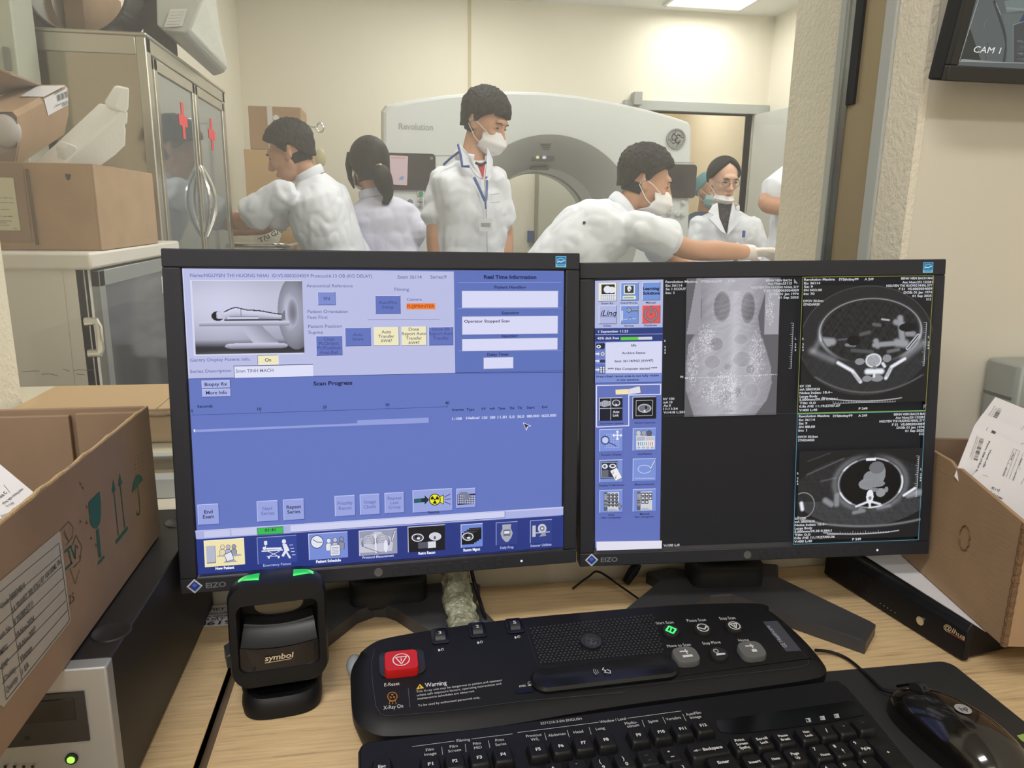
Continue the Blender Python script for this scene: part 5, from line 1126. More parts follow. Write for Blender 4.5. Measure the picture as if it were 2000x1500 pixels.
# bubble-wrapped lead hanging from left monitor
P = [WY(884, 1100, .80), WZ(888, 1140, .80), WZ(900, 1180, .775), WZ(912, 1228, .763)]
b = MB(); pts = curve_pts([Vector((P[0][0], .79, .84)), Vector((P[0][0]+.001, .785, .815)), Vector((.066, .775, .79)), Vector((.070, .745, .771)), Vector((.074, .712, .765))], 10)
b.tube(pts, [(.0155+.001*math.sin(i*1.7)+.003*(i/len(pts)), .010) for i in range(len(pts))], 24, up=(0, -.5, .8))
wr = b.build('wrapped_lead', mat('cloudy_plastic', S(150, 150, 128), .12, bump=(130, 1.0, None, .006), var=(90, .35), spec=.9), smooth=True, subsurf=2)
tx = bpy.data.textures.new('crinkle', 'CLOUDS'); tx.noise_scale = .012; d = wr.modifiers.new('crinkle', 'DISPLACE'); d.texture = tx; d.strength = .006; d.texture_coords = 'GLOBAL'
wr2 = thing('wrapped_lead', 'lead wrapped in crinkled clear plastic in front of the left monitor stand', 'cable', (.07, .74, .75)); wr.name = 'plastic_wrap'; wr.parent = wr2; wr.matrix_parent_inverse = wr2.matrix_world.inverted()
b = MB(); b.rbox((.060, .695, .7575), (.092, .722, .770), .004); b.build('plug', M_blackm, wr2, world=True, bevel=.002)
b = MB(); b.tube(curve_pts([(.078, .80, .85), (.086, .79, .80), (.094, .765, .772), (.098, .735, .762), (.102, .70, .757)]), .0022, 10); tag(b.build('monitor_cable', M_black, smooth=True), 'black cable beside the plastic wrapped lead under the left monitor', 'cable')

# ---------------------------------------------------------------- barcode scanner
sc = thing('barcode_scanner', 'black presentation barcode scanner with green lights in front of left monitor', 'barcode scanner', (-.1125, .662, .75), (0, 0, math.radians(7)))
def sup(rx, ry, n, k, N=48): t = 2*PI*k/N; c, s_ = math.cos(t), math.sin(t); return rx*math.copysign(abs(c)**(2/n), c), ry*math.copysign(abs(s_)**(2/n), s_)
b = MB()
def rg(rx, ry, z, oy=0, n=3.2): return [(sup(rx, ry, n, k)[0], sup(rx, ry, n, k)[1]+oy, z) for k in range(48)]
b.rings([rg(.036, .033, .0005), rg(.037, .034, .008), rg(.0345, .031, .016), rg(.0315, .028, .019), rg(.026, .021, .0175), rg(.023, .018, .0135)])
b.build('base', M_black, sc, smooth=True, angle=50)
# neck walls curving up at both sides and back
b = MB()
for s in (-1, 1): b.tube([(s*.032, .012, .014), (s*.0325, .008, .030), (s*.033, .004, .046)], [(.006, .018), (.0055, .015), (.006, .013)], 16, up=(0, 1, 0))
b.tube([(0, .018, .012), (0, .02, .03), (0, .022, .05)], [(.028, .008)]*3, 20, up=(0, 1, 0))
b.build('neck', M_black, sc, smooth=True)
# head: rounded rectangular frame, leaning back, hollow behind a sunken window
TH = math.radians(-9)
H = Matrix.Translation((0, 0, .0235))@Matrix.Rotation(TH, 4, 'X')
def rr2(w, z0, z1, y, r, N=10, sag=0):
    out = []
    for cx, cz, a0 in ((w-r, z1-r, 0), (-w+r, z1-r, 1), (-w+r, z0+r, 2), (w-r, z0+r, 3)):
        for k in range(N):
            t = (a0+k/(N-1))*PI/2; x, z = cx+r*math.cos(t), cz+r*math.sin(t)
            if z < (z0+z1)/2: z -= sag*(1-(x/w)**2)
            out.append((x, y, z))
    return out
b = MB()
outer = [rr2(.036, .008, .091, .042, .022), rr2(.041, .003, .096, .030, .022), rr2(.0445, .0, .0995, .005, .019), rr2(.0445, .0, .0995, -.012, .017, sag=.002), rr2(.0425, .002, .0965, -.0195, .015, sag=.003), rr2(.0365, .0155, .079, -.0205, .007, sag=.003), rr2(.0357, .0165, .078, -.0185, .006, sag=.003), rr2(.0345, .0175, .077, .022, .006)]
b.rings(outer, True, H); b.build('head', M_black, sc, smooth=True, angle=45)
b = MB(); pl_ = []
for y, zt in ((-.0192, .0385), (-.0150, .0395)):
    row = [(-.0352+.0704*i/16, y+.0015*(abs(i-8)/8)**2, zt-.0035*(1-((i-8)/8)**2)) for i in range(17)]+[(.0352-.0704*i/16, y+.0015*(abs(i-8)/8)**2, .0170-.003*(1-((i-8)/8)**2)) for i in range(17)]
    pl_.append(row)
b.rings(pl_, True, H); b.build('front_plate', mat('scanner_plate', (.006, .006, .007, 1), .22), sc)
b = MB(); vs = []; N = 16
for i in range(N+1):
    x = -.0345+.069*i/N; sg = 1-((i-8)/8)**2
    vs += [(x, -.0178, .0390-.0035*sg), (x*.94, .004, .0520-.004*sg), (x*.92, .0043, .0535-.004*sg), (x*.9, .0205, .0575-.006*sg)]
fs = []
for i in range(N):
    for j in range(3): fs.append((i*4+j, (i+1)*4+j, (i+1)*4+j+1, i*4+j+1))
b.add(vs, fs, H); b.build('inner_shelf', mat('shelf_grey', (.022, .022, .024, 1), .4, bump=(1500, .2, None, .0004)), sc, smooth=True, angle=50)
b = MB(); b.rings([[(.024*math.copysign(abs(math.cos(2*PI*k/32))**.7, math.cos(2*PI*k/32)), .0213, .064+.011*math.sin(2*PI*k/32)) for k in range(32)], [(.023*math.copysign(abs(math.cos(2*PI*k/32))**.7, math.cos(2*PI*k/32)), .0208, .064+.0103*math.sin(2*PI*k/32)) for k in range(32)]], True, H)
b.build('mirror', mat('scan_mirror', S(104, 100, 90), .2, .5), sc)
mm = mat('green_glow_stripes', (.02, .2, .05, 1), .4, emis=((.03, .85, .12, 1), 1.5)); nt = mm.node_tree; bs = nt.nodes['Principled BSDF']
tc = nt.nodes.new('ShaderNodeTexCoord'); wv_ = nt.nodes.new('ShaderNodeTexWave'); wv_.wave_type = 'RINGS'; wv_.inputs['Scale'].default_value = 130; nt.links.new(tc.outputs['Object'], wv_.inputs[0])
r_ = nt.nodes.new('ShaderNodeValToRGB'); r_.color_ramp.elements[0].color = (.0, .25, .03, 1); r_.color_ramp.elements[1].color = (.08, .95, .16, 1); nt.links.new(wv_.outputs['Fac'], r_.inputs[0]); nt.links.new(r_.outputs[0], bs.inputs['Emission Color'])
def topz(x, y):
    ys = [(-.0195, .0425, .0965, .015), (-.012, .0445, .0995, .017), (.005, .0445, .0995, .019), (.030, .041, .096, .022), (.042, .036, .091, .022)]
    for a_, c_ in zip(ys[:-1], ys[1:]):
        if a_[0] <= y <= c_[0]:
            f = (y-a_[0])/(c_[0]-a_[0]); z = []
            for q_ in (a_, c_): e = max(0, abs(x)-(q_[1]-q_[3])); z.append(q_[2]-(q_[3]-math.sqrt(max(0, q_[3]**2-e*e))))
            return z[0]*(1-f)+z[1]*f
    return .09
for s in (-1, 1):
    b = MB(); vs = []; fs = []; n_ = 10
    for i in range(n_+1):
        for j in range(n_+1):
            u_ = i/n_; v_ = j/n_; x = s*(.0155+.0185*u_); y0_ = -.0125+.003*u_; y1_ = .009-.010*u_*u_
            y = y0_+(y1_-y0_)*v_; vs.append((x, y, topz(x, y)+.0005))
    for i in range(n_):
        for j in range(n_): fs.append((i*(n_+1)+j, (i+1)*(n_+1)+j, (i+1)*(n_+1)+j+1, i*(n_+1)+j+1))
    b.add(vs, fs, H); b.build('green_light', mm, sc, smooth=True)
hm = sc.matrix_world@H
q = Gfx(tuple(hm@Vector((0, -.0199, .0255))), tuple((hm.to_3x3()@Vector((1, 0, 0)))), tuple((hm.to_3x3()@Vector((0, 0, 1)))))
q.text('symbol', -.0135, -.001, .0125, .0052, (196, 178, 152), .02, px=False, shear=.15); q.line([(-.0135, -.0028), (.010, -.0022)], .0006, (196, 178, 152), px=False)
for i in range(3): q.ell(-.026, -.008, .001+i*.0014, .001+i*.0014, (50, 50, 52), px=False, a0=-.9, a1=.7, ring=.0005)
q.build('logo', sc)

# ---------------------------------------------------------------- computer case with the big carton on it
pc = thing('computer_case', 'black desktop computer case with silver front lying on the side desk', 'computer case', (-.40, .69, .75))
o = pc.location
b = MB(); b.box((-.62, .548, .752), (-.2175, .848, .8755)); b.build('case_shell', mat('case_black', (.020, .019, .020, 1), .45, bump=(1800, .12, None, .0002)), pc, world=True, bevel=.0012)
b = MB(); b.box((-.62, .534, .7515), (-.2165, .5475, .8765)); fp = b.build('front_panel', mat('case_silver', S(172, 174, 176), .42, .35), pc, world=True, bevel=.0015)
g = Gfx((-.4, .5336, .8), (1, 0, 0), (0, 0, 1)); g.c = (0, 900, 2.5)
b = MB(); x0, z1 = g.pix(410, 1124)[0]-.4, g.pix(410, 1124)[1]+.8; z0 = g.pix(438, 1362)[1]+.8
b.box((-.60, .5325, z0), (x0, .5345, z1)); bay = b.build('drive_bay', mat('bay_grey', (.030, .030, .034, 1), .4), pc, world=True)
xd = g.pix(362, 1155); xe = g.pix(370, 1258)
b = MB(); b.box((-.59, .5318, xe[1]+.8), (xd[0]-.4, .5328, xd[1]+.8)); b.build('disc_drive', mat('drive_dark', (.014, .014, .018, 1), .35), pc, world=True, bevel=.0006)
g.rect(252, 1302, 368, 1345, (16, 16, 18)); g.ell(256, 1284, 5, 4, (16, 16, 18)); g.k += 60
for x in (30, 75, 120, 163): g.ell(x, 1488, 9, 7, (20, 20, 30))
g.ell(138, 1348, 16, 12, (30, 30, 34)); g.build('front_marks', pc)
p = g.pix(351, 1452); b = MB(); b.cyl((p[0]-.4, .534, p[1]+.8), .0045, -.002, (0, 1, 0), 20); b.build('power_ring', M_blackm, pc, world=True)
b = MB(); b.ell((p[0]-.4, .5315, p[1]+.8), (.0028, .0012, .0028)); b.build('power_light', mat('led_green', (.1, .3, .02, 1), .4, emis=((.25, 1, .06, 1), 2.2)), pc, world=True)
for q_ in ((543, 836), (868, 302)):
    p = WZ(q_[0]/2.5, 900+q_[1]/2.5, .8758) if q_[0] < 800 else WZ(350, 1020, .8758)
    b = MB(); b.lathe((p[0], p[1], .8754), [(.0005, .0004), (.0125, .0004), (.0135, .0012), (.0145, .0012), (.0152, .0)], 32); b.build('foot_dimple', _mats['case_black'], pc, world=True, smooth=True)

def carton(name, label, x0, x1, y0, y1, z0, z1, m, cat='cardboard box', t=.004, flaps=(), M=None, group=None, edge=True):
    """open carton: bottom, four walls; M places it"""
    c = thing(name, label, cat, (0, 0, 0), M=M if M is not None else Matrix.Translation(((x0+x1)/2, (y0+y1)/2, z0)), group=group)
    ox, oy, oz = (0, 0, 0) if M is not None else ((x0+x1)/2, (y0+y1)/2, z0)
    X0, X1, Y0, Y1, Z1 = x0-ox, x1-ox, y0-oy, y1-oy, z1-oz; Z0 = z0-oz
    b = MB(); b.box((X0+t, Y0+t, Z0), (X1-t, Y1-t, Z0+t)); b.build('bottom_panel', m, c)
    b = MB(); b.box((X0, Y0, Z0), (X0+t, Y1, Z1)); b.build('side_panel', m, c, bevel=.001)
    b = MB(); b.box((X1-t, Y0, Z0), (X1, Y1, Z1)); b.build('side_panel', m, c, bevel=.001)
    b = MB(); b.box((X0+t, Y0, Z0), (X1-t, Y0+t, Z1)); b.build('end_panel', m, c, bevel=.001)
    b = MB(); b.box((X0+t, Y1-t, Z0), (X1-t, Y1, Z1)); b.build('end_panel', m, c, bevel=.001)
    return c
bx = carton('open_carton', 'large open cardboard carton with green handling symbols on the computer case', -.56, -.245, .33, .775, .8775, 1.0165, M_cardd)
b = MB()   # torn corrugated lip along the near rim
rim = []
for k in range(60): y = .335+.437*k/59; rim.append((-.2468+.0006*noise.noise((y*90, 5, 0)), y, 1.0160+.0020*noise.noise((y*40, 0, 0))))
b.tube(rim, [.0016+.0007*noise.noise((k*2.3, 3, 0)) for k in range(60)], 8); b.build('torn_rim', M_cardin, bx, world=True, smooth=True)
xs = WY(152, 870, .770)[0]
b = MB(); b.box((-.55, .7635, .885), (xs-.003, .770, 1.011)); b.build('inner_flap', M_cardd, bx, world=True, bevel=.001)
b = MB(); b.box((xs+.003, .7640, .885), (-.251, .7705, 1.0125)); b.build('inner_flap', M_cardd, bx, world=True, bevel=.001)
g = Gfx((-.2447, .6, .95), (0, 1, 0), (0, 0, 1)); g.c = (0, 880, 6); GR = (34, 92, 74)
g.poly([(1040, 603), (1168, 478), (1182, 600), (1186, 740), (1172, 850), (1140, 905), (1105, 915), (1070, 880), (1052, 800), (1042, 690)], GR)
g.poly([(1128, 930), (1158, 908), (1172, 1060), (1190, 1245), (1158, 1260), (1140, 1080)], GR); g.poly([(1145, 1342), (1152, 1300), (1222, 1230), (1226, 1255), (1190, 1300)], GR)
g.build('handling_symbol', bx); g = Gfx((-.2447, .6, .95), (0, 1, 0), (0, 0, 1)); g.c = (0, 880, 6)
g.line([(1335, 470), (1388, 985)], 9, GR); g.poly([(1328, 335), (1312, 498), (1336, 478), (1356, 465)], GR); g.line([(1408, 390), (1462, 900)], 9, GR); g.poly([(1402, 262), (1388, 418), (1410, 402), (1434, 388)], GR); g.line([(1362, 1070), (1494, 908)], 17, GR)
g.build('handling_symbol', bx); g = Gfx((-.2447, .6, .95), (0, 1, 0), (0, 0, 1)); g.c = (0, 880, 6)
g.poly([(1548, 492), (1556, 400), (1590, 300), (1620, 276), (1655, 290), (1676, 345), (1660, 362), (1648, 358), (1640, 384), (1626, 388), (1612, 430), (1596, 430), (1584, 462), (1570, 462)], GR)
g.line([(1612, 420), (1632, 560), (1642, 700), (1628, 752), (1608, 745), (1602, 710)], 7, GR)
g.build('handling_symbol', bx); g = Gfx((-.2447, .6, .95), (0, 1, 0), (0, 0, 1)); g.c = (0, 880, 6)
DG = (78, 84, 60)
g.line([(705, 940), (805, 832), (860, 900), (845, 1020), (775, 1110)], 5, DG); g.line([(890, 990), (958, 1120), (940, 1290), (860, 1370)], 5, DG); g.line([(890, 990), (850, 1110)], 5, DG); g.line([(760, 1190), (830, 1120), (880, 1260), (885, 1110)], 12, GR); g.line([(770, 1390), (840, 1320), (800, 1160)], 12, GR); g.line([(750, 930), (800, 1060), (745, 960)], 4, DG); g.line([(820, 1380), (880, 1560), (930, 1400)], 4, DG)
g.text('25', 810, 1810, 870, 60, DG, y2=1760)
g.build('handling_symbol', bx); g = Gfx((-.2447, .6, .95), (0, 1, 0), (0, 0, 1)); g.c = (0, 880, 6)
for k in range(26):
    r_ = random.Random(k); x = 860+r_.random()*330; y = 260+r_.random()*1000
    if k < 12: g.poly([(x, y), (x+14, y+30), (x+4, y+48), (x-6, y+20)], (96, 72, 56))
for j in range(5):
    for i in range(3): g.ell(1575+i*40+j*3, 70+i*-18+j*48, 4, 7, (70, 48, 40))
g.build('print_specks', bx)
g = Gfx((-.2446, .6, .95), (0, 1, 0), (0, 0, 1)); g.c = (0, 880, 6)
# shipping label
g.poly([(-420, 1890), (690, 945), (708, 960), (828, 1980), (824, 2005), (40, 3010), (20, 2990), (-300, 2900)], (178, 174, 164))
g.c = (0, 1050, 4.2857); LK = (70, 68, 66); TK = (96, 94, 92)
RL = [((492, 48), (-200, 620)), ((500, 148), (-200, 760)), ((512, 245), (-180, 890)), ((524, 340), (-160, 1010)), ((536, 434), (-140, 1130)), ((548, 530), (-80, 1180)), ((562, 610), (20, 1225)), ((580, 694), (50, 1360))]
for a, c in RL: g.line([a, c], 3, LK)
g.line([(492, 48), (580, 694)], 3.5, LK); g.line([(76, 475), (180, 1190)], 3, LK); g.line([(10, 1080), (50, 1360)], 3, LK)
for s, x, y, x2, y2, h in (('80834814', 92, 530, 208, 418, 34), ('ULTRAVIST 300 SOLU BT 10X100ML VN', 104, 636, 505, 218, 30), ('KT078RS(Y1)', 120, 740, 276, 570, 32), ('18-Nov-2024', 136, 850, 284, 696, 30), ('18-Nov-2027', 152, 948, 298, 786, 30), ('Vietnam', 168, 1046, 266, 938, 28), ('1 EA', 184, 1148, 240, 1080, 28), ('Code', 6, 600, 74, 536, 28), ('Batch No.', -30, 880, 92, 760, 28), ('MFG', 0, 985, 60, 930, 28), ('EXP', 10, 1110, 68, 1050, 28), ('Country', 30, 1210, 128, 1110, 28), ('Quantity', 50, 1305, 146, 1190, 28)): g.text(s, x, y, x2, h, TK, .02, y2=y2)
g.build('shipping_label', bx)
# documents in the carton
def sheet(name, label, P, cat='paper', prints=None, group=None, m=None):
    t = thing(name, label, cat, tuple(P[0]), group=group)
    b = MB(); n = (Vector(P[1])-Vector(P[0])).cross(Vector(P[2])-Vector(P[0])).normalized()*.0008
    b.rings([[tuple(Vector(p)-n) for p in P], [tuple(Vector(p)) for p in P]]); b.build('sheet', m or M_paper, t, world=True)
    if prints:
        u_ = (Vector(P[1])-Vector(P[0])).normalized(); 
        nn = n.normalized(); 
        if nn.dot(Vector(CC)-Vector(P[0])) < 0: nn = -nn
        v_ = nn.cross(u_); q = Gfx(tuple(Vector(P[0])+nn*.0012), tuple(u_), tuple(v_)); prints(q); q.build('sheet_print', t)
    return t
def plq(px, P, n): return [tuple(WP(x, y, P, n)) for x, y in px]
pl, nl = (-.33, .60, .98), (.35, -.45, .85)
def prL(q):
    q.c = (0, 880, 6)
    q.text('nhà C', 10, 560, 86, 34, (50, 50, 50), .01, y2=492); q.line([(45, 402), (115, 490)], 6, (60, 60, 60)); q.text('tổng ngọc không tiêm', 40, 632, 276, 26, (70, 70, 70), .01, y2=452); q.text('Tờ 15 (đỏ)', 80, 664, 170, 24, (100, 100, 100), .01, y2=618)
    q.line([(140, 690), (172, 712), (204, 690), (172, 668)], 4, (90, 90, 90), closed=True)
    for i in range(9): q.line([(4+i*10, 760-i*3), (50+i*9, 815-i*9)], 5 if i % 2 else 3, (70, 70, 84))
    q.poly([(0, 600), (60, 690), (120, 760), (0, 850)], (196, 198, 212)) if False else None
sheet('patient_form', 'white printed form sticking out of the carton with green symbols', plq([(-60, 1010), (-60, 870), (0, 908), (72, 968), (72, 980), (20, 1040), (-40, 1080)], pl, nl), prints=prL)
# sticker on the desk by the left monitor
t = thing('desk_sticker', 'white printed sticker on the desk behind the barcode scanner', 'sticker', (-.21, .82, .75))
b = MB(); b.box((-.262, .802, .7502), (-.163, .848, .7506)); b.build('sheet', M_paper, t, world=True)
g = Gfx((-.21, .82, .7508), (1, 0, 0), (0, 1, 0)); 
for s, y, x0, x1, h in (('TÂN VIET', .016, -.036, .008, .006), ('CHUYÊN CUNG CẤP THIẾT BỊ', .007, -.036, .036, .004), ('TEL. 04.38686868', .0015, -.030, .030, .0025), ('KỸ THUẬT', -.006, -.036, .012, .005), ('0 8619', -.016, -.03, .022, .008)): g.text(s, x0, y, x1, h, (60, 60, 66), .02, px=False)
g.build('sheet_print', t)

# ---------------------------------------------------------------- recorder, carton and papers on the right
dv = thing('video_recorder', 'flat black video recorder under the cardboard box on the right', 'video recorder', M=Matrix.Translation((.592, .622, .75))@Matrix.Rotation(math.radians(9.9), 4, 'Z'))
b = MB(); b.box((.004, .0, .003), (.19, .205, .044)); b.build('recorder_body', M_black, dv, bevel=.0015)
b = MB(); b.rings([[(0, -.002, .003), (.006, -.004, .003), (.006, .207, .003), (0, .205, .003)], [(0, -.002, .036), (.006, -.004, .036), (.006, .207, .036), (0, .205, .036)], [(.006, -.002, .0455), (.012, -.004, .0455), (.012, .207, .0455), (.006, .205, .0455)]]); b.build('front_panel', M_gloss if False else M_black, dv, bevel=.001)
b = MB(); b.cyl((-.0002, .052, .020), .005, -.003, (1, 0, 0), 20); b.build('lock', M_chrome, dv, smooth=True)
b = MB()
for r_ in range(7):
    for c_ in range(9): b.cyl((.0002, .128+c_*.0042+(r_ % 2)*.002, .010+r_*.0038), .0011, -.0008, (1, 0, 0), 6)
tag(b.build('vent_holes', M_blackm, dv), kind='stuff')
for i in range(5): b = MB(); b.ell((-.0006, .088+i*.0055, .010), (.0006, .0009, .0006)); b.build('status_light', mat('led_dim', S(120, 116, 100), .4), dv)
dm = dv.matrix_world.to_3x3(); q = Gfx(tuple(dv.matrix_world@Vector((-.0012, .012, .028))), tuple(dm@Vector((0, -1, 0))), tuple(dm@Vector((0, 0, 1))))
q.text('@lhua', -.012, -.001, .014, .0062, (196, 176, 140), .01, px=False, shear=.2); q.line([(-.006, -.0026), (.014, -.002)], .0007, (170, 60, 50), px=False); q.build('logo', dv)
t = sheet('loose_paper', 'blank white sheet between the black recorder and the cardboard box', [(.600, .605, .7962), (.66, .60, .7962), (.78, .74, .7962), (.75, .80, .7962), (.582, .80, .7962)])
A_ = Vector((.593, .575, .7975)); ybox = math.radians(-10.3)
BM = Matrix.Translation(A_)@Matrix.Rotation(ybox, 4, 'Z')
dirx = Vector((math.cos(math.radians(-10)), math.sin(math.radians(-10)), 0))
BM = Matrix.Translation(A_)@Matrix.Rotation(math.radians(-10), 4, 'Z')
rb = thing('document_carton', 'plain brown cardboard carton full of papers in the right corner', 'cardboard box', M=BM)
b = MB(); b.box((.004, .004, 0), (.168, .200, .004)); b.build('bottom_panel', M_card, rb)
b = MB(); pr_ = [(0, 0, 0), (0, .205, 0), (0, .205, .150), (0, .150, .150), (0, .132, .150), (0, .120, .1455), (0, .112, .1475), (0, 0, .1315)]
b.rings([[(x, y, z) for x, y, z in pr_], [(x+.004, y, z) for x, y, z in pr_]]); b.build('side_panel', M_card, rb, bevel=.0008)
b = MB(); b.box((.004, 0, 0), (.170, .004, .1315)); b.build('end_panel', M_card, rb, bevel=.0008)
b = MB(); b.box((.166, .004, 0), (.170, .205, .145)); b.build('side_panel', M_card, rb, bevel=.0008)
b = MB(); b.box((.004, .201, 0), (.166, .205, .155)); b.build('end_panel', M_cardd, rb, bevel=.0008)
b = MB(); b.tube([(.0018, .0018, z*.131/24) for z in range(25)], [.003+.0006*(k % 2) for k in range(25)], 8); b.build('corrugated_corner', mat('corner_dark', S(120, 92, 64), .9, bump=(400, 1)), rb)
b = MB(); cm_ = rb.matrix_world
pc_ = [(.0, .148+.010*math.cos(2*PI*k/16), .080+.012*math.sin(2*PI*k/16)) for k in range(16)]
b.tube([( -.0006, .085+.009*math.cos(2*PI*k/20)*(1+.1*math.sin(3*k)), .078+.014*math.sin(2*PI*k/20)) for k in range(20)], .0008, 6); b.build('tape_scar', _mats['corner_dark'], rb)
def bars(q, x, y, dx, dy, nx_, ny_, n=14, sd=1):
    """barcode from (x,y) along (dx,dy), bar length (nx_,ny_)"""
    r_ = random.Random(sd)
    for i in range(n):
        f = i/n; q.line([(x+dx*f, y+dy*f), (x+dx*f+nx_, y+dy*f+ny_)], r_.choice((2, 4, 6)), (40, 40, 40))
pn = (-.25, -.85, .45)
def p1(q):
    q.c = (1840, 760, 5.5556); bars(q, 610, 205, -60, 100, 40, 16, 12, 2); q.text('2019-12-82', 640, 235, 610, 14, (50, 50, 50), .01, y2=320) if False else None
    q.line([(889, 400), (848, 450), (889, 470)], 2.5, (60, 60, 60)); q.line([(575, 180), (505, 290)], 3, (90, 90, 90)); q.line([(592, 200), (530, 300)], 3, (120, 120, 120))
def p2(q):
    q.c = (1840, 760, 5.5556); bars(q, 545, 445, -14, 30, 40, 18, 6, 3); q.line([(498, 415), (480, 450)], 3, (100, 100, 100)); q.line([(855, 600), (870, 586), (889, 590)], 2.5, (60, 60, 60))
def p3(q):
    q.c = (1840, 760, 5.5556); bars(q, 412, 530, -76, 240, 42, 14, 26, 4); q.line([(380, 505), (300, 740)], 3, (90, 90, 90)); q.line([(395, 520), (315, 760)], 3, (120, 120, 120))
    q.text('Phòng 208 (Tầng 2)', 505, 560, 360, 16, (60, 60, 64), .02, y2=900); q.text('Thanh nộp', 520, 650, 440, 16, (60, 60, 64), .02, y2=850)
    for a, c in (((775, 645), (650, 950)), ((840, 672), (720, 985)), ((805, 660), (690, 965)), ((775, 645), (840, 672)), ((708, 800), (740, 815)), ((878, 690), (760, 1000)), ((822, 852), (850, 865)), ((889, 960), (840, 1060))): q.line([a, c], 2.5, (70, 70, 74))
    q.text('DTTT', 750, 770, 785, 13, (60, 60, 60), .03, y2=695); q.text('DTTT', 838, 830, 872, 13, (60, 60, 60), .03, y2=755); q.text('thành tiền', 664, 952, 705, 12, (60, 60, 60), .02, y2=850); q.text('thành tiền', 768, 1000, 806, 12, (60, 60, 60), .02, y2=900)
def p4(q):
    q.c = (1840, 760, 5.5556); q.line([(442, 930), (496, 946)], 3, (120, 120, 120)); q.text('BỘ Y TẾ', 536, 1078, 620, 20, (60, 60, 60), .02, y2=1116); q.text('BỆNH VIỆN BẠCH MAI', 432, 1082, 650, 20, (60, 60, 60), .02, y2=1200); q.text('07 - Viện Tim Mạch', 420, 1122, 592, 18, (60, 60, 60), .02, y2=1216)
B3_ = lambda L: [(1840+x/5.5556, 760+y/5.5556) for x, y in L]
yb = .72
for k, (px, lab, pf) in enumerate(((B3_([(575, 86), (1300, 380), (1200, 900), (500, 700), (440, 270)]), 'rearmost printed sheet with a short barcode in the right carton', p1),
                     (B3_([(440, 264), (1300, 640), (1200, 1100), (400, 900), (345, 400)]), 'second printed sheet from the back with a tiny barcode in the right carton', p2),
                     (B3_([(345, 400), (1300, 790), (1260, 1500), (400, 1300), (130, 945)]), 'large printed form with long barcode and table in the right carton', p3),
                     (B3_([(430, 845), (1300, 1230), (1250, 1800), (600, 1500), (245, 1010)]), 'folded white letter with centred heading at front of the right carton', p4))):
    yy = .705-.014*k; sheet('printed_form', lab, plq(px, (.68, yy, .95), pn), prints=pf, group=None)
# grey plastic case in the corner
p = WY(1985, 790, .80)
t = thing('grey_case', 'small rounded grey plastic case on the wall behind the papers', 'plastic case', (.80, .83, .97))
b = MB(); b.rbox((.772, .79, .955), (.836, .853, 1.035), .012, axis=2); b.build('case_shell', mat('case_grey', S(160, 164, 160), .4), t, world=True, bevel=.004)
b = MB(); b.box((.771, .80, .99), (.7725, .845, .993)); b.build('case_seam', mat('case_seam', S(110, 114, 112), .4), t, world=True)
# wall mounted camera screen
tl = math.radians(11.7)
cu_, cv_ = Vector((1, 0, 0)), Vector((0, -math.sin(tl), math.cos(tl)))
Oc = Vector((.6165, .7995, 1.3629)); CM = frame(Oc, cu_, cv_, cu_.cross(cv_))
cc = thing('surveillance_monitor', 'small black surveillance monitor reading CAM 1 mounted high on the wall', 'monitor', M=CM)
b = MB(); W2, H2 = .21, .165; bz = .0165
b.box((0, 0, -.03), (W2, H2, -.004)); b.build('back_cover', M_blackm, cc, bevel=.003)
b = MB(); b.box((0, 0, -.006), (W2, bz, .003)).box((0, H2-bz, -.006), (W2, H2, .003)).box((0, bz, -.006), (.011, H2-bz, .003)).box((W2-.011, bz, -.006), (W2, H2-bz, .003)); b.build('bezel', mat('cctv_bezel', (.03, .03, .028, 1), .45), cc, bevel=.0015)
b = MB(); b.box((.09, .05, -.05), (.13, .12, -.03)); b.build('wall_bracket', M_blackm, cc)
g = Gfx(tuple(Oc), tuple(cu_), tuple(cv_), glow=True); g.rect(.011, bz, W2-.011, H2-bz, (92, 98, 98), px=False); g.c = (1840, 0, 9.375)
g.poly([(505, 495), (315, 1110), (360, 1085), (710, 1110)], (60, 62, 58)); g.line([(950, 20), (1130, 560), (1180, 800), (1130, 1130)], 46, (66, 70, 70)); g.line([(985, 60), (1075, 270)], 12, (140, 146, 146)); g.poly([(1140, 20), (1500, -60), (1500, 190), (1180, 230)], (112, 122, 120)); g.poly([(1180, 130), (1500, 150), (1500, 200), (1170, 170)], (128, 136, 134)); g.poly([(1100, 250), (1500, 250), (1500, 380), (1300, 450), (1290, 1135), (1190, 1130), (1180, 700)], (98, 106, 104))
g.poly([(1410, 400), (1500, 240), (1500, 390)], (62, 74, 100)); g.poly([(1310, 470), (1500, 400), (1500, 1140), (1300, 1135)], (76, 78, 78)); g.line([(1300, 1135), (1300, 455), (1500, 392)], 6, (150, 154, 152))
for i in range(14): r_ = random.Random(i); x = 1330+r_.random()*150; y = 700+r_.random()*400; g.line([(x, y), (x+60, y+r_.uniform(-30, 30)), (x+110, y+20)], 6, r_.choice(((130, 134, 134), (48, 50, 54), (110, 112, 116))))
g.line([(826, 800), (822, 850), (790, 1120)], 22, (58, 60, 62)); g.line([(826, 810), (815, 940), (788, 1115)], 8, (110, 114, 114)); g.line([(826, 350), (820, 380)], 10, (116, 120, 120)); g.line([(768, 415), (766, 490)], 10, (112, 118, 118))
g.poly([(360, 1080), (600, 1100), (1100, 1130), (330, 1112)], (150, 152, 146)); g.line([(660, -10), (308, 1122), (2200, 1175)], 6, (196, 198, 194))
g.text('CAM 1', 560, 958, 1060, 118, (226, 228, 226), .0, shear=.05)
g.build('screen', cc)
b = MB(); b.box((.70, .80, 1.40), (.78, .853, 1.48)); b.build('wall_mount', M_blackm, cc, world=True)
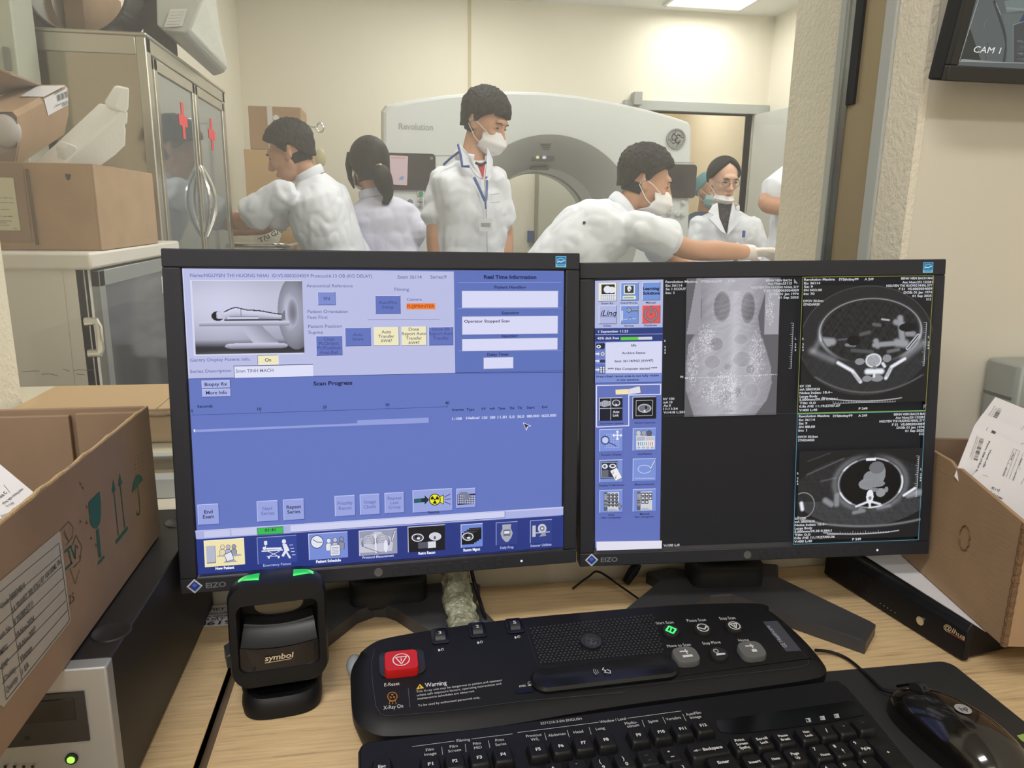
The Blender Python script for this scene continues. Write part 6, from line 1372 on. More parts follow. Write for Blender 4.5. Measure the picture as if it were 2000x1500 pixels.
# ---------------------------------------------------------------- CT gantry
GX, GY0, GY1 = .93, 4.4, 5.25
gt = thing('scanner_gantry', 'large white ring shaped body scanner facing the window', 'body scanner', (GX, 4.8, 0))
def gantry_outline():
    L = [(745, 470), (744, 300), (744, 214), (752, 203), (800, 193), (870, 183), (940, 177), (1000, 175.5), (1060, 177), (1130, 184), (1200, 196), (1270, 212), (1320, 226), (1350, 236), (1355, 246), (1354, 320), (1348, 480)]
    P = [WY(x, y, GY0) for x, y in L]; P = [(p[0], p[2]) for p in P]
    return [(P[0][0], .02)]+P+[(P[-1][0]-.02, .02)]
out = gantry_outline()
BCX, BCZ = .935, 1.115
R0, R1, R2 = .56, .375, .36
N = 96
def on_outline(t):
    """ray from the bore centre to the outline"""
    dx, dz = math.cos(t), math.sin(t); best = None
    for i in range(len(out)):
        a = out[i]; c = out[(i+1) % len(out)]; ex, ez = c[0]-a[0], c[1]-a[1]; den = dx*ez-dz*ex
        if abs(den) < 1e-9: continue
        s = ((a[0]-BCX)*ez-(a[1]-BCZ)*ex)/den; u = ((a[0]-BCX)*dz-(a[1]-BCZ)*dx)/den
        if s > 0 and -1e-6 <= u <= 1+1e-6: best = s if best is None else min(best, s)
    return (BCX+dx*best, BCZ+dz*best)
# make sure corners are hit exactly
angs = sorted([2*PI*k/N for k in range(N)]+[math.atan2(p[1]-BCZ, p[0]-BCX) % (2*PI) for p in out])
OU = [on_outline(t) for t in angs]
def circ(r, y, cx=BCX, cz=BCZ): return [(cx+r*math.cos(t), y, cz+r*math.sin(t)) for t in angs]
def sc_out(k, y): return [(BCX+(p[0]-BCX)*k, y, BCZ+(p[1]-BCZ)*k) for p in OU]
b = MB(); b.rings([sc_out(.97, GY1+.06), sc_out(1.0, GY1-.05), sc_out(1.0, GY0+.06), sc_out(.985, GY0+.012), sc_out(.97, GY0), circ(R0, GY0), circ(R0-.015, GY0+.006)], False); b.build('housing', M_gantry, gt, smooth=True, world=True, angle=30)
b = MB(); b.rings([circ(R0-.012, GY0+.003), circ(R0-.05, GY0+.03), circ(R1+.05, GY0+.14), circ(R1, GY0+.24)], False); b.build('flared_ring', M_gantryg, gt, smooth=True, world=True)
b = MB(); b.rings([circ(R1+.002, GY0+.235), circ(R2, GY0+.36), circ(R2, GY1-.2), circ(R2+.06, GY1), circ(R2+.2, GY1+.05), sc_out(.97, GY1+.058)], False); b.build('bore_liner', M_gantry, gt, smooth=True, world=True)
b = MB(); b.rings([circ(R2+.001, GY0+.46), circ(R2-.004, GY0+.47), circ(R2-.004, GY0+.52), circ(R2+.001, GY0+.53)], False); b.build('bore_ring', mat('bore_ring_grey', S(120, 124, 124), .3), gt, smooth=True, world=True)
g = Gfx((BCX, GY0-.001, BCZ), (1, 0, 0), (0, 0, 1), step=2e-4)
g.line([(745, 305), (890, 304)], 1.5, (150, 152, 150)); g.line([(1235, 316), (1355, 318)], 1.5, (150, 152, 150))
g.text('Revolution', 779, 252, 846, 12, (168, 170, 168), .02); g.build('lettering', gt)
F = frame(WY(1320, 271, GY0-.004), (1, 0, 0), (0, 0, 1), (0, -1, 0))
badge(gt, F, .058, None, mat('badge_grey', S(150, 152, 150), .3), (58, 60, 62), h=.01)
# vents and small display above the bore (sit on the flare)
def on_flare(px, py):
    p = WY(px, py, GY0+.03); r = math.hypot(p[0]-BCX, p[2]-BCZ); y = GY0+.03+(R0-.05-r)/(R0-.05-R1-.05)*.11
    p = WY(px, py, y); return p
for k in range(4):
    a = on_flare(1054+k*2, 280+k*4); c = on_flare(1076-k*1, 280+k*4); b = MB(); b.tube([(a[0], a[1]-.006, a[2]), (c[0], c[1]-.006, c[2])], .0035, 6); b.build('vent', mat('vent_grey', S(118, 120, 116), .5), gt, world=True)
a = on_flare(1060, 308); b = MB(); b.rbox((a[0]-.068, a[1]-.02, a[2]-.020), (a[0]+.068, a[1]+.03, a[2]+.020), .008, axis=1); b.build('status_window', mat('status_dark', S(84, 86, 84), .3), gt, world=True)
b = MB(); b.ell((a[0]-.035, a[1]-.021, a[2]), (.011, .004, .009)); b.build('status_light', emat(226, 220, 170), gt, world=True)
b = MB(); b.ell((a[0]+.005, a[1]-.021, a[2]), (.013, .004, .009)); b.build('status_light', emat(200, 212, 226), gt, world=True)
a = on_flare(1054, 329); b = MB(); b.box((a[0]-.055, a[1]-.012, a[2]-.008), (a[0]+.055, a[1]+.03, a[2]+.008)); b.build('laser_slot', mat('slot_grey', S(96, 98, 94), .4), gt, world=True)
# control screens on both shoulders
def scr(x0, y0, x1, y1, nm):
    a = WY(x0, y0, GY0-.012); c = WY(x1, y1, GY0-.012)
    b = MB(); b.rbox((a[0], GY0-.016, c[2]), (c[0], GY0-.0, a[2]), .02, axis=1); return b.build(nm, mat('gantry_screen', S(58, 54, 56), .25), gt, world=True), a, c
o, a, c = scr(752, 298, 851, 372, 'control_screen'); o2, a2, c2 = scr(1296, 320, 1357, 387, 'control_screen')
g = Gfx((a[0], GY0-.018, c[2]), (1, 0, 0), (0, 0, 1), step=2e-4); g.poly([(761, 303), (797, 305), (795, 362), (763, 360)], (214, 190, 200)); g.line([(765, 308), (792, 309)], 1.5, (200, 150, 110)); g.poly([(778, 350), (784, 344), (790, 345), (786, 352)], (120, 160, 210)); g.rect(840, 306, 846, 312, (120, 122, 126)); g.build('taped_note', gt)
for x, y, r, col in ((801, 395, 5.5, (120, 134, 160)), (822, 390, 4, (160, 166, 166)), (822, 400, 4, (150, 156, 156)), (822, 378, 4.5, (60, 150, 96)), (1305, 413, 6, (186, 190, 190)), (1322, 418, 4, (206, 208, 206)), (1333, 418, 3.5, (206, 208, 206)), (1334, 396, 3, (206, 208, 206))):
    p = WY(x, y, GY0-.004); rr_ = r*.003; b = MB(); b.cyl((p[0], GY0-.0, p[2]), rr_*1.5, -.01, (0, 1, 0)); b.build('button_rim', M_white, gt, world=True, smooth=True)
    b = MB(); b.cyl((p[0], GY0-.008, p[2]), rr_, -.01, (0, 1, 0)); b.build('gantry_button', pmat(*col), gt, world=True, smooth=True)
# patient table
ct = thing('patient_table', 'white patient table running into the scanner bore', 'patient table', (BCX, 3.7, 0))
b = MB(); b.rbox((BCX-.28, 3.55, .02), (BCX+.28, 4.35, .30), .06); b.build('table_base', M_white, ct, world=True, bevel=.02)
b = MB(); b.rbox((BCX-.2, 3.62, .28), (BCX+.2, 4.25, .72), .05); b.build('lift_column', M_gantryg, ct, world=True, bevel=.02)
b = MB(); b.rings([[(BCX+.21*math.cos(PI+PI*k/16), y, .84+.07*math.sin(PI+PI*k/16)) for k in range(17)]+[(BCX+.20-.4*k/8, y, .845) for k in range(1, 8)] for y in (3.45, 5.0)]); b.build('cradle', M_white, ct, world=True, smooth=True, angle=30)
b = MB(); b.rbox((BCX-.19, 3.48, .848), (BCX+.19, 4.6, .875), .03); b.build('mattress', mat('mattress_dark', S(70, 76, 90), .6), ct, world=True, bevel=.01)
b = MB(); q_ = WY(1108, 425, 5.22); b.tube([(q_[0], 5.22, q_[2]+.02), (q_[0]+.015, 5.22, q_[2]-.05), (q_[0]-.03, 5.22, q_[2]-.13)], [.008, .02, .03], 10); o = b.build('bore_strap', pmat(60, 76, 120), gt, world=True, smooth=True)
# trolley bed in front of the leaning man: raised white end
st = thing('patient_trolley', 'patient trolley with raised white padded end under the stretched gloved hand', 'trolley', (1.62, 2.7, 0))
b = MB(); b.rbox((1.10, 2.42, .62), (2.5, 2.84, .68), .05); b.build('trolley_frame', M_chrome, st, world=True, bevel=.01)
b = MB(); b.rbox((1.10, 2.44, .68), (2.5, 2.82, .76), .05); b.build('mattress', mat('trolley_sheet', S(206, 212, 214), .6), st, world=True, bevel=.02)
P0 = WY(1412, 503, 2.66)
b = MB(); b.tube([(P0[0]-.09, 2.64, P0[2]-.35), (P0[0]-.02, 2.65, P0[2]-.2), (P0[0]+.02, 2.65, P0[2]-.07), (P0[0]+.02, 2.65, P0[2]-.02)], [(.09, .18), (.11, .18), (.10, .17), (.06, .14)], 24, up=(0, 1, 0)); b.build('raised_pad', mat('trolley_sheet', (0, 0, 0, 1)), st, world=True, smooth=True)
for x in (1.2, 2.4):
    for y in (2.48, 2.78): b = MB(); b.cyl((x, y, .09), .018, .54); b.cyl((x-.02, y, .05), .05, .03, (1, 0, 0)); b.build('wheel_leg', M_chrome, st, world=True, smooth=True)

# ---------------------------------------------------------------- left side: cabinets and cartons
M_cab = mat('old_white_enamel', S(216, 211, 202), .4, var=(3, .03))
# white cabinet on a stand
X0, X1, Y0, Y1, Z0, Z1 = -1.02, -.612, 1.66, 2.30, .66, 1.122
wc = thing('white_cabinet', 'small white metal cabinet with glass door below the open carton', 'cabinet', ((X0+X1)/2, (Y0+Y1)/2, 0))
b = MB(); b.box((X0, Y0, Z0), (X1-.012, Y0+.02, Z1-.03)).box((X0, Y1-.02, Z0), (X1-.02, Y1, Z1-.03)).box((X0, Y0, Z0), (X0+.02, Y1, Z1-.03)).box((X0, Y0, Z0), (X1-.02, Y1, Z0+.02)).box((X1-.03, Y0, Z0), (X1-.012, Y0+.035, Z1-.03)).box((X1-.03, Y1-.02, Z0), (X1-.012, Y1, Z1-.03)); b.build('carcass', M_cab, wc, world=True, bevel=.002)
b = MB(); b.box((X0-.01, Y0-.012, Z1-.035), (X1+.008, Y1+.012, Z1)); b.build('cabinet_top', M_cab, wc, world=True, bevel=.006)
b = MB(); b.box((X0+.02, Y0+.02, .88), (X1-.04, Y1-.02, .89)); b.build('shelf', M_cab, wc, world=True)
b = MB(); yy0, yy1 = Y0+.035, Y1-.02
for lo, hi in (((yy0, Z0+.01), (yy0+.03, Z1-.04)), ((yy1-.03, Z0+.01), (yy1, Z1-.04)), ((yy0, Z0+.01), (yy1, Z0+.05)), ((yy0, Z1-.075), (yy1, Z1-.04))): b.box((X1-.016, lo[0], lo[1]), (X1+.004, hi[0], hi[1]))
d = b.build('door', mat('door_trim_grey', S(150, 154, 154), .35, .4), wc, world=True, bevel=.002)
b = MB(); b.box((X1-.010, yy0+.03, Z0+.05), (X1-.004, yy1-.03, Z1-.075)); b.build('door_glass', mat('grey_glass', S(104, 108, 112), .06, trans=.6), wc, world=True)
ha, hb = WX(186, 628, X1+.02), WX(193, 690, X1+.02)
b = MB(); ya = ha[1]; b.tube([(X1, ya, ha[2]), (X1+.022, ya, ha[2]), (X1+.024, ya, ha[2]-.01), (X1+.024, ya, hb[2]+.01), (X1+.022, ya, hb[2]), (X1, ya, hb[2])], .006, 8, flat=1.4); b.build('door_handle', M_chrome, wc, world=True, smooth=True)
b = MB(); 
for x in (X0+.03, X1-.05):
    for y in (Y0+.03, Y1-.03): b = MB(); b.box((x-.015, y-.015, 0), (x+.015, y+.015, Z0)); b.build('leg', M_whitemetal, wc, world=True)
g = Gfx((X0, Y0-.0006, Z0), (1, 0, 0), (0, 0, 1), step=2e-4); g.c = (0, 480, 4.4118)
g.line([(525, 80), (560, 400), (665, 1380)], 3, (164, 160, 152))
for p in (((195, 1085), (300, 1078), (340, 1080)), ((360, 1108), (430, 1102), (500, 1120)), ((548, 1062), (575, 1072), (602, 1080)), ((640, 1075), (680, 1066), (740, 1072), (795, 1066)), ((660, 1104), (730, 1110))): g.line(p, 5, (110, 104, 96))
g.line([(358, 1400), (358, 1360), (545, 1366), (545, 1400)], 4, (110, 106, 100)); g.line([(358, 1338), (500, 1340), (548, 1366)], 4, (120, 116, 108)); g.build('scuffs_and_plate', wc)
t = thing('cabinet_label', 'small white label inside upper corner of the white cabinet door', 'label', (X1-.003, Y1-.12, Z1-.13))
b = MB(); b.box((X1-.0038, Y1-.15, Z1-.135), (X1-.0030, Y1-.085, Z1-.09)); b.build('sheet', M_paper, t, world=True)
# open carton on the cabinet with foam and upper carton
cb = carton('instrument_carton', 'open brown carton with cream label on top of the white cabinet', -1.10, -.606, 1.72, 2.12, Z1+.001, 1.30, M_card)
b = MB(); b.box((-1.0, 1.7185, 1.14), (-.7400, 1.7205, 1.297)); b.build('front_flap', M_cardd, cb, world=True)
p0, p1_ = WY(0, 347, 1.716), WY(41, 449, 1.716)
g = Gfx((-.8, 1.7178, 1.2), (1, 0, 0), (0, 0, 1), step=1e-4); g.c = (0, 320, 10.7)
g.poly([(-300, 280), (278, 290), (430, 1392), (-300, 1388)], (204, 200, 172))
for s, x, y, x2 in (('NSX, "EXP" trên', -60, 722, 270), ('tránh ánh sáng', 0, 815, 300), ('Cresset: T/TL', 0, 962, 200), ('P. Long Bình', 0, 1105, 266), ('thông tin khác', 0, 1200, 250), ('tham khảo', 0, 1240, 146), ('trước khi sử dụng', -60, 1290, 204)): g.text(s, x, y, x2, 22, (96, 92, 80), .02)
g.line([(285, 1352), (366, 1352)], 14, (130, 126, 110)); g.build('carton_label', cb)
g = Gfx((-.68, 1.7196, 1.2), (1, 0, 0), (0, 0, 1), step=1e-4); g.poly([(127, 339), (139, 341), (137, 350), (133, 353), (129, 349)], (50, 42, 34)); g.build('hand_hole', cb)
# darker overlapping flap line
b = MB(); pA, pB = WY(52, 330, 1.7175), WY(73, 478, 1.7175); b.tube([pA, pB], .003, 6); b.build('flap_edge', mat('fold_dark', S(96, 78, 56), .9), cb, world=True)
# upper carton: tilted box with chamfered end, lying in the open carton
uc = thing('tilted_carton', 'brown carton with white shipping label tilted inside the open carton', 'cardboard box', (-.78, 1.88, 1.30))
def quadbox(name, F8, m, parent, bevel=.0):
    b = MB(); b.add(F8, [(0,1,2,3),(4,7,6,5),(0,4,5,1),(1,5,6,2),(2,6,7,3),(3,7,4,0)]); return b.build(name, m, parent, world=True, bevel=bevel)
yf, yk = 1.76, 2.04
fr = [WY(-60, 225, yf), WY(26, 221, yf), WY(36, 232, yf), WY(38, 282, yf), WY(30, 292, yf), WY(-60, 292, yf)]
fr = [WY(-70, 220, yf), WY(24, 218, yf), WY(33, 228, yf), WY(34, 285, yf), WY(26, 330, yf+.01), WY(-70, 330, yf)]
off = WY(126, 165, 2.04)-fr[1]
bk = [p+off for p in fr]
b = MB(); b.rings([[tuple(p) for p in fr], [tuple(p) for p in bk]], False); b.build('side_panels', M_card, uc, world=True, bevel=.001)
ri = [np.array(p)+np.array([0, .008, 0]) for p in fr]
b = MB(); b.add([tuple(p) for p in ri], [tuple(range(6))]); b.build('end_panel', mat('inner_grey_card', S(168, 150, 140), .8), uc, world=True)  # end panel card, greyer than the sides
b = MB(); c0 = np.mean([fr[i] for i in range(6)], 0); c0 = WY(8, 255, yf-.004)
b.ell(tuple(c0+np.array([0, .01, 0])), (.028, .02, .034)); b.build('foam_insert', mat('foam_grey', S(190, 184, 184), .7), uc, world=True, smooth=True)
rt = thing('carton_flap', 'raised brown cardboard flap behind the tilted carton at left edge', 'cardboard flap', (-.9, 1.95, 1.45))
P = [WY(-40, 118, 1.78), WY(20, 142, 1.80), WY(80, 164, 2.02), WY(55, 172, 2.08), WY(-40, 190, 1.95)]
b = MB(); b.rings([[tuple(p) for p in P], [tuple(p-np.array([0, 0, .004])) for p in P]]); b.build('flap', M_cardd, rt, world=True)
# label over the top edge of the tilted carton
top_n = np.cross(np.array(bk[1])-fr[1], np.array([-1, 0, 0.])); top_n /= np.linalg.norm(top_n); top_n *= np.sign(top_n[2])
def on_top(x, y): return WP(x, y, fr[1]+top_n*.0012, top_n)
sn = np.cross(np.array(bk[2])-fr[2], np.array(fr[3])-fr[2]); sn /= np.linalg.norm(sn); sn *= np.sign(sn[0])
def on_side(x, y): return WP(x, y, fr[2]+sn*.0012, sn)
b = MB(); b.add([tuple(on_top(*q_)) for q_ in ((40, 188), (72, 168), (128, 167), (86, 189))], [(0, 1, 2, 3)]); b.build('shipping_label', M_paper, uc, world=True)
b = MB(); b.add([tuple(on_side(*q_)) for q_ in ((86, 193), (130, 170), (134, 204), (94, 226))], [(0, 1, 2, 3)]); lb = b.build('shipping_label', M_paper, uc, world=True)
u_ = np.array(bk[2])-fr[2]; u_ /= np.linalg.norm(u_); v_ = np.cross(sn, u_); q = Gfx(fr[2]+sn*.002, u_, v_, step=1e-4); q.c = (0, 0, 3)
for i in range(9): q.line([(332+i*7, 560-i*3), (338+i*7, 592-i*3)], 3.5 if i % 3 else 2, (70, 70, 74))
for i in range(5): q.line([(362+i*7, 602-i*3), (368+i*7, 620-i*3)], 3, (80, 80, 84))
q.line([(318, 548), (378, 515)], 3, (120, 120, 120)); q.line([(320, 620), (356, 606)], 2, (140, 140, 140)); q.build('label_print', uc)
# styrofoam block leaning out of the carton
sf = thing('foam_block', 'white notched styrofoam block leaning out of the open carton', 'foam block', (-.66, 1.80, 1.31))
yS = 1.775
prof = [(66, 338), (128, 291), (133, 284), (140, 290), (150, 281), (165, 270), (195, 222), (213, 204), (222, 208), (252, 196), (254, 205), (250, 240), (247, 247), (248, 264), (190, 320), (172, 345), (120, 345)]
up = [(235, 158), (254, 170), (252, 200), (228, 196), (208, 192), (206, 184)]
fpts = [WY(x, y, yS) for x, y in [(96, 345), (122, 322), (152, 296), (243, 212), (251, 219), (250, 240), (244, 246), (247, 252), (246, 284), (226, 304), (172, 343), (168, 347)]]
off = WY(195, 200, 1.835)-WY(243, 212, yS)
b = MB(); b.rings([[tuple(p) for p in fpts], [tuple(p+off) for p in fpts]]); b.build('foam_slab', M_foam, sf, world=True, bevel=.004, seg=3)
P = [WY(x, y, yS-.002) for x, y in [(226, 214), (224, 202), (243, 172), (253, 171), (252, 212), (247, 222)]]
b = MB(); b.rings([[tuple(p) for p in P], [tuple(p+off*.42) for p in P]]); b.build('foam_lug', M_foam, sf, world=True, bevel=.003, seg=3)
P = [WY(x, y, yS+.004) for x, y in [(128, 318), (124, 290), (134, 279), (152, 287), (150, 306)]]
b = MB(); b.rings([[tuple(p) for p in P], [tuple(p+off*.35) for p in P]]); b.build('foam_lug', M_foam, sf, world=True, bevel=.003, seg=3)
# stainless cupboard with two glass doors
X0, X1, Y0, Y1, Z1 = -1.045, -.700, 2.50, 3.585, 1.712
sc2 = thing('steel_cupboard', 'tall stainless steel cupboard with two glass doors bearing red crosses', 'cupboard', ((X0+X1)/2, (Y0+Y1)/2, 0))
b = MB(); b.box((X0, Y0, .08), (X1-.02, Y0+.015, Z1)).box((X0, Y1-.015, .08), (X1-.02, Y1, Z1)).box((X0, Y0, .08), (X0+.012, Y1, Z1)).box((X0, Y0, .08), (X1-.02, Y1, .10)); b.build('carcass', M_steel, sc2, world=True)
b = MB(); fw = .045
b.box((X1-.03, Y0-.001, .08), (X1, Y0+fw, Z1)).box((X1-.03, Y1-fw, .08), (X1, Y1, Z1)).box((X1-.03, Y0, Z1-.05), (X1, Y1, Z1)).box((X1-.03, Y0, .08), (X1, Y1, .14)).box((X0, Y0-.002, Z1-.06), (X1-.028, Y0+.01, Z1)).box((X0, Y0-.002, .08), (X0+.03, Y0+.01, Z1)).box((X0-.004, Y0-.006, Z1-.008), (X1+.004, Y1+.004, Z1+.004)).box((X0, Y0-.002, .98), (X1-.028, Y0+.01, 1.02))
M_steelf = mat('brushed_steel', S(180, 176, 164), .3, 1, bump=(50, .1, (1, 1, .05)))
b.build('steel_trim', M_steelf, sc2, world=True, bevel=.004)
for zz in (.55, 1.0, 1.36): b = MB(); b.box((X0+.02, Y0+.02, zz), (X1-.05, Y1-.02, zz+.012)); b.build('shelf', M_steelf, sc2, world=True)
ym = (Y0+Y1)/2
M_mir = mat('tinted_door_glass', S(156, 166, 172), .05, .35, trans=.55)
for k, (a, c) in enumerate(((Y0+fw+.005, ym-.004), (ym+.004, Y1-fw-.005))):
    b = MB(); w_ = .032
    b.box((X1-.012, a, .15), (X1+.004, a+w_, Z1-.055)).box((X1-.012, c-w_, .15), (X1+.004, c, Z1-.055)).box((X1-.012, a, .15), (X1+.004, c, .18)).box((X1-.012, a, Z1-.09), (X1+.004, c, Z1-.055)).box((X1-.012, a, .95), (X1+.004, c, 1.0))
    d = b.build('door', M_steelf, sc2, world=True, bevel=.002)
    b = MB(); b.box((X1-.006, a+w_, .18), (X1-.002, c-w_, Z1-.09)); b.build('door_glass', M_mir, sc2, world=True)
    yh = c-.012 if k == 0 else a+.012; z_ = WX(400, 395, X1)[2]
    b = MB(); b.tube([(X1+.004+.035*math.sin(PI*i/12), yh+(.035 if k else -.035)*math.sin(PI*i/12)*1.0, z_+.13-.26*i/12) for i in range(13)], .007, 8); b.build('door_handle', M_chrome, d, world=True, smooth=True)
    cx_, cy_ = ((358, 236) if k == 0 else (414, 263)); hh = 29 if k == 0 else 33; ww = 9 if k == 0 else 5
    g = Gfx((X1-.0010, a, 1.4), (0, 1, 0), (0, 0, 1), step=1e-4); RED = (224, 60, 64)
    a_ = g.pix(cx_, cy_); L_ = .055; g.rect(a_[0]-.018, a_[1]-L_*1.1, a_[0]+.018, a_[1]+L_*1.1, RED, px=False); g.rect(a_[0]-L_, a_[1]-.018, a_[0]+L_, a_[1]+.018, RED, px=False); g.build('red_cross', sc2)
# things inside the cupboard
def plainbox(name, label, cat, lo, hi, m, group=None, bevel=.002):
    t = thing(name, label, cat, ((lo[0]+hi[0])/2, (lo[1]+hi[1])/2, lo[2]), group=group); b = MB(); b.box(lo, hi); b.build('box_body', m, t, world=True, bevel=bevel); return t
plainbox('stored_box', 'pale storage box standing inside the steel cupboard behind near door', 'box', (X0+.06, 2.66, 1.013), (X1-.12, 2.92, 1.20), mat('pale_box', S(190, 196, 200), .6))
plainbox('stored_box', 'dark storage box inside the steel cupboard behind far door', 'box', (X0+.06, 3.12, 1.013), (X1-.12, 3.40, 1.26), mat('dark_box', S(70, 66, 70), .6))
# chrome ring, black bin and grey case on top of the cupboard
rg_ = thing('chrome_ring', 'large polished metal ring standing on the steel cupboard', 'metal ring', (-.92, 2.75, Z1+.004))
cR = .148; czR = Z1+.004+cR+.004; cxR = -.915
b = MB(); Rr_ = []
for r_, y in ((cR-.004, 2.60), (cR, 2.592), (cR, 2.80), (cR-.007, 2.80), (cR-.007, 2.60), (cR-.004, 2.596)): Rr_.append([(cxR+r_*math.cos(2*PI*k/64)*1.02, y, czR+r_*math.sin(2*PI*k/64)) for k in range(64)])
b.rings(Rr_, False); b.build('ring_band', mat('ring_chrome', S(210, 212, 214), .16, 1), rg_, world=True, smooth=True, angle=40)
b = MB(); b.tube([(cxR+cR*math.cos(2*PI*k/64)*1.02, 2.594, czR+cR*math.sin(2*PI*k/64)) for k in range(65)], .005, 8, cap=False); b.build('rubber_edge', M_blackm, rg_, world=True, smooth=True)
plainbox('brown_carton', 'brown carton behind the chrome ring on the steel cupboard', 'cardboard box', (-1.045, 2.86, Z1+.005), (-.985, 3.25, Z1+.26), M_card)
plainbox('black_case', 'black case between chrome ring and grey tilted box on cupboard', 'case', (-.80, 2.84, Z1+.005), (-.735, 3.0, Z1+.22), M_blackm)
gc = thing('grey_enclosure', 'pale grey rounded box tilted over the edge of the steel cupboard', 'equipment box', (-.68, 2.95, Z1))
Yq = 2.72
f1 = [WY(303, -60, Yq), WY(398, -60, Yq), WY(398, 0, Yq), WY(370, 62, Yq), WY(360, 66, Yq), WY(320, 62, Yq+.02), WY(305, 50, Yq)]
k1 = [WY(360, -60, 3.25), WY(415, -60, 3.25), WY(430, 60, 3.25), WY(446, 132, 3.25), WY(438, 143, 3.25), WY(418, 150, 3.25), WY(395, 120, 3.25)]
b = MB(); b.rings([[tuple(p) for p in f1], [tuple(p) for p in k1]]); b.build('enclosure_shell', mat('enclosure_grey', S(196, 200, 192), .25), gc, world=True, bevel=.012, seg=3)
n_ = np.cross(f1[2]-f1[0], f1[4]-f1[0]); n_ /= np.linalg.norm(n_); n_ *= -np.sign(n_[1])
g = Gfx(f1[0]+np.array([0, -.002, 0]), (1, 0, 0), np.cross(np.array([0, -1, 0.]), np.array([1, 0, 0.])), step=2e-4)
g.poly([(333, 18), (366, 17), (356, 51), (320, 53)], (220, 220, 216))
for k in range(5): g.line([(334-k*2, 24+k*6), (360-k*2, 23+k*6)], 1, (180, 180, 176))
g.build('rating_label', gc)
# tall pale locker behind at the far left
lk = thing('grey_locker', 'tall grey green locker at the far left edge with small handle', 'locker', (-1.02, 2.38, 0))
XK = WY(47, 145, 2.335)[0]
b = MB(); b.box((-1.069, 2.335, 0), (XK-.012, 2.47, 2.2)); b.build('locker_body', mat('locker_green_grey', S(178, 182, 166), .45), lk, world=True, bevel=.004)
p = WY(14, 115, 2.33); b = MB(); b.rbox((p[0]-.008, 2.325, p[2]-.03), (p[0]+.006, 2.334, p[2]+.03), .004, axis=1); b.build('locker_handle', mat('handle_dark', S(120, 122, 114), .4), lk, world=True)
# small carton on the window ledge (its front near the glass)
kc = thing('flat_carton', 'flat brown carton lying on the ledge outside the window', 'cardboard box', (-.34, 1.32, .878))
Ya, Yb_ = 1.10, 1.25
zt = WY(300, 797, Ya)[2]
M_tan = mat('carton_tan', S(198, 166, 122), .8)
b = MB(); b.box((-.53, Ya, .879), (-.15, Yb_, zt-.012)); b.build('carton_body', M_tan, kc, world=True, bevel=.003)
b = MB(); b.box((-.535, Ya-.004, zt-.010), (-.338, Yb_+.01, zt)).box((-.336, Ya-.004, zt-.010), (-.145, Yb_+.01, zt)); b.build('lid_flaps', M_tan, kc, world=True, bevel=.001)
b = MB(); b.tube([(x*.01, Ya-.004, zt-.007+.001*math.sin(x*2.3)) for x in range(-53, -15)], .0035, 6); b.build('corrugated_edge', M_cardin, kc, world=True)
# sink unit and stacked cartons at the far left
sk = thing('steel_sink', 'stainless sink unit with bright rounded rim beside the bent man', 'sink', (-.75, 4.3, 0))
zs = WY(560, 476, 4.3)[2]
b = MB(); b.rbox((-1.0, 4.15, zs-.16), (-.56, 4.75, zs-.02), .05); b.build('basin', M_steelf, sk, world=True, bevel=.01)
b = MB(); b.tube([(-1.0, 4.13, zs), (-.62, 4.13, zs), (-.57, 4.15, zs-.004), (-.55, 4.20, zs-.01), (-.55, 4.75, zs-.01)], .013, 10); b.build('rim', M_chrome, sk, world=True, smooth=True)
for x in (-.97, -.60):
    for y in (4.2, 4.7): b = MB(); b.cyl((x, y, 0), .018, zs-.15); b.build('leg', M_steelf, sk, world=True)
bg = thing('plastic_sack', 'whitish plastic sack with dark lettering in the sink', 'sack', (-.72, 4.42, zs-.02))
b = MB(); b.rings([[(-.80+.155*math.copysign(abs(math.cos(t))**.6, math.cos(t))*s+.03+.0, 4.42+.1*math.sin(t)*s, z) for t in [2*PI*k/24 for k in range(24)]] for z, s in ((zs-.02, .9), (zs+.04, 1.05), (zs+.12, 1.05), (zs+.165, .9), (zs+.17, .4))]); b.build('sack_body', mat('sack_plastic', S(212, 208, 190), .35, bump=(14, .6, None, .02)), bg, world=True, smooth=True)
g = Gfx((-.72, 4.305, zs+.06), (1, 0, 0), (0, 0, 1), step=4e-4); g.text('TẠI GẦN', 508, 474, 560, 9, (90, 92, 84), .03, y2=450); g.build('lettering', bg)
ps = thing('shelf_pillar', 'pale steel side table holding two stacked cartons in the corner', 'side table', (-.82, 5.15, 0))
b = MB(); b.box((-1.05, 4.95, .90), (-.48, 5.45, .93)); b.build('table_top', M_steelf, ps, world=True)
for x in (-1.02, -.51):
    for y in (4.98, 5.42): b = MB(); b.box((x-.015, y-.015, 0), (x+.015, y+.015, .9)); b.build('leg', M_steelf, ps, world=True)
a = WY(476, 291, 5.0); c = WY(600, 462, 5.0)
plainbox('lower_carton', 'large brown carton under the smaller one in the far left corner', 'cardboard box', (a[0], 5.0, .931), (a[0]+.42, 5.38, a[2]), mat('carton_tan', S(186, 152, 104), .8))
a2 = WY(484, 206, 5.02); zb = a[2]+.002
u2c = thing('upper_carton', 'smaller brown carton with taped seam on top of the large one', 'cardboard box', (a2[0]+.16, 5.2, zb))
b = MB(); b.box((a2[0], 5.02, zb), (a2[0]+.315, 5.35, a2[2])); b.build('carton_body', mat('carton_brown', S(170, 140, 108), .85), u2c, world=True, bevel=.004)
b = MB(); x_ = WY(528, 240, 5.02)[0]; b.box((x_-.016, 5.016, zb+.01), (x_+.016, 5.3, a2[2]+.003)); b.build('sealing_tape', mat('tape_white', S(216, 210, 206), .3), u2c, world=True)
p = WY(539, 230, 5.012); b = MB(); b.cyl((p[0], 5.018, p[2]), .018, -.003, (0, 1, 0)); b.build('round_label', M_white, u2c, world=True)
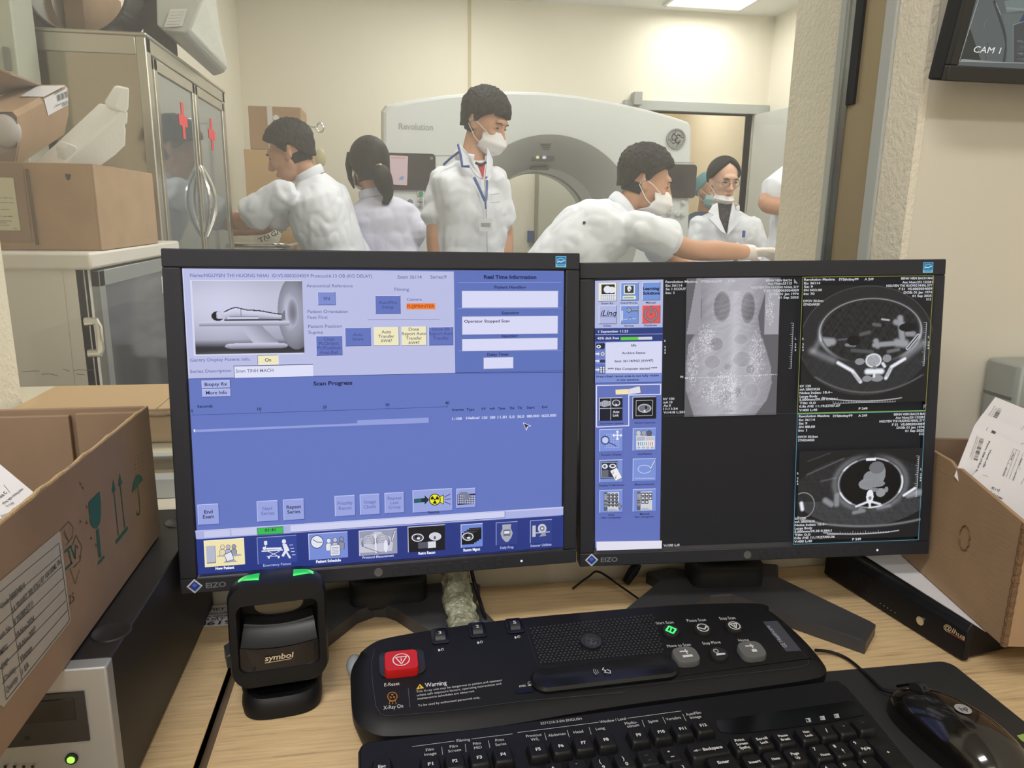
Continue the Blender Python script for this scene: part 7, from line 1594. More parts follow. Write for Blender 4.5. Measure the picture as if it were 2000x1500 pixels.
b = MB(); b.box((x_+.02, 5.05, a2[2]-.02), (a2[0]+.32, 5.02, a2[2]+.0)); b.build('open_slot', mat('slot_dark', S(60, 50, 40), .9), u2c, world=True) if False else None
iv = thing('infusion_stand', 'chrome infusion stand with ring hook behind the bent man', 'infusion stand', (-.44, 4.4, 0))
a = WY(600, 246, 4.4); c = WY(622, 249, 4.4)
b = MB(); b.cyl((a[0]-.02, 4.4, .03), .009, a[2]-.03); b.build('pole', M_chrome, iv, world=True, smooth=True)
b = MB(); b.tube([(a[0]-.02, 4.4, a[2]), (c[0]-.01, 4.4, c[2])], .005, 8); b.tube([(c[0]+.018*math.cos(t)+.008, 4.4, c[2]+.024*math.sin(t)) for t in [2*PI*k/20 for k in range(21)]], .005, 8, cap=False); b.build('hook', M_chrome, iv, world=True, smooth=True)
for k in range(5): t_ = 2*PI*k/5; b = MB(); b.tube([(a[0]-.02, 4.4, .07), (a[0]-.02+.26*math.cos(t_), 4.4+.26*math.sin(t_), .03)], .011, 8); b.build('foot', M_chrome, iv, world=True)
b = MB(); p = WY(626, 308, 4.4); b.ell((p[0], 4.4, p[2]), (.03, .015, .05)); b.build('infusion_bag', mat('bag_tan', S(196, 186, 150), .4), iv, world=True, smooth=True)
# exit sign far down the corridor
ex = thing('exit_sign', 'small green lit exit sign in the corridor beyond the doorway', 'sign', WY(1360, 370, 8.0))
p = WY(1360, 370, 8.0); b = MB(); b.box((p[0]-.10, 7.98, p[2]-.035), (p[0]+.07, 8.02, p[2]+.035)); b.build('sign_box', mat('sign_green', S(40, 110, 70), .4, emis=(S(30, 110, 66), .5)), ex, world=True)
g = Gfx((p[0], 7.976, p[2]), (1, 0, 0), (0, 0, 1), glow=True, step=1e-3); g.text('EXIT', -.07, -.018, .03, .038, (210, 236, 216), .03, px=False); g.build('lettering', ex)
# closer arm stub on the door header
b = MB(); p = WY(1246, 193, 6.02); b.box((p[0]-.035, 6.0, p[2]-.045), (p[0]+.03, 6.095, p[2]+.05)); t = thing('cable_box', 'small grey box at the left end of the far door header', 'cable box', (p[0], 6.05, p[2])); b.build('box_body', mat('box_grey', S(168, 170, 166), .5), t, world=True)
# ---------------------------------------------------------------- people
def V(*a): return Vector(a)
def cloth_finish(o, voxel=.009, smooth=6, disp=.006, scale=.12):
    r = o.modifiers.new('fuse', 'REMESH'); r.mode = 'VOXEL'; r.voxel_size = voxel; r.use_smooth_shade = True
    s = o.modifiers.new('soften', 'SMOOTH'); s.iterations = smooth; s.factor = .5
    if disp:
        t = bpy.data.textures.new('folds', 'CLOUDS'); t.noise_scale = scale; t.noise_depth = 1; t.noise_type = 'HARD_NOISE'
        d = o.modifiers.new('folds', 'DISPLACE'); d.texture = t; d.strength = disp*2; d.mid_level = .22; d.texture_coords = 'GLOBAL'
    return o
def loft(b, secs, seg=24):
    """secs: (centre, right vector, front vector, half width, half depth); closes both ends"""
    rings = []
    c, r, f, w, d = secs[0]; rings.append([tuple(c+r*(w*.4*math.cos(2*PI*k/seg))+f*(d*.4*math.sin(2*PI*k/seg))) for k in range(seg)])
    for c, r, f, w, d in secs:
        rings.append([tuple(c+r*(w*math.copysign(abs(math.cos(2*PI*k/seg))**.85, math.cos(2*PI*k/seg)))+f*(d*math.copysign(abs(math.sin(2*PI*k/seg))**.85, math.sin(2*PI*k/seg)))) for k in range(seg)])
    c, r, f, w, d = secs[-1]; rings.append([tuple(c+r*(w*.4*math.cos(2*PI*k/seg))+f*(d*.4*math.sin(2*PI*k/seg))) for k in range(seg)])
    b.rings(rings, True)
def limb(b, pts, rad, seg=16):
    P = curve_pts(pts, 6); n = len(P); m = len(pts)-1; R = []
    for i in range(n):
        t = i/(n-1)*m; k = min(int(t), m-1); f = t-k; R.append(rad[k]*(1-f)+rad[k+1]*f)
    d0 = (P[0]-P[1]).normalized(); d1 = (P[-1]-P[-2]).normalized()
    P = [P[0]+d0*R[0]*.6]+P+[P[-1]+d1*R[-1]*.6]; R = [R[0]*.45]+R+[R[-1]*.45]
    b.tube(P, R, seg)
def hand(b, wrist, d, palm_n, thumb_side, curl=.4, s=1.0, rad=.0085):
    """palm and five fingers; d = direction of the hand, palm_n = direction the palm faces, thumb_side = +-1"""
    d = d.normalized(); n = (palm_n-d*palm_n.dot(d)).normalized(); w = d.cross(n)*thumb_side
    b.ell(tuple(wrist+d*.045*s), (.040*s, .016*s, .048*s), None, 16, 10, rot=Matrix((tuple(w), tuple(n), tuple(d))).transposed())
    for i, (off, L) in enumerate(((.030, .070), (.010, .078), (-.010, .073), (-.029, .058))):
        base = wrist+d*.078*s+w*off*s; P = [base-d*.02*s, base]; a = 0; p = base
        for k, fr in enumerate((.45, .32, .23)):
            a += curl*(1.0 if k else .7); dd = d*math.cos(a)+n*math.sin(a); p = p+dd*L*fr*s; P.append(p)
        b.tube(P, [rad*1.05*s, rad*1.05*s, rad*s, rad*.9*s, rad*.7*s], 10)
    base = wrist+d*.02*s+w*.028*s; t1 = base+(w*.8+d*.7+n*.3).normalized()*.038*s; t2 = t1+(w*.25+d*.9+n*.5).normalized()*.030*s
    b.tube([base, t1, t2, t2+(d*.8+n*.6).normalized()*.02*s], [rad*1.5*s, rad*1.25*s, rad*1.05*s, rad*.75*s], 10)
def head_frame(c, az, pitch=0, roll=0):
    """az: 0 looks at the window (-Y), + turns to +X; pitch + looks down"""
    R = Matrix.Rotation(az, 4, 'Z')@Matrix.Rotation(PI, 4, 'Z')@Matrix.Rotation(-pitch, 4, 'X')@Matrix.Rotation(roll, 4, 'Y')
    return Matrix.Translation(c)@R
def head_geo(b, H, s=1.0):
    """x right of the head, y forward, z up; origin mid head"""
    def e(c, r, rot=None): b.ell(tuple(x*s for x in c), tuple(x*s for x in r), H, 24, 16, rot)
    e((0, -.018, .030), (.074, .092, .082)); e((0, .022, -.012), (.063, .068, .082)); e((0, .030, -.062), (.050, .055, .048)); e((0, .056, -.094), (.027, .026, .020))
    e((0, .076, .030), (.046, .016, .018)); e((0, .010, -.04), (.062, .05, .05))
    # nose, lips, lids, ears
    b.tube([H@V(0, .083*s, .016*s), H@V(0, .096*s, -.006*s), H@V(0, .109*s, -.028*s), H@V(0, .094*s, -.038*s)], [.008*s, .0095*s, .0135*s, .010*s], 12)
    for k in (-1, 1):
        e((k*.012, .093, -.033), (.008, .010, .007)); e((k*.032, .066, -.022), (.022, .020, .018)); e((k*.031, .076, .008), (.015, .0085, .0085))
        e((k*.074, -.008, -.004), (.008, .017, .030), Euler((-.15, 0, k*.35)).to_matrix()); e((k*.077, -.014, .010), (.006, .018, .017), Euler((0, 0, k*.5)).to_matrix()); e((k*.074, .0, -.026), (.007, .010, .011))
    e((0, .087, -.060), (.023, .010, .006)); e((0, .086, -.069), (.020, .010, .0065))
def hair_geo(H, s=1.0, style='short', thick=.016):
    """shell of hair over the skull and nape; hairline depends on the direction around the head"""
    nu, nv = 180, 90; b = MB(); rings = []; seed = H.translation.x*37
    ex, ey, ez = .079, .0975, .088
    for j in range(nv+1):
        e = 90-j/nv*165; rg = []
        for i in range(nu):
            az = -PI+2*PI*i/nu; d = math.degrees(abs(az))
            if style == 'short': line = np.interp(d, [0, 25, 42, 58, 70, 78, 84, 92, 100, 112, 125, 150, 180], [31, 28, 24, 12, -6, -26, -30, -4, -10, -32, -52, -62, -64])
            elif style == 'fringe': line = np.interp(d, [0, 25, 45, 60, 70, 78, 84, 92, 100, 112, 125, 150, 180], [12, 10, 16, 4, -10, -28, -32, -6, -12, -34, -54, -66, -68])
            elif style == 'pony': line = np.interp(d, [0, 20, 40, 60, 75, 90, 105, 120, 150, 180], [40, 36, 22, 4, -20, -34, -50, -62, -72, -74])
            else: line = np.interp(d, [0, 20, 40, 60, 75, 90, 105, 120, 150, 180], [60, 50, 34, 8, -14, -30, -40, -52, -62, -64])
            if style in ('short', 'fringe'): line += 5*noise.noise((az*5+seed, 1.3, 0))+4*noise.noise((az*14+seed, 4.3, 0))*(d < 75)
            cov = max(0, min(1, (e-line)/6.0)); er = math.radians(e)
            if e >= 0: px_, py_, pz_ = math.sin(az)*math.cos(er)*ex, math.cos(az)*math.cos(er)*ey, math.sin(er)*ez; T = 1; up = math.sin(er)
            else:
                z_ = e/75*(.128 if style == 'pony' else .098); T = 1-.20*(abs(e)/75)**1.6; px_, py_, pz_ = math.sin(az)*ex*T, math.cos(az)*ey*T, z_; up = 0
            p = Vector((px_, py_, pz_)); n_ = Vector((px_/ex**2, py_/ey**2, (pz_ if e >= 0 else 0)/ez**2)).normalized()
            if style in ('short', 'fringe'):
                tk = thick*(.5+.85*up**.7)*(1 if e > 0 else max(.25, 1+e/55)); k = np.interp(e, [-40, 10, 60], [.25, 1, 1])
                tk += k*(.0055*noise.noise((p.x*150+seed, p.y*150, p.z*45))+.0040*noise.noise((p.x*330, p.y*330+seed, p.z*110)))
                if d < 62 and e < 45: tk += .006*max(0, noise.noise((az*9+seed, 7, 0)))
            else: tk = thick*.6*(1 if e > -20 else max(.35, 1+(e+20)/80))+.0013*noise.noise((az*22, e*.03, 1))
            q = p*(.84*(1-cov)+cov)+n_*tk*cov
            rg.append(tuple(H@Vector((q.x*s, (q.y-.018)*s, (q.z+.028)*s))))
        rings.append(rg)
    b.rings(rings, True); return b
def mask_geo(H, s=1.0, top=-.008, bot=-.118, w=.064, bulge=.012, dy=0):
    b = MB(); nu, nv = 22, 16; rows = []
    for j in range(nv+1):
        t = j/nv; z = top+(bot-top)*t; row = []
        hw = w*(.80+.28*math.sin(PI*min(1, t*1.05))) if t < .75 else w*(1.0-.55*(t-.75)/.25*.8)
        for i in range(nu+1):
            u = -1+2*i/nu; a = u*1.15
            prof = np.interp(t, [0, .15, .35, .6, .85, 1], [.098, .112, .118, .112, .098, .070])
            y = prof-(1-math.cos(a))*.115+bulge*math.cos(u*PI/2)*math.sin(PI*t)+(.0025*math.sin(t*PI*6) if .15 < t < .9 else 0)
            row.append((math.sin(a)*hw/math.sin(1.15)*1.02, y+dy, z-(.010*abs(u)**2*(1-2*t))))
        rows.append(row)
    vs = [tuple(H@Vector(p)*1) if s == 1 else tuple(H@(Vector(p)*s)) for r in rows for p in r]; n = nu+1
    fs = [(j*n+i, j*n+i+1, (j+1)*n+i+1, (j+1)*n+i) for j in range(nv) for i in range(nu)]
    b.add(vs, fs); return b
def person(label, feet, head, az, pitch=0, roll=0, hs=1.0, neck=None, pelvis=None, taz=0, sh=None, arms=(), coat=None, coat_len=.30, skin=None, trousers=None, hair='fringe', shw=.19, sleeve=.62, mask=True, bulk=1.0, collar=True, long_sleeve=False, spine_bend=None, hand_kw=None):
    """head: centre of the head; neck: base of the neck; pelvis: hip centre; taz: direction the chest faces; arms: [(elbow, wrist, hand dir)] for left/right side (in own terms -1 = own left)"""
    t = thing('person', label, 'person', (feet[0], feet[1], 0)); skin = skin or M_skin
    H = head_frame(head, az, pitch, roll)
    f = V(math.sin(taz), -math.cos(taz), 0); r = V(-math.cos(taz), -math.sin(taz), 0)      # r = own right
    ax = (neck-pelvis).normalized(); fr = (f-ax*f.dot(ax)).normalized(); rr = ax.cross(fr)*-1
    if rr.dot(r) < 0: rr = -rr
    L = (neck-pelvis).length
    def sp(k, off=0): return pelvis.lerp(neck, k)+fr*off+(spine_bend*math.sin(PI*k) if spine_bend is not None else V(0, 0, 0))
    def torso(b, g=0.0, low=-.05, neckr=1.0, hem=None):
        B = bulk; secs = []
        if hem is not None: secs.append((pelvis-ax*0+V(0, 0, -hem), r, f, .185*B+g+.01, .135*B+g+.01)); secs.append((pelvis+V(0, 0, -hem*.5), r, f, .182*B+g, .135*B+g))
        for k, w_, d_, o_ in ((0, .168, .118, 0), (.18, .160, .108, .005), (.38, .155, .104, .01), (.58, .168, .112, .015), (.74, .178, .112, .01), (.84, .172, .094, .0), (.91, .135, .078, -.002), (.965, .088, .064, -.002), (1.0, .058, .056, 0)):
            secs.append((sp(k, o_), rr, fr, w_*B+g*(1 if k < .9 else .5), d_*B+g*(1 if k < .9 else .5)))
        loft(b, secs)
    shp = []
    for s_ in (-1, 1): shp.append(sp(.865)+rr*(s_*shw*B_ if False else s_*shw))
    if sh is not None: shp = [sh[0] if sh[0] is not None else shp[0], sh[1] if sh[1] is not None else shp[1]]
    b = MB(); torso(b, -.010)
    head_geo(b, H, hs); limb(b, [neck-ax*.02, neck.lerp(H@V(0, -.02, -.06), .5), H@V(0, -.018*hs, -.04*hs)], [.056, .050, .050])
    hk = hand_kw or {}
    for i, a in enumerate(arms):
        if a is None: continue
        el, wr, hd = a; S0 = shp[i]; limb(b, [S0, S0.lerp(el, .5), el, el.lerp(wr, .45), wr, wr+hd.normalized()*.02], [.040, .044, .040, .041, .028, .026])
        if not hk.get('gloved') == i: hand(b, wr, hd, hk.get('palm', -f), 1 if i else -1, curl=.35)
    legs = []
    for s_ in (-1, 1):
        hp = pelvis+r*(s_*.09); ft = V(feet[0], feet[1], 0)+r*(s_*.11)+V(0, 0, .09); kn = hp.lerp(ft, .5)+f*.02
        limb(b, [hp, kn, ft], [.078, .052, .038]); legs.append((hp, kn, ft))
    body = b.build('body', skin, t, world=True); cloth_finish(body, .0062, 3, 0)
    # trousers and shoes
    b = MB()
    for hp, kn, ft in legs: limb(b, [hp+V(0, 0, .03), kn, ft], [.098, .078, .062])
    loft(b, [(pelvis+V(0, 0, -.10), r, f, .16, .12), (pelvis+V(0, 0, .05), r, f, .17, .125)])
    cloth_finish(b.build('trousers', trousers or mat('dark_trousers', S(44, 46, 58), .8), t, world=True), .012, 4, .004)
    for hp, kn, ft in legs:
        b = MB(); b.tube([ft+V(0, 0, -.05)-f*.07, ft+V(0, 0, -.045)+f*.02, ft+V(0, 0, -.06)+f*.16], [(.036, .04), (.042, .045), (.035, .025)], 14, up=(0, 0, 1)); b.build('shoe', M_blackm if True else None, t, world=True, smooth=True)
    # coat
    cm = coat or M_coat
    b = MB(); torso(b, .018, hem=coat_len)
    for i, a in enumerate(arms):
        if a is None: continue
        el, wr, hd = a; S0 = shp[i]; d = (el-S0)
        if long_sleeve: limb(b, [S0-d*.02-ax*.012, S0.lerp(el, .5), el, el.lerp(wr, .5), el.lerp(wr, .93)], [.056*bulk+.004, .060, .056, .052, .046])
        else: limb(b, [S0-d*.02-ax*.012, S0.lerp(el, .4), S0.lerp(el, sleeve)], [.056*bulk+.004, .064*bulk, .072*bulk])
    c_ = b.build('lab_coat', cm, t, world=True); cloth_finish(c_, .0075, 4, .0085)
    # hair
    hb = hair_geo(H, hs, hair, .022)
    ho = hb.build('hair', M_hair, t, world=True, smooth=True, angle=70)
    # face details
    for k in (-1, 1):
        b = MB(); b.ell((k*.031*hs, .0825*hs, .006*hs), (.0115*hs, .0035*hs, .0042*hs), H, 12, 8); b.build('eye', mat('eye_dark', S(40, 28, 24), .3), t, world=True, smooth=True)
        b = MB(); b.tube([H@(V(k*.015, .090, .024)*hs), H@(V(k*.031, .0905, .0285)*hs), H@(V(k*.048, .079, .024)*hs)], [.0022, .003, .0015], 8); b.build('eyebrow', M_hair, t, world=True, smooth=True)
    if mask:
        mo = mask_geo(H, hs).build('face_mask', M_mask, t, world=True, smooth=True); sd = mo.modifiers.new('thick', 'SOLIDIFY'); sd.thickness = .002
        for k in (-1, 1):
            b = MB(); b.tube([H@(V(k*.060, .066, -.026)*hs), H@(V(k*.078, .02, -.004)*hs), H@(V(k*.083, -.022, .006)*hs), H@(V(k*.080, -.026, -.022)*hs), H@(V(k*.070, .015, -.06)*hs), H@(V(k*.056, .058, -.082)*hs)], .0016, 6); b.build('ear_loop', M_mask, t, world=True, smooth=True)
    if collar:
        b = MB(); c0 = neck+ax*.012; P = []
        for k in range(25):
            a = -PI*.86+2*PI*.86*k/24; P.append(c0-fr*(.066*math.cos(a))*1.0+rr*(.072*math.sin(a))+ax*(.012*math.cos(a)-.002))
        b.tube(P, [(.0055, .021)]*25, 12, up=tuple(ax)); b.build('collar', cm, t, world=True, smooth=True)
    return dict(t=t, H=H, f=f, r=r, fr=fr, rr=rr, ax=ax, sh=shp, neck=neck, sp=sp, coat=c_, coatmat=cm)
def vec(p): return Vector((float(p[0]), float(p[1]), float(p[2])))

# 1 standing man in the middle, turned to the right, looking down
Y = 3.35
hd = vec(WY(948, 240, Y)); nk = vec(WY(922, 312, Y)); pv = V(nk.x-.01, Y+.02, .93)
shL = vec(WY(964, 340, Y-.04)); shR = vec(WY(865, 338, Y+.02))
elR = vec(WY(850, 452, Y-.02)); wrR = vec(WY(858, 560, Y-.06)); elL = vec(WY(985, 455, Y+.06)); wrL = vec(WY(985, 560, Y-.02))
A = person('tall standing person in short sleeved white coat with lanyard and face mask', (nk.x-.01, Y), hd, math.radians(52), .42, 0, 1.02, nk, pv, math.radians(28), (shL, shR), [(elL, wrL, V(0, 0, -1)), (elR, wrR, V(0, 0, -1))], trousers=mat('navy_trousers', S(40, 46, 70), .8), hair='fringe', sleeve=.78, bulk=.94)
t = A['t']; ax, fr, rr = A['ax'], A['fr'], A['rr']
def chest(x, z, off=.148): return A['sp'](z)+rr*x+fr*off   # point on the chest front
# blue piping, lanyard, card, inner red shirt
BLU = mat('navy_piping', S(44, 64, 128), .7)
def onfront(px, py, y): return vec(WY(px, py, y+.352))
b = MB(); b.tube([onfront(895, 283, 2.93), onfront(900, 305, 2.86), onfront(903, 325, 2.845), onfront(917, 325, 2.842)], .0055, 8); b.tube([onfront(866, 322, 2.93), onfront(880, 309, 2.92), onfront(896, 297, 2.925)], .005, 8); b.build('navy_piping', BLU, t, world=True, smooth=True)
b = MB(); b.tube(curve_pts([onfront(926, 346, 2.846), onfront(938, 372, 2.84), onfront(948, 392, 2.838), onfront(950, 370, 2.842), onfront(951, 345, 2.855)]), [(.006, .0015)]*33, 8, up=(0, -1, 0)); b.tube([onfront(948, 392, 2.836), onfront(949, 408, 2.834)], .004, 8); b.build('lanyard', mat('lanyard_blue', S(60, 90, 150), .6), t, world=True, smooth=True)
b = MB(); b.quad(onfront(930, 290, 2.895), onfront(949, 340, 2.845), onfront(953, 300, 2.87), onfront(950, 288, 2.895))
a0, a1, a2 = onfront(932, 318, 2.852), onfront(944, 350, 2.842), onfront(948, 318, 2.852)
b = MB(); b.rings([[tuple(a0), tuple(a1), tuple(a2)], [tuple(a0+V(0, .02, 0)), tuple(a1+V(0, .01, 0)), tuple(a2+V(0, .02, 0))]]); b.build('red_shirt', mat('red_shirt', S(196, 60, 70), .8), t, world=True)
b = MB(); b.tube([onfront(929, 318, 2.856), onfront(939, 322, 2.846), onfront(949, 317, 2.856)], .006, 8); b.build('shirt_neckband', M_blackm, t, world=True, smooth=True)
for L_ in (([(897, 280), (920, 306), (936, 338), (944, 352), (930, 344), (917, 327), (903, 325), (899, 300)], -.002), ([(952, 288), (963, 312), (962, 345), (947, 368), (946, 352), (950, 322)], .0)):
    P = [onfront(x, y, 2.850+(.07 if y < 290 else .035 if y < 302 else 0)+L_[1]) for x, y in L_[0]]; b = MB(); b.rings([[tuple(p) for p in P], [tuple(p+V(0, .010, 0)) for p in P]]); b.build('lapel', M_coat, t, world=True, bevel=.003)
ca = onfront(936, 426, 2.832); cb_ = onfront(962, 452, 2.832)
b = MB(); b.box((ca.x, 3.180, cb_.z), (cb_.x, 3.184, ca.z)); b.build('name_card', mat('card_clear', S(210, 214, 218), .3), t, world=True); b = MB(); b.box((ca.x+.008, 3.1775, cb_.z+.02), (cb_.x-.01, 3.1795, cb_.z+.035)); b.build('card_print', pmat(150, 152, 160), t, world=True)
b = MB(); b.tube([onfront(958, 380, 2.838), onfront(975, 378, 2.85)], .002, 6); b.tube([onfront(958, 396, 2.838), onfront(977, 394, 2.85)], .002, 6); b.build('pocket_seam', mat('seam_grey', S(180, 182, 190), .8), t, world=True)
b = MB(); b.tube([onfront(948, 352, 2.842), onfront(950, 420, 2.836), onfront(952, 500, 2.835)], .0022, 6); b.build('button_placket', _mats['seam_grey'], t, world=True)

# 2 man bent forward at the left, facing left, arm reaching left
Y = 3.72
hd = vec(WY(566, 300, Y)); nk = vec(WY(606, 346, Y+.02)); pv = vec(WY(690, 560, Y+.05))
shn = vec(WY(556, 372, Y-.14)); shf = vec(WY(600, 372, Y+.2))
el = vec(WY(480, 432, Y-.06)); wr = vec(WY(400, 418, Y+.02)); elf = vec(WY(520, 440, Y+.28)); wrf = vec(WY(430, 450, Y+.25))
Bp = person('person in white shirt bending left towards the steel sink, seen from the side', (pv.x, pv.y), hd, math.radians(-97), .40, 0, 1.05, nk, pv, math.radians(-100), (shn, shf), [(el, wr, wr-el), (elf, wrf, wrf-elf)], hair='short', sleeve=.80, mask=False, bulk=1.12, shw=.19, collar=True)

# 3 woman with a ponytail, back turned
Y = 4.0
hd = vec(WY(720, 322, Y)); nk = vec(WY(731, 384, Y)); pv = V(nk.x+.07, Y+.0, .86)
Cp = person('person with black ponytail and lilac white coat standing back to the window', (pv.x, Y), hd, math.radians(196), .16, 0, 1.08, nk, pv, math.radians(172), (vec(WY(795, 412, Y)), vec(WY(688, 412, Y))), [(vec(WY(812, 452, Y-.03)), vec(WY(780, 520, Y+.2)), V(-.2, 1, -.2)), (vec(WY(680, 470, Y)), vec(WY(700, 520, Y+.2)), V(.2, 1, -.2))], coat=M_coat2, hair='pony', mask=True, long_sleeve=True, bulk=1.02, shw=.165)
t = Cp['t']; H = Cp['H']
P = curve_pts([vec(WY(738, 328, Y-.085)), vec(WY(744, 340, Y-.125)), vec(WY(752, 362, Y-.12)), vec(WY(757, 382, Y-.11)), vec(WY(752, 398, Y-.10))], 8)
b = MB(); n_ = len(P); b.tube(P, [(.020+.032*math.sin(PI*min(1, (i/(n_-1))*1.0+.12)**.8)) for i in range(n_)], 20, flat=.7); b.build('ponytail', M_hair, t, world=True, smooth=True)
b = MB(); b.tube([vec(WY(686, 300, Y-.01)), vec(WY(681, 322, Y+.01)), vec(WY(684, 350, Y)), vec(WY(692, 368, Y))], [.022, .018, .011, .005], 12); b.build('side_lock', M_hair, t, world=True, smooth=True)
b = MB(); c = vec(WY(741, 326, Y-.115))
for k in range(5): a = 2*PI*k/5; b.ell((c.x+.014*math.cos(a), c.y-.008, c.z+.009*math.sin(a)), (.010, .007, .008))
b.build('hair_clip', mat('clip_pearl', S(214, 186, 140), .3), t, world=True, smooth=True)

# 4 man leaning in from the right centre, arm stretched to the right with a gloved hand
Y = 2.88
hd = vec(WY(1262, 356, Y)); nk = vec(WY(1212, 412, Y+.03)); pv = vec(WY(1010, 640, Y+.02))
shn = vec(WY(1235, 438, Y-.13)); shf = vec(WY(1240, 425, Y+.17))
el = vec(WY(1345, 487, Y-.08)); wr = vec(WY(1463, 493, Y-.02)); elf = vec(WY(1330, 520, Y+.22)); wrf = vec(WY(1400, 540, Y+.2))
D = person('person in white coat leaning right with outstretched gloved hand and face mask', (pv.x, pv.y), hd, math.radians(76), .32, 0, 1.0, nk, pv, math.radians(88), (shf, shn), [(elf, wrf, wrf-elf), (el, wr, V(1, 0, .0))], hair='short', sleeve=.62, bulk=1.08, hand_kw={'gloved': 1, 'palm': V(0, 0, -1)}, spine_bend=V(0, 0, .07))
t = D['t']
b = MB(); limb(b, [wr-V(.06, 0, 0), wr, wr+V(.02, 0, 0)], [.034, .032, .030]); hand(b, wr, V(1, 0, .02), V(0, -.3, -1), 1, curl=.75, s=1.1, rad=.0105)
gl_ = b.build('glove', mat('latex_glove', S(222, 208, 200), .45), t, world=True); cloth_finish(gl_, .0035, 2, 0)
b = MB(); b.tube([wr+V(-.055, .036*math.cos(2*PI*k/20), .036*math.sin(2*PI*k/20)) for k in range(21)], .0035, 6, cap=False); b.build('glove_cuff', mat('latex_glove', S(222, 208, 200), .45), t, world=True, smooth=True)
b = MB(); p = vec(WY(1141, 435, Y-.15)); b.ell((p.x, p.y, p.z), (.006, .004, .006)); b.build('button', M_blackm, t, world=True)

# 5 woman with glasses facing the window
Y = 4.0
hd = vec(WY(1414, 351, Y)); nk = vec(WY(1417, 410, Y+.03)); pv = V(nk.x+.02, Y+.05, .88)
Ep = person('person with glasses in open white coat, mask pulled down under the mouth', (pv.x, Y+.05), hd, math.radians(3), .30, 0, .96, nk, pv, math.radians(0), (vec(WY(1468, 432, Y+.03)), vec(WY(1367, 432, Y+.03))), [(vec(WY(1484, 510, Y)), vec(WY(1450, 540, Y-.22)), V(-.3, -1, 0)), (vec(WY(1352, 510, Y)), vec(WY(1390, 540, Y-.22)), V(.3, -1, 0))], skin=M_skin2, hair='sleek', mask=False, long_sleeve=True, bulk=.92, shw=.15)
t = Ep['t']; H = Ep['H']; s = .96
m_ = mask_geo(H, s, top=-.066, bot=-.128, w=.058, bulge=.01, dy=-.012).build('face_mask', M_mask, t, world=True, smooth=True); sd = m_.modifiers.new('thick', 'SOLIDIFY'); sd.thickness = .002
for k in (-1, 1):
    b = MB(); b.tube([H@(V(k*.032+.021*math.cos(2*PI*i/24), .098-abs(math.cos(2*PI*i/24)*.021+k*.032-0)*.12, .002+.018*math.sin(2*PI*i/24))*s) for i in range(25)], .0013, 6, cap=False)
    b.tube([H@(V(k*.052, .090, .006)*s), H@(V(k*.073, .04, .008)*s), H@(V(k*.078, -.01, .006)*s)], .0013, 6)
    if k == 1: b.tube([H@(V(-.012, .098, .004)*s), H@(V(.012, .098, .004)*s)], .0013, 6)
    b.build('glasses', mat('glasses_wire', S(120, 96, 84), .3, .6), t, world=True, smooth=True)
    b = MB(); b.tube([H@(V(k*.056, .060, -.080)*s), H@(V(k*.076, .01, -.04)*s), H@(V(k*.080, -.02, .0)*s)], .0016, 6); b.build('ear_loop', M_mask, t, world=True, smooth=True)
b = MB(); b.ell((0, .0905*s, -.062*s), (.019*s, .008*s, .0065*s), H); b.build('lips', mat('lip_red', S(186, 110, 106), .5), t, world=True, smooth=True)
P = [vec(WY(x, y, Y-.105+(.06 if y < 405 else 0))) for x, y in [(1402, 398), (1432, 398), (1428, 430), (1419, 455), (1408, 430)]]
b = MB(); b.rings([[tuple(p) for p in P], [tuple(p+V(0, .03, 0)) for p in P]]); tp = b.build('patterned_top', mat('patterned_top', S(50, 44, 50), .8, var=(60, .9)), t, world=True)
q = Gfx(tuple(P[2]+V(0, -.003, 0)), (1, 0, 0), (0, 0, 1), step=3e-4)
for x, y in ((1411, 410), (1420, 416), (1413, 424), (1423, 428), (1416, 438), (1419, 446)): q.ell(x, y, 2.2, 2.6, (176, 166, 172), ring=1)
q.build('top_pattern', t)
for L_ in ([(1402, 396), (1405, 425), (1419, 458), (1408, 452), (1385, 427), (1394, 420), (1384, 414), (1396, 398)], [(1432, 394), (1438, 412), (1452, 418), (1441, 424), (1446, 432), (1421, 460), (1425, 430)]):
    P = [vec(WY(x, y, Y-.128+(.06 if y < 402 else .02 if y < 415 else 0))) for x, y in L_]; b = MB(); b.rings([[tuple(p) for p in P], [tuple(p+V(0, .010, 0)) for p in P]]); b.build('lapel', M_coat, t, world=True, bevel=.002)
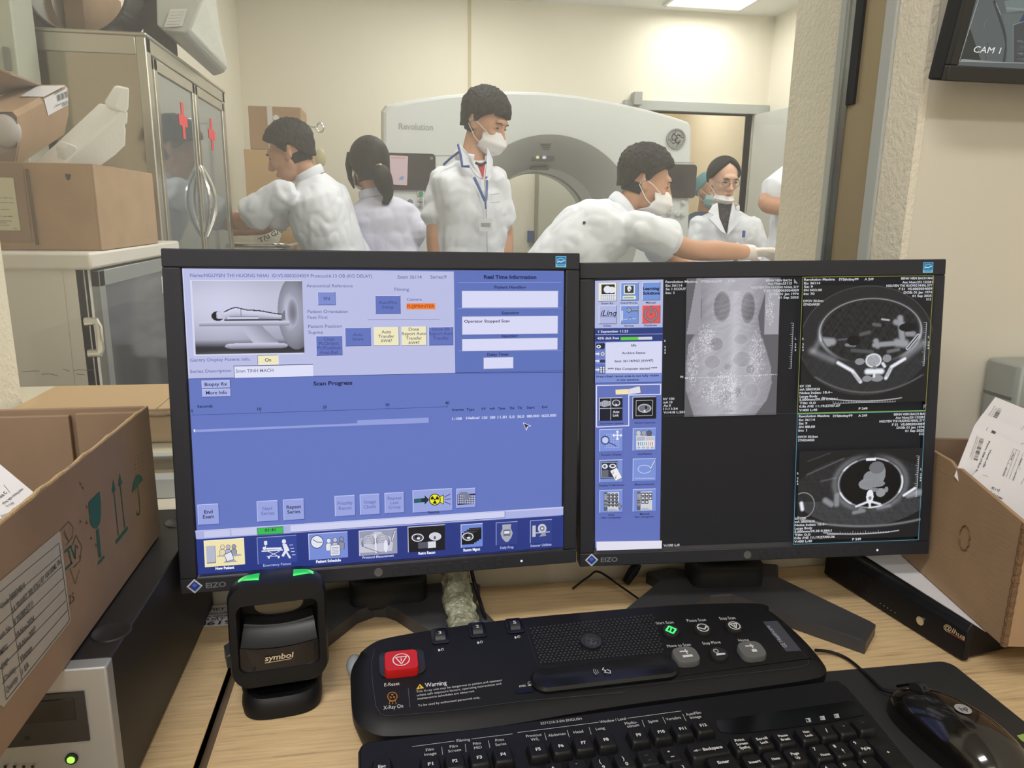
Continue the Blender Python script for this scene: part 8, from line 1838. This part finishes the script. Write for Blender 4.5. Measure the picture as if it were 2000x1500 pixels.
p = vec(WY(1452, 457, Y-.14)); b = MB(); b.box((p.x-.007, p.y-.008, p.z-.018), (p.x+.007, p.y+.0, p.z+.018)); b.build('pocket_pens', pmat(70, 84, 170), t, world=True)
b = MB(); b.tube([vec(WY(1420, 462, Y-.125)), vec(WY(1421, 500, Y-.128))], .0022, 6); b.build('button_placket', _mats['seam_grey'], t, world=True)

# 6 person in dark blue scrubs behind her
Y = 4.75
hd = vec(WY(1386, 372, Y)); nk = vec(WY(1378, 415, Y+.02)); pv = V(nk.x, Y+.03, .92)
Fp = person('person in dark blue scrubs and teal surgical cap, half hidden behind the person with glasses', (pv.x, Y), hd, math.radians(12), .1, 0, .95, nk, pv, 0, None, [(vec(WY(1425, 470, Y)), vec(WY(1420, 540, Y-.05)), V(0, 0, -1)), (vec(WY(1352, 470, Y)), vec(WY(1352, 540, Y-.05)), V(0, 0, -1))], coat=mat('navy_scrubs', S(62, 84, 104), .85, bump=(9, .5, None, .02)), hair='sleek', mask=True, bulk=.92, shw=.165, collar=False)
t = Fp['t']; H = Fp['H']
for c_ in t.children:
    if c_.name.startswith('hair'): c_.name = 'surgical_cap'; c_.data.materials[0] = mat('cap_teal', S(112, 162, 172), .8)
    if c_.name.startswith('face_mask'): c_.data.materials[0] = mat('mask_teal', S(168, 206, 204), .8)

# 7 person mostly hidden behind the window pillar, elbow out
Y = 3.25
el = vec(WY(1497, 396, Y)); shp_ = vec(WY(1556, 336, Y+.06)); nk = vec(WY(1610, 300, Y+.05)); pv = V(nk.x-.02, Y+.1, .95)
Gp = person('person in white coat hidden by the window pillar, only bent bare elbow showing', (pv.x, Y+.1), nk+V(0, 0, .18), math.radians(10), .1, 0, 1.0, nk, pv, math.radians(5), (V(nk.x+.2, Y+.05, nk.z-.08), shp_), [(V(nk.x+.3, Y, nk.z-.36), V(nk.x+.25, Y-.1, .9), V(0, 0, -1)), (el, vec(WY(1580, 415, Y-.1)), V(1, -.1, -.2))], sleeve=.70, bulk=1.15, coat_len=.3)
